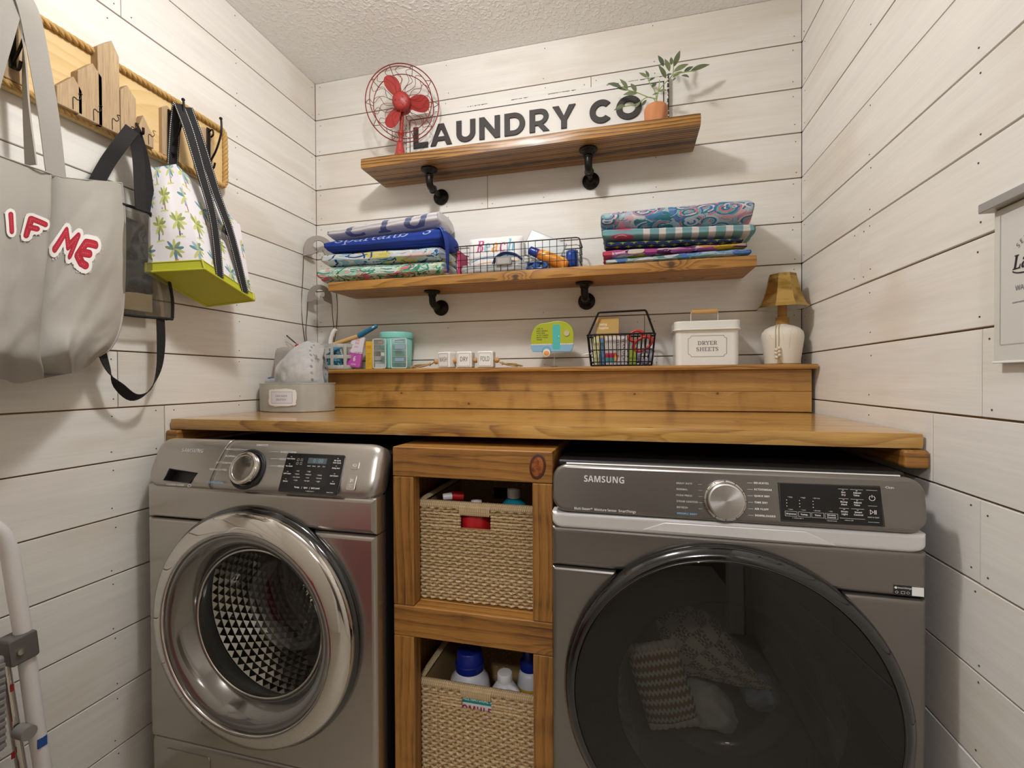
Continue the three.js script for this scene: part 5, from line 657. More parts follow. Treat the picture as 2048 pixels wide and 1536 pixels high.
{ // camper-shaped plaque on a wire stand
  const t = thing('camper_plaque', 'lime green and blue camper-shaped plaque on a thin stand', 'ornament', [1.073, LEDGE, 0.09]);
  const s = new THREE.Shape(), X = (px) => (px - 752) * 0.0001155 - 0.006, Y = (py) => 0.0555 + (1135 - py) * 0.0001155;
  s.moveTo(X(100), Y(1120)); s.bezierCurveTo(X(40), Y(1080), X(20), Y(1000), X(25), Y(860)); s.bezierCurveTo(X(20), Y(560), X(110), Y(240), X(400), Y(215)); s.bezierCurveTo(X(620), Y(200), X(760), Y(155), X(900), Y(158)); s.bezierCurveTo(X(1180), Y(160), X(1390), Y(300), X(1400), Y(600)); s.bezierCurveTo(X(1410), Y(800), X(1400), Y(1050), X(1290), Y(1135)); s.lineTo(X(100), Y(1120));
  const art = canvas(512, 384, (c, w, h) => { const px = (x) => (x - 10) / 1400 * w, py = (y) => (y - 150) / 990 * h; c.fillStyle = '#a9b42a'; c.fillRect(0, 0, w, h); c.fillStyle = '#86b3d2'; c.fillRect(0, py(900), w, h); c.fillStyle = '#4fb7b3'; c.beginPath(); c.roundRect(px(735), py(270), px(980) - px(735), py(1060) - py(270), 14); c.fill(); c.fillStyle = '#ecd2dc'; for (let i = 0; i < 26; i++) { const x = 25 + i * 54; if (x > 720 && x < 985) continue; c.beginPath(); c.arc(px(x), py(885), 8, 0, 7); c.fill(); } c.fillStyle = '#2a2a1e'; c.font = 'bold 24px sans-serif'; ['LIFE IS', 'BEST WHEN', 'YOU ARE', 'IN THE CAMPER', 'WITH YOUR', 'TRIBE'].forEach((q, i) => c.fillText(q, px(215), py(410 + i * 70), 140)); c.fillStyle = '#e9ead8'; c.beginPath(); c.arc(px(935), py(640), 6, 0, 7); c.fill(); });
  const g = extr(s, 0.003, 0.0015, 2, 24), p = g.attributes.position, u = g.attributes.uv; for (let i = 0; i < p.count; i++) u.setXY(i, (p.getX(i) - X(10)) / (X(1410) - X(10)), (p.getY(i) - Y(1140)) / (Y(150) - Y(1140)));
  part(t, 'panel', g, phys({ map: art, roughness: 0.35 }));
  part(t, 'window_charm', [disc(0.0105, 20).translate(X(1180), Y(545), 0.0062), torus(0.0105, 0.001, 6, 24).translate(X(1180), Y(545), 0.0062)], std({ color: 0xd9d2b8, roughness: 0.5, map: canvas(64, 64, (c) => { c.fillStyle = '#e4dfc8'; c.fillRect(0, 0, 64, 64); c.fillStyle = '#3a2c4a'; c.font = 'bold 44px serif'; c.textAlign = 'center'; c.fillText('\u2741', 32, 46); }) }), 'round window charm');
  const wl = part(t, 'wheel', latheZ([[0, 0], [0.0135, 0], [0.0145, 0.002], [0.0125, 0.005], [0, 0.0055]], 28).translate(X(540), Y(1170), 0.004), std({ color: 0xe9dcc6, roughness: 0.5 }), 'cream and orange wheel'); part(wl, 'wheel_cap', latheZ([[0, 0.0066], [0.0098, 0.0058], [0.0098, 0.004]], 24).translate(X(540), Y(1170), 0.004), std({ color: 0xdd9a55, roughness: 0.5 })); part(t, 'wheel_wire', torus(0.016, 0.0008, 5, 20).translate(X(540), Y(1110), 0.004), M.iron);
  part(t, 'stand', [rod([-0.002, 0.001, 0.002], [-0.002, 0.03, 0.002], 0.0022, 10), rod([-0.002, 0.03, 0.002], [-0.002, 0.06, 0.0015], 0.001, 8), new THREE.CylinderGeometry(0.022, 0.024, 0.0025, 28).translate(-0.002, 0.0014, 0.002)], M.chrome);
}
{ // wire caddy
  const t = thing('wire_caddy', 'black wire caddy with a tall handle full of craft supplies', 'basket', [1.31, LEDGE, 0.093]);
  const x0 = 1.194, x1 = 1.424, y0 = LEDGE + 0.003, y1 = 1.287, z0 = 0.045, z1 = 0.142, g = grid(x0, x1, y0, y1, z0, z1, 16, 1, 7, 0.0018, 0.1);
  g.rim.forEach((x) => wpart(t, 'rim', x, M.wire)); g.wire.forEach((x) => wpart(t, 'wire', x, M.wire)); for (const y of [1.234, 1.192]) { const k = 0.1 * (y - y1) / (y1 - y0), a = x0 + (x0 - 1.309) * k, b = x1 + (x1 - 1.309) * k, e = z0 + (z0 - 0.0935) * k, f = z1 + (z1 - 0.0935) * k; wpart(t, 'wire', tube([[a, y, f], [b, y, f], [b, y, e], [a, y, e]], 0.002, 60, 5, true, 0.01), M.wire); }
  wpart(t, 'handle', tube([[x0, y1, 0.0935], [x0 + 0.034, 1.364, 0.0935], [x0 + 0.04, 1.371, 0.0935], [x1 - 0.034, 1.373, 0.0935], [x1 - 0.027, 1.366, 0.0935], [x1, y1, 0.0935]], 0.0036, 90, 8, false, 0.06), M.wire, 'flat black handle');
  const kraft = canvas(256, 384, (c, w, h) => { c.fillStyle = '#c9a462'; c.fillRect(0, 0, w, h); c.fillStyle = '#efe6d2'; c.font = 'bold 27px sans-serif'; c.fillText('Sewing', 30, 62); c.fillText('Supplies', 30, 92); });
  const kb = bx(1.222, 1.302, LEDGE + 0.006, 1.354, 0.055, 0.078, 0.001); solo('kraft_box', 'tall tan cardboard box standing in the wire caddy', 'box', kb, std({ map: kraft, roughness: 0.75 }));
  const bk = canvas(256, 256, (c, w, h) => { c.fillStyle = '#dcd4d2'; c.fillRect(0, 0, w, h); c.fillStyle = '#55525c'; c.font = 'bold 44px serif'; c.save(); c.translate(200, 20); c.rotate(1.5708); c.fillText('WAN DER', 0, 0, 200); c.restore(); c.font = 'bold 30px serif'; c.save(); c.translate(140, 30); c.rotate(1.5708); c.fillText('FERNWEH', 0, 0, 170); c.restore(); c.fillStyle = '#d8365c'; c.fillRect(0, 150, 110, 44); c.fillStyle = '#3f9ea0'; c.fillRect(0, 194, 110, 40); c.fillStyle = '#df6a3f'; c.beginPath(); c.arc(110, 190, 44, -1.57, 1.57); c.fill(); c.fillStyle = '#efc05a'; c.beginPath(); c.arc(110, 196, 26, -1.57, 1.57); c.fill(); });
  solo('seed_card', 'small card printed with grey upright lettering at the front of the wire caddy', 'card', bx(1.256, 1.33, LEDGE + 0.005, 1.282, 0.12, 0.124, 0.0006), std({ map: bk, roughness: 0.7 }));
  [['thread_packet', 'pale yellow-green packet at the left of the wire caddy', 1.215, 1.234, 1.282, 0xd2cf9c], ['thread_packet', 'slate blue packet beside the upright lettered card in the wire caddy', 1.2365, 1.2535, 1.278, 0x5a7fa3], ['thread_packet', 'lime green packet at the right of the wire caddy', 1.334, 1.36, 1.238, 0x92a636]].forEach(([n, l, a, b, y, col]) => solo(n, l, 'packet', bx(a, b, LEDGE + 0.005, y, 0.11, 0.118, 0.001), std({ color: col, roughness: 0.6 }), 'packets in the wire caddy'));
  const sc = thing('craft_scissors', 'red-handled scissors standing in the right of the wire caddy', 'scissors', [1.37, LEDGE + 0.006, 0.1]);
  const rp = phys({ color: 0xc23a30, roughness: 0.35 }); part(sc, 'handle', torus(0.021, 0.0055, 10, 32).scale(1.15, 0.8, 1).rotateZ(0.35).translate(-0.01, 0.1, 0.0), rp, 'red finger ring'); part(sc, 'handle', torus(0.027, 0.0058, 10, 36).scale(1.25, 0.75, 1).rotateZ(0.55).translate(0.012, 0.07, 0.014), rp, 'red thumb ring'); part(sc, 'blade', [rod([-0.015, 0.06, 0.006], [-0.03, 0.004, 0.01], 0.004, 6), rod([-0.012, 0.06, 0.002], [-0.018, 0.004, 0.0], 0.004, 6)], M.chrome);
  solo('ribbon_roll', 'lavender ribbon roll behind the scissors in the wire caddy', 'ribbon', latheZ([[0.012, 0], [0.03, 0], [0.03, 0.012], [0.012, 0.012], [0.012, 0]], 32).translate(1.392, LEDGE + 0.036, 0.066), std({ color: 0xb9b2cf, roughness: 0.5 }));
  solo('marker_pen', 'white pen poking out of the left side of the wire caddy', 'pen', [rod([1.235, 1.226, 0.1], [1.19, 1.2225, 0.104], 0.0036, 10), rod([1.19, 1.2225, 0.104], [1.176, 1.2215, 0.105], 0.0034, 10, 0.0006)], M.whitePlastic);
}
{ // dryer-sheet tin
  const t = thing('dryer_sheet_tin', 'white metal tin lettered DRYER SHEETS with a wooden lid handle', 'tin', [1.586, LEDGE, 0.087]);
  const enamel = phys({ color: 0xe6e5df, roughness: 0.32, clearcoat: 0.4 }); const bodyS = rrect(-0.098, 0.098, -0.06, 0.06, 0.02);
  part(t, 'body', extr(bodyS, 0.124, 0.002, 2, 12).rotateX(-Math.PI / 2).translate(0, 0.0004, 0), enamel); part(t, 'lid', extr(rrect(-0.1025, 0.1025, -0.0645, 0.0645, 0.022), 0.026, 0.004, 3, 12).rotateX(-Math.PI / 2).translate(0, 0.116, 0), enamel); part(t, 'lid_bead', tube([[-0.084, 0.117, 0.066], [0.084, 0.117, 0.066], [0.1035, 0.117, 0.046], [0.1035, 0.117, -0.046], [0.084, 0.117, -0.066], [-0.084, 0.117, -0.066], [-0.1035, 0.117, -0.046], [-0.1035, 0.117, 0.046]], 0.0022, 96, 6, true, 0.15), enamel);
  const h = part(t, 'handle', rod([-0.041, 0.184, 0], [0.041, 0.184, 0], 0.0085, 16), std({ color: 0xd0a060, roughness: 0.5 }), 'wooden handle'); part(h, 'handle_wire', tube([[-0.043, 0.146, 0], [-0.043, 0.178, 0], [-0.041, 0.184, 0]], 0.0013, 12, 6), enamel); part(h, 'handle_wire', tube([[0.043, 0.146, 0], [0.043, 0.178, 0], [0.041, 0.184, 0]], 0.0013, 12, 6), enamel);
  const tex = canvas(512, 340, (c, w) => { c.strokeStyle = '#6a696b'; c.lineWidth = 4; c.beginPath(); c.moveTo(56, 20); c.lineTo(456, 20); c.arc(492, 20, 36, Math.PI, Math.PI / 2, true); c.lineTo(492, 284); c.arc(492, 320, 36, -Math.PI / 2, -Math.PI, true); c.lineTo(56, 320); c.arc(20, 320, 36, 0, -Math.PI / 2, true); c.lineTo(20, 56); c.arc(20, 20, 36, Math.PI / 2, 0, true); c.stroke(); c.fillStyle = '#4c4b4d'; c.font = '74px serif'; c.textAlign = 'center'; c.fillText('DRYER', w / 2, 152); c.fillText('SHEETS', w / 2, 240); });
  part(t, 'tin_print', new THREE.PlaneGeometry(0.128, 0.078).translate(0, 0.062, 0.0607), std({ map: tex, transparent: true, roughness: 0.5 }));
}
{ // lamp
  const t = thing('table_lamp', 'small white ceramic lamp with a faceted brass shade at the right end of the ledge', 'lamp', [1.8275, LEDGE, 0.079]);
  const cer = lathe([[0, 0.0004], [0.05, 0.0004], [0.0515, 0.004], [0.056, 0.04], [0.061, 0.075], [0.0625, 0.092], [0.06, 0.106], [0.05, 0.118], [0.034, 0.126], [0.02, 0.13], [0.018, 0.134], [0, 0.134]], 72), cb = canvas(256, 256, (c, w, h) => { c.fillStyle = '#bbb'; c.fillRect(0, 0, w, h); seedState = 6; c.strokeStyle = '#555'; c.lineWidth = 2; for (let i = 0; i < 46; i++) { const x = rr(0, w), y = rr(0, h); c.beginPath(); c.moveTo(x, y); c.lineTo(x + rr(-12, 12), y + rr(20, 60)); c.stroke(); } });
  part(t, 'base', cer, std({ color: 0xe6dfd0, roughness: 0.7, bumpMap: cl(cb, 2, 1), bumpScale: 0.002 }), 'crackled white ceramic base');
  part(t, 'neck', [new THREE.CylinderGeometry(0.017, 0.019, 0.024, 24).translate(0, 0.144, 0), ...[0, 1, 2, 3, 4].map((k) => torus(0.0185, 0.002, 6, 24).rotateX(Math.PI / 2).translate(0, 0.136 + k * 0.0045, 0))], std({ color: 0xb58a4a, roughness: 0.9 }), 'twine-wrapped neck'); part(t, 'stem', new THREE.CylinderGeometry(0.013, 0.014, 0.05, 20).translate(0, 0.175, 0), std({ color: 0xa9783a, roughness: 0.7 }));
  const n = 8, sh = new THREE.CylinderGeometry(1, 1, 1, n, 10, true, 0.25), sp = sh.attributes.position; for (let i = 0; i < sp.count; i++) { const y = sp.getY(i) + 0.5, r = lerp(0.08, 0.0405, Math.pow(y, 0.58)); sp.setXYZ(i, sp.getX(i) * r, 0.186 + y * 0.11, sp.getZ(i) * r); } const shg = sh.toNonIndexed(); shg.computeVertexNormals();
  const brass = std({ metalness: 0.85, roughness: 0.36, side: DS, map: dataTex(256, 128, (x, y) => { const k = fbm(x / 40, y / 26, 31, 4); return mix3([192, 160, 92], [150, 120, 62], sstep(0.4, 0.68, k)); }) });
  const shade_ = part(t, 'shade', shg, brass, 'faceted antique brass shade'); part(shade_, 'shade_lining', shg.clone().scale(0.972, 1, 0.972), std({ color: 0xe4e1d8, roughness: 0.8, side: DS })); part(shade_, 'shade_top', new THREE.CircleGeometry(0.038, 8, 0.25).rotateX(-Math.PI / 2).translate(0, 0.293, 0), brass);
  const bd = std({ color: 0xdccdb4, roughness: 0.7 }), tw = std({ color: 0xb59a68, roughness: 0.9 });
  part(t, 'bead_cord', [tube([[-0.018, 0.138, 0.008], [-0.032, 0.118, 0.044], [-0.035, 0.09, 0.054], [-0.034, 0.05, 0.05]], 0.0009, 20, 5), tube([[-0.012, 0.138, 0.014], [-0.025, 0.118, 0.05], [-0.027, 0.09, 0.0585], [-0.026, 0.05, 0.0535]], 0.0009, 20, 5)], tw);
  for (const [x, y] of [[-0.034, 0.046], [-0.034, 0.035], [-0.033, 0.022], [-0.025, 0.051], [-0.0255, 0.04], [-0.025, 0.029]]) part(t, 'bead', new THREE.SphereGeometry(0.0056, 16, 10).translate(x, y, 0.0565), bd);
  part(t, 'bead_tassel', [0, 1, 2, 3, 4, 5].map((k) => tube([[-0.028, 0.024, 0.055], [-0.03 + k * 0.002, 0.012, 0.058], [-0.032 + k * 0.003, 0.003, 0.06]], 0.0009, 6, 4)), tw).userData.kind = 'stuff';
}
{ // giant safety pins hung across the corner
  const pm = std({ color: 0x8c827a, metalness: 0.25, roughness: 0.5 }), ws = std({ color: 0x5d4a38, metalness: 0.6, roughness: 0.45 });
  const pin = (cx, cz, yTop, w, h, drop, lab, d) => {
    const t = thing('giant_safety_pin', lab, 'wall decoration', [cx, yTop - h - drop, cz], 'giant safety pins in the corner', Math.PI / 4), H = h + drop;
    const s = new THREE.Shape(); s.moveTo(-w, H - h); s.lineTo(-w * 0.96, H - w); s.absellipse(0, H - w, w * 0.96, w, Math.PI, 0, true); s.lineTo(w, H - h); s.quadraticCurveTo(w * 0.7, H - h + 0.006, w * 0.35, H - h + 0.014); s.lineTo(w * 0.2, H - h * 0.62); s.lineTo(w * 0.2, H - h * 0.6); s.absarc(0, H - h * 0.48, w * 0.38, -0.9, Math.PI + 0.9, false); s.lineTo(-w * 0.1, H - h * 0.72); s.lineTo(-w * 0.35, H - h + 0.014); s.quadraticCurveTo(-w * 0.7, H - h + 0.004, -w, H - h);
    part(t, 'pin_head', extr(s, 0.004, 0.0012, 2, 20).translate(0, 0, d), pm, 'grey metal clasp head');
    for (const e of [-1, 1]) part(t, 'pin_wire', tube([[e * w * 0.94, H - h * 0.6, d], [e * w * 1.02, H - h - drop * 0.2, d], [e * w * 1.12, H - h - drop * 0.5, d], [e * w * 0.8, H - h - drop * 0.85, d], [e * 0.008, 0.012, d]], 0.0016, 40, 6), ws);
    part(t, 'spring_coil', [torus(0.011, 0.0022, 8, 24).translate(0, 0.011, d), torus(0.011, 0.0022, 8, 24).translate(0, 0.011, d + 0.004)], ws);
  };
  pin(0.05, 0.05, 1.752, 0.064, 0.094, 0.46, 'larger of the two giant metal safety pins hanging in the corner', 0.0);
  pin(0.05, 0.05, 1.542, 0.05, 0.08, 0.262, 'smaller, lower giant metal safety pin hanging in the corner', 0.008);
}

// ---------------------------------------------------------------- woven baskets and bottles in the tower
// two-ply twisted cord along a list of points
function cord(pts, r, step, twist = 520, sides = 7, depth = 0.24) {
  const c = curve(pts, false, 0.5), L = c.getLength(), n = Math.max(4, Math.round(L / step)), pos = [], uv = [], idx = [], up = V(0.13, 0.97, 0.2).normalize();
  for (let i = 0; i <= n; i++) { const t = i / n, p = c.getPoint(t), tan = c.getTangent(t), a = up.clone().cross(tan).normalize(), b = tan.clone().cross(a); for (let k = 0; k < sides; k++) { const f = k / sides * 2 * Math.PI, q = r * (1 + depth * Math.cos(2 * f - twist * L * t)); pos.push(p.x + (a.x * Math.cos(f) + b.x * Math.sin(f)) * q, p.y + (a.y * Math.cos(f) + b.y * Math.sin(f)) * q, p.z + (a.z * Math.cos(f) + b.z * Math.sin(f)) * q); uv.push(t * L * 20 + r * 777, k / sides); } }
  for (let i = 0; i < n; i++) for (let k = 0; k < sides; k++) { const a = i * sides + k, b = i * sides + (k + 1) % sides; idx.push(a, a + sides, b, b, a + sides, b + sides); }
  const g = new THREE.BufferGeometry(); g.setAttribute('position', new THREE.Float32BufferAttribute(pos, 3)); g.setAttribute('uv', new THREE.Float32BufferAttribute(uv, 2)); g.setIndex(idx); g.computeVertexNormals(); return g;
}
const grassTex = dataTex(256, 64, (x, y) => { const k = fbm(x / 14, y / 5, 5, 3), f = hash(x >> 1, y, 4) * 0.3; return mix3([226, 203, 162], [148, 120, 82], clamp((k - 0.3) * 1.6 + f - 0.1)); });
M.grass = [0xffffff, 0xeadfcf].map((c) => std({ map: grassTex, color: c, roughness: 0.95 }));
function seagrass(label, base, w, d, h) {
  const t = thing('seagrass_basket', label, 'basket', base, 'woven seagrass baskets in the tower'), pitch = 0.0076, n = Math.round((h - 0.012) / pitch), stakes = 0.023;
  const HX = 0.039, H0 = h - 0.059, H1 = h - 0.027;
  function side(len, hole, fine) { // a woven face in its own plane: x along, y up, z out
    const out = [[], []];
    for (let j = 0; j < n; j++) {
      const y = 0.005 + j * pitch, runs = hole && y > H0 - 0.002 && y < H1 + 0.002 ? [[-len / 2, -HX], [HX, len / 2]] : [[-len / 2, len / 2]];
      for (const [a, b] of runs) { const pts = [], m = Math.max(3, Math.round((b - a) / stakes * 2)); for (let k = 0; k <= m; k++) { const x = lerp(a, b, k / m), ph = (x / stakes + j * 0.5) * 2 * Math.PI; pts.push([x, y + (hash(k, j, 3) - 0.5) * 0.0018, 0.003 * Math.cos(ph) + (hash(k, j, 9) - 0.5) * 0.0014]); } out[j % 2].push(cord(pts, rr(0.003, 0.0038), fine ? 0.0026 : 0.006, rr(480, 620), fine ? 7 : 5)); }
    }
    return out;
  }
  seedState = Math.round(base[1] * 1000);
  const rimPts = [], loops = (len, k) => { const o = []; for (let x = -len / 2; x < len / 2; x += 0.0052) o.push(tube([[x, h - 0.011, 0.0055], [x + 0.002, h - 0.001, 0.006], [x + 0.0045, h + 0.003, 0], [x + 0.005, h - 0.004, -0.006]], 0.0027, 6, 5)); return o; };
  for (const [nm, len, turn, off, hole, fine] of [['front_weave', w, 0, d / 2, true, true], ['left_weave', d, -Math.PI / 2, w / 2, false, false], ['right_weave', d, Math.PI / 2, w / 2, false, false], ['back_weave', w, Math.PI, d / 2, true, false]]) {
    const place = (g) => g.translate(0, 0, off).rotateY(turn); const [A, B] = side(len - 0.006, hole, fine);
    A.forEach(() => 0); const a = part(t, nm, place(geoOf(A)), M.grass[0]); a.userData.kind = 'stuff'; const b = part(t, nm, place(geoOf(B)), M.grass[1]); b.userData.kind = 'stuff';
    part(t, 'lining', place(bx(-len / 2 + 0.004, len / 2 - 0.004, 0.001, hole ? H0 - 0.003 : h - 0.01, -0.005, -0.0035)), std({ color: 0xa98a58, roughness: 1 }));
    if (hole) { part(t, 'lining', place(geoOf([bx(-len / 2 + 0.004, -HX - 0.003, H0 - 0.003, h - 0.01, -0.005, -0.0035), bx(HX + 0.003, len / 2 - 0.004, H0 - 0.003, h - 0.01, -0.005, -0.0035), bx(-HX - 0.003, HX + 0.003, H1 + 0.003, h - 0.01, -0.005, -0.0035)])), std({ color: 0xa98a58, roughness: 1 })); const wrap = []; for (let x = -HX; x < HX; x += 0.0046) wrap.push(tube([[x, H1 - 0.001, 0.003], [x + 0.001, H1 + 0.013, 0.0068], [x + 0.002, h, 0.005]], 0.0025, 6, 5)); part(t, 'grip_wrap', place(geoOf(wrap)), M.grass[0]).userData.kind = 'stuff'; }
    part(t, 'rim', place(geoOf(loops(len - 0.002))), M.grass[0]).userData.kind = 'stuff';
  }
  part(t, 'bottom', bx(-w / 2 + 0.004, w / 2 - 0.004, 0.0006, 0.004, -d / 2 + 0.004, d / 2 - 0.004), M.grass[1]); return t;
}
const B1 = 0.5788, B2 = 0.0992, BX = 0.9665;
seagrass('upper woven seagrass basket in the wooden tower', [BX, B1, 0.548], 0.302, 0.296, 0.247);
seagrass('lower woven seagrass basket with detergent bottles', [BX, B2, 0.548], 0.302, 0.296, 0.272);
{
  const bottle = (name, lab, x, y, z, prof, m, cap, mc, capName = 'cap', group) => { const t = thing(name, lab, 'bottle', [x, y, z], group); part(t, 'body', lathe(prof, 36), m); part(t, capName, lathe(cap, 32), mc); return t; };
  const redP = phys({ color: 0xc01f22, roughness: 0.3 }), blueP = phys({ color: 0x12257c, roughness: 0.32 }), jug = phys({ color: 0xdfdedf, roughness: 0.35 });
  const y1 = B1 + 0.005, y2 = B2 + 0.005;
  bottle('spray_bottle', 'red bottle with a white cap behind the handle of the upper basket', 0.95, y1, 0.64, [[0, 0], [0.042, 0], [0.045, 0.006], [0.045, 0.2], [0.03, 0.222], [0, 0.224]], redP, [[0.012, 0.222], [0.014, 0.224], [0.014, 0.236], [0, 0.238]], M.whitePlastic);
  { const t = thing('glue_bottle', 'red bottle with a white tip lying over the rim of the upper basket', 'bottle', [0.872, y1 + 0.228, 0.62]); part(t, 'body', rod([0.035, 0.012, 0.0], [0.008, 0.014, 0.012], 0.012, 18), redP); part(t, 'cap', rod([0.008, 0.014, 0.012], [-0.014, 0.012, 0.022], 0.0105, 18, 0.0085), M.whitePlastic, 'white tip'); }
  bottle('teal_bottle', 'teal bottle with a white cap standing in the upper basket', 1.041, y1, 0.6, [[0, 0], [0.036, 0], [0.038, 0.005], [0.038, 0.195], [0.03, 0.225], [0.016, 0.24], [0, 0.242]], phys({ color: 0x1f8fa0, roughness: 0.25 }), [[0.016, 0.238], [0.0175, 0.24], [0.0175, 0.262], [0, 0.264]], M.whitePlastic);
  { const t = bottle('detergent_jug', 'white detergent jug with a big navy cap in the lower basket', 0.92, y2, 0.615, [[0, 0], [0.052, 0], [0.056, 0.006], [0.056, 0.205], [0.05, 0.235], [0.036, 0.252], [0.036, 0.258], [0, 0.258]], jug, [[0.034, 0.256], [0.0375, 0.258], [0.0375, 0.276], [0.0345, 0.279], [0.033, 0.306], [0.029, 0.31], [0, 0.31]], blueP, 'cap'); part(t, 'cap_ring', torus(0.0372, 0.0018, 6, 36).rotateX(Math.PI / 2).translate(0, 0.276, 0), blueP); }
  { const t = bottle('bleach_jug', 'white bleach jug with a white cap and side handle in the lower basket', 1.024, y2, 0.64, [[0, 0], [0.042, 0], [0.045, 0.006], [0.045, 0.19], [0.04, 0.225], [0.022, 0.252], [0.018, 0.258], [0, 0.258]], jug, [[0.016, 0.256], [0.0195, 0.258], [0.019, 0.276], [0.0175, 0.278], [0, 0.278]], M.whitePlastic); part(t, 'handle', tube([[0.012, 0.25, 0.01], [0.038, 0.238, 0.016], [0.054, 0.205, 0.018], [0.05, 0.17, 0.012]], 0.009, 24, 10), jug); }
  { const t = bottle('stain_bottle', 'blue and white bottle with a yellow band at the right of the lower basket', 1.07, y2, 0.55, [[0, 0], [0.032, 0], [0.034, 0.006], [0.034, 0.2], [0.03, 0.225], [0.024, 0.24], [0, 0.24]], jug, [[0.023, 0.238], [0.026, 0.24], [0.0255, 0.262], [0.018, 0.266], [0.018, 0.3], [0, 0.302]], blueP); part(t, 'yellow_band', lathe([[0.0345, 0.178], [0.0352, 0.18], [0.0352, 0.198], [0.0345, 0.2]], 32), phys({ color: 0xd8a82a, roughness: 0.4 })); part(t, 'blue_label', lathe([[0.0346, 0.06], [0.0352, 0.062], [0.0352, 0.175], [0.0346, 0.177]], 32), blueP); }
  const bt = canvas(256, 160, (c, w, h) => { c.fillStyle = '#d9dcdc'; c.fillRect(0, 0, w, h); c.fillStyle = '#1d8a83'; c.fillRect(0, 14, w, 50); c.fillStyle = '#dfeceb'; c.font = 'bold 30px sans-serif'; c.fillText('ALL NATURAL SOAP', 22, 50, 250); c.fillStyle = '#b02a38'; c.font = 'bold 64px sans-serif'; c.fillText('OMULET', 14, 124, 240); });
  const g = bx(-0.05, 0.05, 0, 0.07, -0.006, 0.006), gu = muv(g, 'x'); { const p = gu.attributes.position, u = gu.attributes.uv; for (let i = 0; i < p.count; i++) u.setXY(i, (p.getX(i) + 0.05) / 0.1, p.getY(i) / 0.07); }
  solo('soap_box', 'teal and white printed carton seen through the handle of the lower basket', 'box', gu.translate(0.968, y2 + 0.176, 0.682), std({ map: bt, roughness: 0.5 }));
}

// ---------------------------------------------------------------- coat rack and bags on the left wall
const pine = std({ map: fit(woodTex({ w: 1024, h: 256, lu: 1.0, lv: 0.3, light: 0xe6cb99, mid: 0xd6b57b, dark: 0xb88d4e, freq: 26, contrast: 0.35, warp: 0.9, fine: 0.2, blotch: 0.2, seed: 71 }), 1.0, 0.3), roughness: 0.55 });
const drift = std({ map: fit(woodTex({ w: 512, h: 256, lu: 0.4, lv: 0.2, light: 0xc7ae88, mid: 0xab9070, dark: 0x7a6350, freq: 60, contrast: 0.12, warp: 0.4, fine: 0.7, blotch: 0.9, seed: 77 }), 0.4, 0.2), roughness: 0.9 });
const ropeM = std({ map: dataTex(128, 128, (x, y) => { const k = vnoise(x / 3, y / 3, 2) * 0.6 + hash(x, y, 2) * 0.4; return mix3([226, 190, 124], [150, 110, 56], k * 0.9); }), roughness: 0.95 });
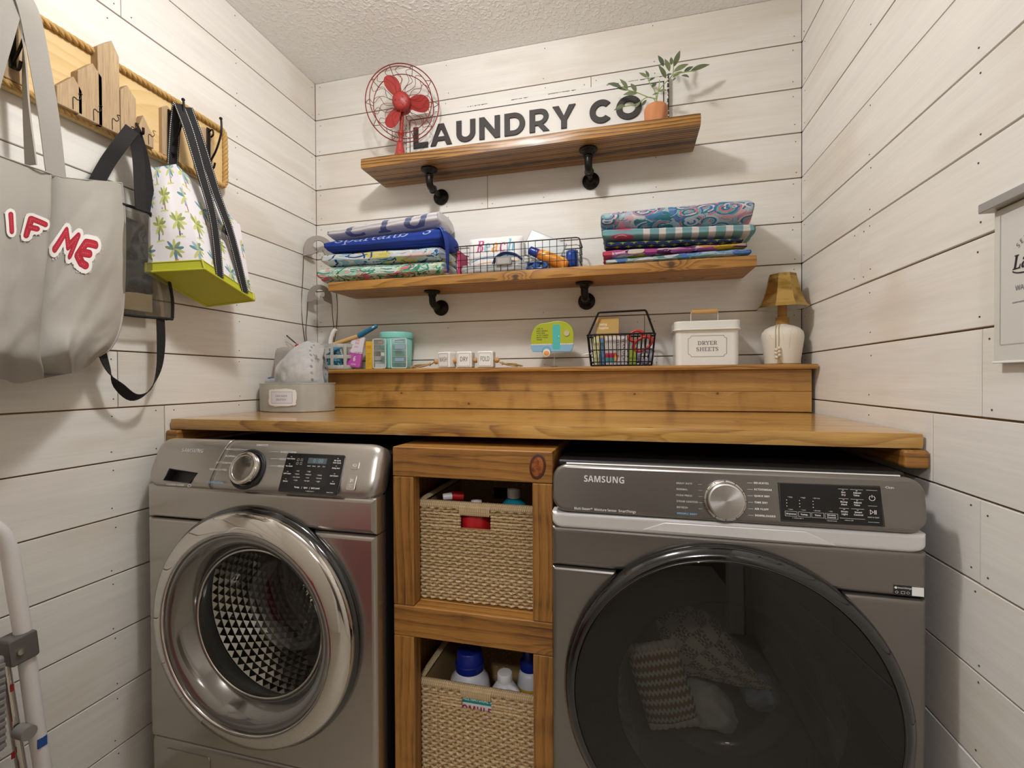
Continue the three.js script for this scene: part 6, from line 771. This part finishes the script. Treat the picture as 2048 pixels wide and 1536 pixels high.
// outline in (z, y) pushed out from the wall along x
function outFrom(pts, x0, depth, bevel = 0.0012) { return extr(poly(pts.map(([z, y]) => [-z, y])), depth - bevel, bevel, 1).rotateY(Math.PI / 2).translate(x0, 0, 0); }
{
  const t = thing('coat_rack', 'pale wooden coat rack with a rope border and picket-fence cutouts on the left wall', 'coat rack', [0.002, 1.776, 0.9]);
  const Z0 = 0.503, Z1 = 1.32, Y0 = 1.776, Y1 = 1.966;
  wpart(t, 'board', muv(bx(0.002, 0.021, Y0, Y1, Z0, Z1, 0.002), 'z'), pine);
  const c = 0.02, pr = [[0.027, Y0 + 0.006, Z1], [0.027, Y0 + 0.006, 0.95], [0.027, Y0 + 0.006, 0.7], [0.027, Y0 + 0.006, Z0 + c], [0.027, Y0 + 0.012, Z0 + 0.006], [0.027, Y0 + c + 0.006, Z0], [0.027, 1.87, Z0 - 0.001], [0.027, Y1 - c, Z0], [0.027, Y1 - 0.004, Z0 + 0.006], [0.027, Y1, Z0 + c], [0.027, Y1 + 0.001, 0.7], [0.027, Y1, 0.95], [0.027, Y1, Z1], [0.027, Y1 - 0.03, Z1 + 0.004], [0.027, Y0 + 0.04, Z1 + 0.004], [0.027, Y0 + 0.012, Z1 + 0.002]];
  wpart(t, 'rope_border', geoOf([0, 1, 2].map((k) => { // three strands twisted together
    const cc = curve(pr, true, 0.4), L = cc.getLength(), n = 620, pts = []; for (let i = 0; i <= n; i++) { const p = cc.getPointAt((i / n) % 1), a = i / n * L * 150 + k * 2.0944, tan = cc.getTangentAt((i / n) % 1), s = V(1, 0, 0).cross(tan).normalize(); pts.push(p.addScaledVector(s, 0.0042 * Math.cos(a)).add(V(0.0042 * Math.sin(a), 0, 0))); } return new THREE.TubeGeometry(new THREE.CatmullRomCurve3(pts, true), 900, 0.0052, 6, true); })), ropeM, 'twisted rope border');
  const PK = [[0.9855, 0.932, 1.783, 1.823, 1.84, 0.95, 1.8665], [0.942, 0.887, 1.779, 1.886, 1.902, 0.9086, 1.925], [0.898, 0.8455, 1.779, 1.975, 1.981, 0.864, 2.012], [0.845, 0.804, 1.783, 1.898, 1.896, 0.827, 1.9205], [0.8, 0.757, 1.786, 1.826, 1.818, 0.786, 1.8635]];
  PK.forEach(([a, b, y0, ya, yb, zp, yp]) => {
    const p = wpart(t, 'picket', muv(outFrom([[a - 0.0008, y0], [b + 0.0008, y0], [b + 0.0008, yb], [zp, yp], [a - 0.0008, ya]], 0.0225, 0.022), 'y', rr(0, 1), rr(0, 1)), drift);
    const m = (a + b) / 2 - 0.006, x = 0.0455; wpart(p, 'jigsaw_cut', tube([[x, y0 + 0.004, m], [x, y0 + 0.03, m], [x, y0 + 0.034, m - 0.004], [x, y0 + 0.031, m - 0.01], [x, y0 + 0.039, m - 0.016], [x, y0 + 0.048, m - 0.012], [x, y0 + 0.05, m - 0.02]], 0.0009, 30, 4), M.black);
  });
  for (const [z0, z1, y0, y1] of [[0.693, 0.724, 1.788, 1.936], [0.556, 0.615, 1.79, 1.938], [1.04, 1.085, 1.79, 1.94]]) wpart(t, 'hook_slat', muv(outFrom([[z1, y0], [z0, y0], [z0, y1 - 0.008], [(z0 + z1) / 2, y1], [z1, y1 - 0.014]], 0.0215, 0.013), 'y', rr(0, 1)), drift);
  const hook = (z, y, x = 0.036) => { const h = wpart(t, 'coat_hook', geoOf([bx(x - 0.001, x + 0.003, y - 0.13, y - 0.005, z - 0.006, z + 0.006, 0.001), tube([[x, y - 0.12, z], [x + 0.03, y - 0.08, z], [x + 0.05, y - 0.03, z], [x + 0.052, y + 0.006, z], [x + 0.05, y + 0.016, z]], 0.003, 24, 8), tube([[x, y - 0.125, z], [x + 0.018, y - 0.135, z], [x + 0.026, y - 0.118, z]], 0.003, 14, 8), tube([[x, y - 0.02, z], [x + 0.016, y - 0.012, z], [x + 0.02, y - 0.028, z], [x + 0.01, y - 0.036, z]], 0.0026, 18, 8), new THREE.SphereGeometry(0.0048, 12, 8).translate(x + 0.05, y + 0.018, z)]), M.iron, 'black iron hook'); return h; };
  hook(0.703, 1.93); hook(0.575, 1.945); hook(1.06, 1.945); wpart(t, 'coat_hook', tube([[0.046, 1.83, 0.806], [0.07, 1.8, 0.812], [0.085, 1.792, 0.818], [0.088, 1.806, 0.82]], 0.003, 20, 8), M.iron, 'small black hook');
}
// grey canvas tote
const sample = (g, nu, nv, u, v, o) => { const i = Math.min(nu - 1, Math.floor(u * nu)), j = Math.min(nv - 1, Math.floor(v * nv)), fu = u * nu - i, fv = v * nv - j, P = (a, b, n) => V().fromBufferAttribute(g.attributes[n], a * (nv + 1) + b), q = (n) => P(i, j, n).lerp(P(i + 1, j, n), fu).lerp(P(i, j + 1, n).lerp(P(i + 1, j + 1, n), fu), fv); return q('position').addScaledVector(q('normal').normalize(), o); };
{
  const canvasM = std({ color: 0xbcb7ae, roughness: 0.9, bumpMap: cl(weaveBump, 26, 26), bumpScale: 0.0006, side: DS });
  const t = thing('canvas_tote', 'large grey canvas tote bag with red letters on frayed white patches', 'bag', [0.1, TOTE[5][2][1], 1.06]);
  const NU = 48, NV = 60, crease = (k, q) => (p, u, v) => { const e = Math.min(1, 5 * Math.min(u, 1 - u)), f = Math.sin(v * 3.1416); p.x += e * f * ((fbm(u * 3 + v * 2 + k, v * 4, 8 + k, 3) - 0.47) * 0.03 * q + 0.014 * q * Math.pow(Math.abs(Math.sin((u * 0.9 + v * 1.2 + k) * 5.2)), 10) * sstep(0.4, 0.8, v)); };
  const frontL = patch(TOTE_L, NU, NV, crease(1, 0.5)), frontR = patch(TOTE_R, NU, NV, crease(4, 1));
  wpart(t, 'front_panel', frontR.clone(), canvasM); wpart(t, 'folded_flap', frontL.clone(), canvasM, 'front fold of the bag');
  const back = TOTE.map((r, i) => r.map(([x, y, z], j) => [j === 6 ? x : i === 5 ? x * 0.7 : 0.022, y + (i === 5 ? 0.012 : 0), z])); wpart(t, 'back_panel', patch(back, 20, 20), canvasM);
  wpart(t, 'base_panel', patch([TOTE[5], back[5]], 20, 4), canvasM);
  wpart(t, 'top_hem', tube(TOTE[0].map(([x, y, z]) => [x + 0.0005, y, z]), 0.0016, 40, 6), canvasM); wpart(t, 'side_seam', tube(TOTE.map((r) => r[6]), 0.0028, 40, 6), canvasM);
  const st = (n, side, w) => wpart(t, 'handle_strap', ribbon(n, side, w, 0.003, 48), canvasM);
  st(TOTE_STRAP_A, [[0.2, 0, -1], [0.35, 0, -1], [0.3, 0, -1], [0.2, 0, -1], [0.1, 0, -1]], 0.034); st(TOTE_STRAP_B, [[0, 0, 1], [0.9, 0, 0.4], [1, 0, 0.2], [1, 0, -0.1]], 0.03); st(TOTE_STRAP_C, [[0.2, 0, -1], [0.3, 0, -1], [0.3, 0, -1], [0.2, 0, -1]], 0.034);
  const letters = (draw) => canvas(512, 384, (c, w, h) => { c.clearRect(0, 0, w, h); draw(c, w, h); });
  const stroke = (c, pts, lw, col) => { c.strokeStyle = col; c.lineWidth = lw; c.lineCap = 'round'; c.lineJoin = 'round'; c.beginPath(); pts.forEach(([x, y], i) => (i ? c.lineTo(x, y) : c.moveTo(x, y))); c.stroke(); };
  const fray = (c, list) => { list.forEach((p) => stroke(c, p, 104, 'rgba(232,226,222,1)')); seedState = 9; list.forEach((p) => p.forEach(([x, y]) => { for (let k = 0; k < 26; k++) { const a = rr(0, 6.3), r = rr(44, 62); c.fillStyle = '#e6dfda'; c.fillRect(x + r * Math.cos(a), y + r * Math.sin(a), 6, 6); } })); list.forEach((p) => { stroke(c, p, 50, '#9c1f2d'); stroke(c, p, 36, '#b32636'); c.setLineDash([7, 9]); stroke(c, p, 3, '#d98088'); c.setLineDash([]); }); };
  const put = (front, u0, u1, v0, v1, tex) => { const n = 22, pos = [], uv = [], idx = []; for (let i = 0; i <= n; i++) for (let j = 0; j <= n; j++) { const q = sample(front, NU, NV, lerp(u0, u1, i / n), lerp(v0, v1, j / n), 0.0026); if (q.x < 0.02) q.x = 0.02; pos.push(q.x, q.y, q.z); uv.push(i / n, 1 - j / n); } for (let i = 0; i < n; i++) for (let j = 0; j < n; j++) { const a = i * (n + 1) + j, b = a + n + 1; idx.push(a, a + 1, b, b, a + 1, b + 1); } const g = new THREE.BufferGeometry(); g.setAttribute('position', new THREE.Float32BufferAttribute(pos, 3)); g.setAttribute('uv', new THREE.Float32BufferAttribute(uv, 2)); g.setIndex(idx); g.computeVertexNormals(); wpart(t, 'letter_patch', g, std({ map: tex, transparent: true, roughness: 0.9, side: DS })); };
  put(frontL, 0.16, 0.63, 0.14, 0.3, letters((c) => fray(c, [[[130, 130], [140, 270]], [[296, 300], [330, 150], [440, 190]], [[318, 226], [372, 236]]])));
  put(frontR, 0.16, 0.72, 0.2, 0.42, letters((c) => fray(c, [[[60, 190], [170, 80], [200, 180], [290, 130], [232, 236]], [[330, 300], [300, 244], [362, 180], [440, 196]], [[330, 300], [356, 318]], [[336, 236], [384, 248]]])));
}
// clear vinyl bag with black straps
{
  const t = thing('clear_vinyl_bag', 'clear vinyl stadium bag with black trim and straps between the two totes', 'bag', [0.06, 1.3, 0.8]);
  const vinyl = phys({ color: 0xd0cdc4, roughness: 0.05, transmission: 0.95, thickness: 0, side: DS }), web = std({ color: 0x191717, roughness: 0.85 });
  const F = [[[0.032, 1.6, 0.895], [0.05, 1.598, 0.85], [0.05, 1.6, 0.775]], [[0.036, 1.5, 0.9], [0.058, 1.5, 0.84], [0.056, 1.49, 0.745]], [[0.04, 1.4, 0.9], [0.06, 1.4, 0.84], [0.058, 1.38, 0.722]], [[0.035, 1.324, 0.905], [0.05, 1.312, 0.84], [0.052, 1.316, 0.716]]];
  wpart(t, 'front_panel', lumpy(patch(F, 24, 24), 0.006, 18, 3), vinyl); wpart(t, 'back_panel', patch(F.map((r) => r.map(([x, y, z]) => [0.012, y, z])), 12, 12), vinyl);
  wpart(t, 'side_panel', patch([F.map((r) => r[2]), F.map(([a, b, [x, y, z]]) => [0.012, y, z - 0.01])], 16, 6), vinyl);
  wpart(t, 'edge_trim', geoOf([tube(F[3].map((p) => [p[0] + 0.001, p[1] - 0.003, p[2]]), 0.004, 20, 6), tube(F.map((r) => [r[2][0] + 0.001, r[2][1], r[2][2]]), 0.004, 24, 6), tube([F[3][2], [0.035, 1.316, 0.708], [0.014, 1.316, 0.704]], 0.004, 10, 6), tube(F[0].map((p) => p), 0.004, 20, 6)]), web, 'black edge trim');
  const S = (n, side, w = 0.03) => wpart(t, 'strap', ribbon(n, side, w, 0.002, 40), web);
  S(CLEAR_STRAP_A, [[-0.3, 0, 1], [-0.5, 0, 1], [-0.4, 0, 1], [-0.2, 0, 1]]); S(CLEAR_STRAP_B, [[-0.8, 0, 0.6], [-0.6, 0, 1], [-0.3, 0, 1], [0, 0, 1]], 0.026); S(CLEAR_STRAP_C, [[-0.4, 0, 1], [-0.4, 0, 1], [-0.2, 0, 1], [0, 0, 1]], 0.03); S(CLEAR_LOOP, [[0.2, 0, 1], [0.2, 0, 1], [0.5, 0.2, 0.8], [0.9, 0.5, 0.2], [0.8, 0.6, 0], [0.7, 0.6, 0.2], [0.5, 0.1, 0.8], [0.3, 0, 1], [0.2, 0, 1]], 0.028);
  solo('mesh_pouch', 'black mesh pouch inside the clear vinyl bag', 'pouch', pillow(-0.06, 0.06, -0.1, 0.1, -0.014, 0.014, 61, 0.35).rotateY(Math.PI / 2).rotateX(0.12).translate(0.034, 1.47, 0.825), std({ color: 0x1c1a19, roughness: 0.8 }));
  solo('vinyl_pouch_card', 'folded pale card at the bottom of the clear vinyl bag', 'card', lumpy(bx(0.03, 0.036, 1.326, 1.375, 0.76, 0.88, 0.001), 0.002, 12, 3), std({ color: 0xb9a98e, roughness: 0.6 }));
}
// palm-print tote with lime base
{
  const A = [0.05, 1.433, 0.784], B = [0.17, 1.45, 0.716], C = [0.17, 1.391, 0.544], D = [0.05, 1.369, 0.6], A2 = [0.045, 1.7256, 0.77], B2_ = [0.09, 1.7497, 0.7307], C2 = [0.09, 1.6486, 0.5086], D2 = [0.045, 1.64, 0.53];
  const mixp = (p, q, s) => p.map((v, i) => lerp(v, q[i], s)), t = thing('palm_tote', 'palm-tree print tote bag with a lime green base and black straps', 'bag', [0.1, 1.37, 0.65]);
  const palms = canvas(768, 768, (c, w, h) => {
    c.fillStyle = '#e5e0e2'; c.fillRect(0, 0, w, h); seedState = 21; c.lineCap = 'round';
    c.scale(1.35, 1.35); const N = 4, w2 = w / 1.35, h2 = h / 1.35; for (let i = 0; i < N; i++) for (let j = 0; j < N; j++) { const x = (i + 0.5 + (j % 2) * 0.5) * w2 / N % w2 + rr(-14, 14), y = (j + 0.3) * h2 / N + rr(-14, 14), tr = ['#a8415c', '#8f7a3a', '#46546a', '#b88a2e'][Math.floor(rnd() * 4)], lf = [['#a9ac5a', '#8a9a5a', '#c6c878'], ['#5f8f9a', '#9ab4c0', '#c9c67a'], ['#7d8f64', '#5a7f94', '#b9bd72']][Math.floor(rnd() * 3)];
      c.strokeStyle = tr; c.lineWidth = 8; c.beginPath(); c.moveTo(x, y); c.quadraticCurveTo(x + rr(-8, 8), y + 34, x + rr(-10, 10), y + 74); c.stroke();
      for (let k = 0; k < 9; k++) { c.save(); c.translate(x, y); c.rotate(-2.7 + k * 0.62 + rr(-0.15, 0.15)); c.fillStyle = lf[k % 3]; c.beginPath(); c.ellipse(26, 0, 26, 8, 0, 0, 7); c.fill(); c.restore(); }
      c.fillStyle = lf[2]; for (let k = 0; k < 4; k++) { c.beginPath(); c.ellipse(x - 18 + k * 12, y + 80, 9, 4, rr(-0.6, 0.6), 0, 7); c.fill(); } c.fillStyle = '#b87f9a'; c.beginPath(); c.arc(x + rr(-40, 40), y + rr(40, 70), 5, 0, 7); c.fill(); }
  }, true);
  const pm = std({ map: palms, roughness: 0.7, side: DS }), wall = (p, q, p2, q2, u, n, out) => { const g = patch([[p2, mixp(p2, q2, 0.5), q2], [mixp(p, p2, 0.5), mixp(mixp(p, p2, 0.5), mixp(q, q2, 0.5), 0.5).map((v, i) => v + out[i]), mixp(q, q2, 0.5)], [p, mixp(p, q, 0.5), q]], 20, 24, (pt, a, b) => { pt.x += (fbm(a * 4 + n, b * 5, 4, 2) - 0.5) * 0.012 * Math.sin(a * 3.14) * Math.sin(b * 3.14); }); const uv = g.attributes.uv; for (let i = 0; i < uv.count; i++) uv.setXY(i, uv.getX(i) * u + n * 0.3, uv.getY(i) * 0.95); return g; };
  wpart(t, 'end_panel', wall(A, B, A2, B2_, 0.5, 0, [0.004, 0, 0.012]), pm); wpart(t, 'front_panel', wall(B, C, B2_, C2, 0.75, 1, [0.006, 0, 0]), pm); wpart(t, 'end_panel', wall(C, D, C2, D2, 0.5, 2, [0, 0, -0.01]), pm); wpart(t, 'back_panel', wall(D, A, D2, A2, 0.75, 3, [0, 0, 0]), pm);
  const cen = [0.11, 1.41, 0.661], puff = (p, k) => p.map((v, i) => (i === 1 ? v : cen[i] + (v - cen[i]) * k)), lo = [A, B, C, D].map((p) => puff(p, 1.035)), hi = [[A, A2], [B, B2_], [C, C2], [D, D2]].map(([p, q]) => puff(mixp(p, q, 0.085), 1.035));
  const pos = [], tri = (a, b, c) => pos.push(...a, ...b, ...c), quad = (a, b, c, d) => { tri(a, b, c); tri(a, c, d); }; for (let k = 0; k < 4; k++) { const n = (k + 1) % 4; quad(lo[k], lo[n], hi[n], hi[k]); } quad(lo[3], lo[2], lo[1], lo[0]); quad(hi[0], hi[1], hi[2], hi[3]);
  const bg = new THREE.BufferGeometry(); bg.setAttribute('position', new THREE.Float32BufferAttribute(pos, 3)); bg.computeVertexNormals(); const lime = phys({ color: 0xb3b32a, roughness: 0.45 });
  const bp = wpart(t, 'base', bg, lime, 'lime green base'); wpart(bp, 'base_edge', [...[0, 1, 2, 3].flatMap((k) => [rod(lo[k], lo[(k + 1) % 4], 0.0035, 8), rod(hi[k], hi[(k + 1) % 4], 0.002, 8), rod(lo[k], hi[k], 0.0035, 8)]), ...lo.map((p) => new THREE.SphereGeometry(0.0035, 8, 6).translate(...p))], lime);
  const webT = canvas(64, 128, (c) => { c.fillStyle = '#1b1a1b'; c.fillRect(0, 0, 64, 128); c.fillStyle = '#d8d5d0'; for (let i = 0; i < 8; i++) { c.fillRect(i * 8, 8, 5, 7); c.fillRect(i * 8, 112, 5, 7); } }, true); webT.repeat.set(22, 1); const wm = std({ map: webT, roughness: 0.85 });
  const S = (n, side) => wpart(t, 'strap', ribbon(n, side, 0.027, 0.0022, 48), wm, 'black strap with white stitching'); S(PALM_STRAP_A, [[0, 0.25, 1], [-0.1, 0.2, 1], [-0.3, 0.1, 1], [-0.5, 0, 0.8], [-0.6, 0, 0.8]]); S(PALM_STRAP_B, [[0, 0.25, 1], [-0.1, 0.2, 1], [-0.3, 0.1, 1], [-0.5, 0, 0.8], [-0.6, 0, 0.8]]); S(PALM_STRAP_C, [[-0.4, 0, 1], [-0.5, 0, 1], [-0.6, 0, 0.8]]);
  wpart(t, 'logo_tag', new THREE.PlaneGeometry(0.034, 0.03).rotateY(Math.PI / 2).rotateX(-0.32).translate(0.146, 1.593, 0.615), std({ color: 0xffffff, side: DS, map: say(['scout'], '40px sans-serif', '#8d8b86', 128, 112, { bg: '#232224' }), roughness: 0.7 }), 'small black fabric tag');
}

// ---------------------------------------------------------------- stool, wall sign, laundry, cooler
{ // folded step stool leaning on the left wall
  const t = thing('step_stool', 'white tubular folding step stool with grey steps leaning at the lower left', 'step stool', [0.1, 0, 1.25]);
  const white = phys({ color: 0xe3dfdd, roughness: 0.35 }), grey = std({ color: 0x85837f, roughness: 0.55 }), dk = std({ color: 0x6b6763, metalness: 0.3, roughness: 0.5 });
  const L = LADDER_RAIL, e = L[L.length - 1], f = L[L.length - 2], k = e[1] / (f[1] - e[1]) * 0.97, end = e.map((v, i) => v + (e[i] - f[i]) * k); end[0] = 0.1; const far = 0.5;
  const mir = (p) => [p[0], p[1], 1.34 * 2 - p[2] - 0.2 + 0.0];
  wpart(t, 'frame_tube', tube([end, ...[...L].reverse(), [0.1, L[0][1] + 0.004, 1.26], [0.1, L[0][1], 1.35], ...L.slice(1).map((p) => [p[0], p[1], 2.53 - p[2]]), [0.1, end[1], 2.53 - end[2]]], 0.0148, 220, 14, false, 0.3), white, 'bent white steel tube');
  const clampY = 0.582, cz = 1.098; wpart(t, 'frame_clamp', extr(rrect(-0.024, 0.024, -0.028, 0.028, 0.006), 0.036, 0.003, 2).rotateZ(0.08).rotateY(Math.PI / 2).translate(0.082, clampY, cz + 0.004), dk, 'dark grey clamp'); wpart(t, 'rivet', new THREE.CylinderGeometry(0.005, 0.006, 0.005, 14).rotateZ(Math.PI / 2).translate(0.123, clampY - 0.002, cz + 0.012), M.chrome);
  for (const [y0, y1] of [[0.4, 0.59], [0.12, 0.31]]) {
    const step = wpart(t, 'step', bx(0.108, 0.128, y0, y1, 1.135, 1.4, 0.008, 3), grey, 'grey plastic step'); for (let i = 0; i < 12; i++) wpart(step, 'grip_ridge', bx(0.1275, 0.1315, y0 + 0.008 + i * (y1 - y0 - 0.016) / 12, y0 + 0.016 + i * (y1 - y0 - 0.016) / 12, 1.138, 1.152, 0.001, 1), grey); for (let i = 0; i < 3; i++) wpart(step, 'step_panel', bx(0.1275, 0.1305, y0 + 0.014 + i * 0.058, y0 + 0.06 + i * 0.058, 1.165, 1.39, 0.002, 1), grey);
  }
  wpart(t, 'inner_rail', [rod([0.085, 0.58, 1.118], [0.085, 0.02, 1.06], 0.009, 10), rod([0.085, 0.58, 1.41], [0.085, 0.02, 1.47], 0.009, 10)], M.chrome); wpart(t, 'hinge_boss', new THREE.CylinderGeometry(0.014, 0.014, 0.03, 18).rotateZ(Math.PI / 2).translate(0.112, 0.405, 1.1), grey);
  wpart(t, 'blue_sticker', bx(0.1125, 0.1152, 0.352, 0.372, 1.063, 1.079), std({ color: 0x23509a, roughness: 0.4 }), 'small blue sticker'); for (const y of [0.5, 0.36]) wpart(t, 'red_mark', bx(0.094, 0.0952, y - 0.007, y + 0.007, 1.106, 1.112), std({ color: 0xb0242a, roughness: 0.5 }));
}
{ // enamel sign on the right wall
  const t = thing('laundry_wall_sign', 'pale enamel laundry sign with dark script lettering on the right wall', 'sign', [W - 0.002, 1.157, 0.964]);
  const Z0 = 0.8767, Z1 = 1.052, ZC = (Z0 + Z1) / 2; const en = phys({ color: 0xd4d2cb, roughness: 0.4 });
  wpart(t, 'panel', bx(W - 0.012, W - 0.002, 1.157, 1.396, Z0, Z1, 0.003), en); wpart(t, 'top_rail', bx(W - 0.026, W - 0.0025, 1.3965, 1.412, Z0 - 0.012, Z1 + 0.012, 0.002), phys({ color: 0xaaa8a4, roughness: 0.4, metalness: 0.3 }), 'grey top rail'); wpart(t, 'bottom_rail', bx(W - 0.014, W - 0.0025, 1.1545, 1.158, Z0, Z1, 0.001), M.whitePlastic);
  const tex = canvas(520, 708, (c, w, h) => { c.strokeStyle = '#bdbcb8'; c.lineWidth = 3; c.beginPath(); c.roundRect(40, 26, w - 80, h - 100, 6); c.stroke(); c.fillStyle = '#55545c'; c.textAlign = 'center'; c.font = '30px sans-serif'; const s = 'SELF SERVICE'; for (let i = 0; i < s.length; i++) { const a = -0.72 + i * 1.44 / (s.length - 1); c.save(); c.translate(w / 2 + 168 * Math.sin(a), 330 - 168 * Math.cos(a)); c.rotate(a); c.fillText(s[i], 0, 0); c.restore(); } c.fillStyle = '#26222c'; c.font = 'italic bold 88px serif'; c.fillText('Laundry', w / 2, 300, 300); c.lineWidth = 6; c.strokeStyle = '#26222c'; c.beginPath(); c.moveTo(112, 306); c.quadraticCurveTo(140, 330, 250, 318); c.stroke(); c.fillStyle = '#77757a'; c.font = '31px sans-serif'; c.fillText('WASH \u00B7 DRY \u00B7 FOLD', w / 2, 396, 300); c.fillStyle = '#9a989b'; c.fillRect(112, 446, w - 224, 4); });
  wpart(t, 'sign_print', new THREE.PlaneGeometry(0.1733, 0.236).rotateY(-Math.PI / 2).translate(W - 0.0126, 1.2765, ZC), std({ map: tex, transparent: true, roughness: 0.5 }));
}
{ // laundry inside the dryer
  const stripe = canvas(512, 512, (c, w, h) => { c.fillStyle = '#d8d6ca'; c.fillRect(0, 0, w, h); c.strokeStyle = '#8c7650'; c.lineWidth = 24; for (let j = -1; j < 10; j++) { c.beginPath(); for (let i = 0; i <= 24; i++) { const x = i * w / 24, y = j * 60 + (i % 2 ? 16 : -6); i ? c.lineTo(x, y) : c.moveTo(x, y); } c.stroke(); } });
  const zig = canvas(512, 512, (c, w, h) => { c.fillStyle = '#c9c3b2'; c.fillRect(0, 0, w, h); c.strokeStyle = '#4b443c'; c.lineWidth = 15; for (let j = 0; j < 5; j++) for (let i = 0; i < 5; i++) { const x = i * 110 + 40, y = j * 110 + 40; c.setLineDash([10, 7]); c.strokeRect(x - 14, y - 14, 28, 28); c.beginPath(); c.moveTo(x - 46, y); c.lineTo(x, y - 46); c.lineTo(x + 46, y); c.lineTo(x, y + 46); c.closePath(); c.stroke(); } });
  const soft = (x0, x1, y0, y1, z0, z1, s, amp) => lumpy(pillow(x0, x1, y0, y1, z0, z1, s, 0.4), amp, 9, s);
  const t = thing('tasselled_cushion', 'cream and tan zigzag-striped cushion with tassels inside the dryer', 'cushion', [1.412, 0.392, 0.605]);
  part(t, 'cover', pillow(-0.062, 0.062, -0.098, 0.098, -0.022, 0.022, 4, 0.4).rotateZ(0.28), std({ map: stripe, roughness: 0.95 }));
  for (let k = 0; k < 16; k++) { const e = k < 8 ? 1 : -1, q = (k % 8) / 7 * 2 - 1; part(t, 'tassel', lumpy(new THREE.SphereGeometry(0.011, 12, 8), 0.003, 60, k).translate(q * 0.05, e * 0.094, 0.006).rotateZ(0.28), std({ color: 0xd6d4ca, roughness: 1 })); }
  solo('patterned_throw', 'dark patterned knit throw at the top of the laundry inside the dryer', 'blanket', lumpy(patch([[[1.4, 0.53, 0.53], [1.47, 0.56, 0.55], [1.53, 0.545, 0.55], [1.57, 0.5, 0.52]], [[1.41, 0.48, 0.56], [1.47, 0.5, 0.58], [1.55, 0.47, 0.58], [1.62, 0.43, 0.55]], [[1.43, 0.43, 0.565], [1.5, 0.44, 0.59], [1.58, 0.425, 0.59], [1.65, 0.4, 0.56]], [[1.45, 0.395, 0.56], [1.52, 0.4, 0.58], [1.6, 0.395, 0.58], [1.67, 0.385, 0.56]]], 30, 30), 0.006, 20, 3), std({ map: zig, roughness: 1, side: DS }));
  const heap = (x0, x1, y0, y1, z0, z1, s) => { const g = new THREE.SphereGeometry(1, 64, 44); g.scale((x1 - x0) / 2, (y1 - y0) / 2, (z1 - z0) / 2); lumpy(g, 0.03, 14, s); lumpy(g, 0.008, 44, s + 3); return g.translate((x0 + x1) / 2, (y0 + y1) / 2, (z0 + z1) / 2); };
  solo('white_sheet', 'crumpled white sheet at the bottom of the dryer drum', 'sheet', heap(1.475, 1.6, 0.25, 0.36, 0.47, 0.6, 11), std({ color: 0xe2e3de, roughness: 1 })); solo('blue_garment', 'crumpled pale blue garment at the right of the dryer drum', 'garment', heap(1.605, 1.69, 0.315, 0.385, 0.46, 0.58, 15), std({ color: 0x9aa6bd, roughness: 1 }));
}
{ // red cooler seen only as a red reflection in the washer front
  const t = thing('red_cooler', 'red plastic cooler on the floor by the left wall, mirrored in the washer front', 'cooler', [0.18, 0.0005, 1.76]);
  part(t, 'body', new RoundedBoxGeometry(0.3, 0.46, 0.42, 4, 0.02).translate(0, 0.23, 0), phys({ color: 0xb8252c, roughness: 0.4 })); part(t, 'lid', new RoundedBoxGeometry(0.31, 0.05, 0.43, 4, 0.015).translate(0, 0.486, 0), phys({ color: 0xb8252c, roughness: 0.4 })); part(t, 'handle', tube([[0, 0.5, -0.21], [0.0, 0.53, -0.2], [0.0, 0.535, 0.0], [0.0, 0.53, 0.2], [0, 0.5, 0.21]], 0.009, 30, 8), M.whitePlastic);
}

renderer.render(scene, camera);
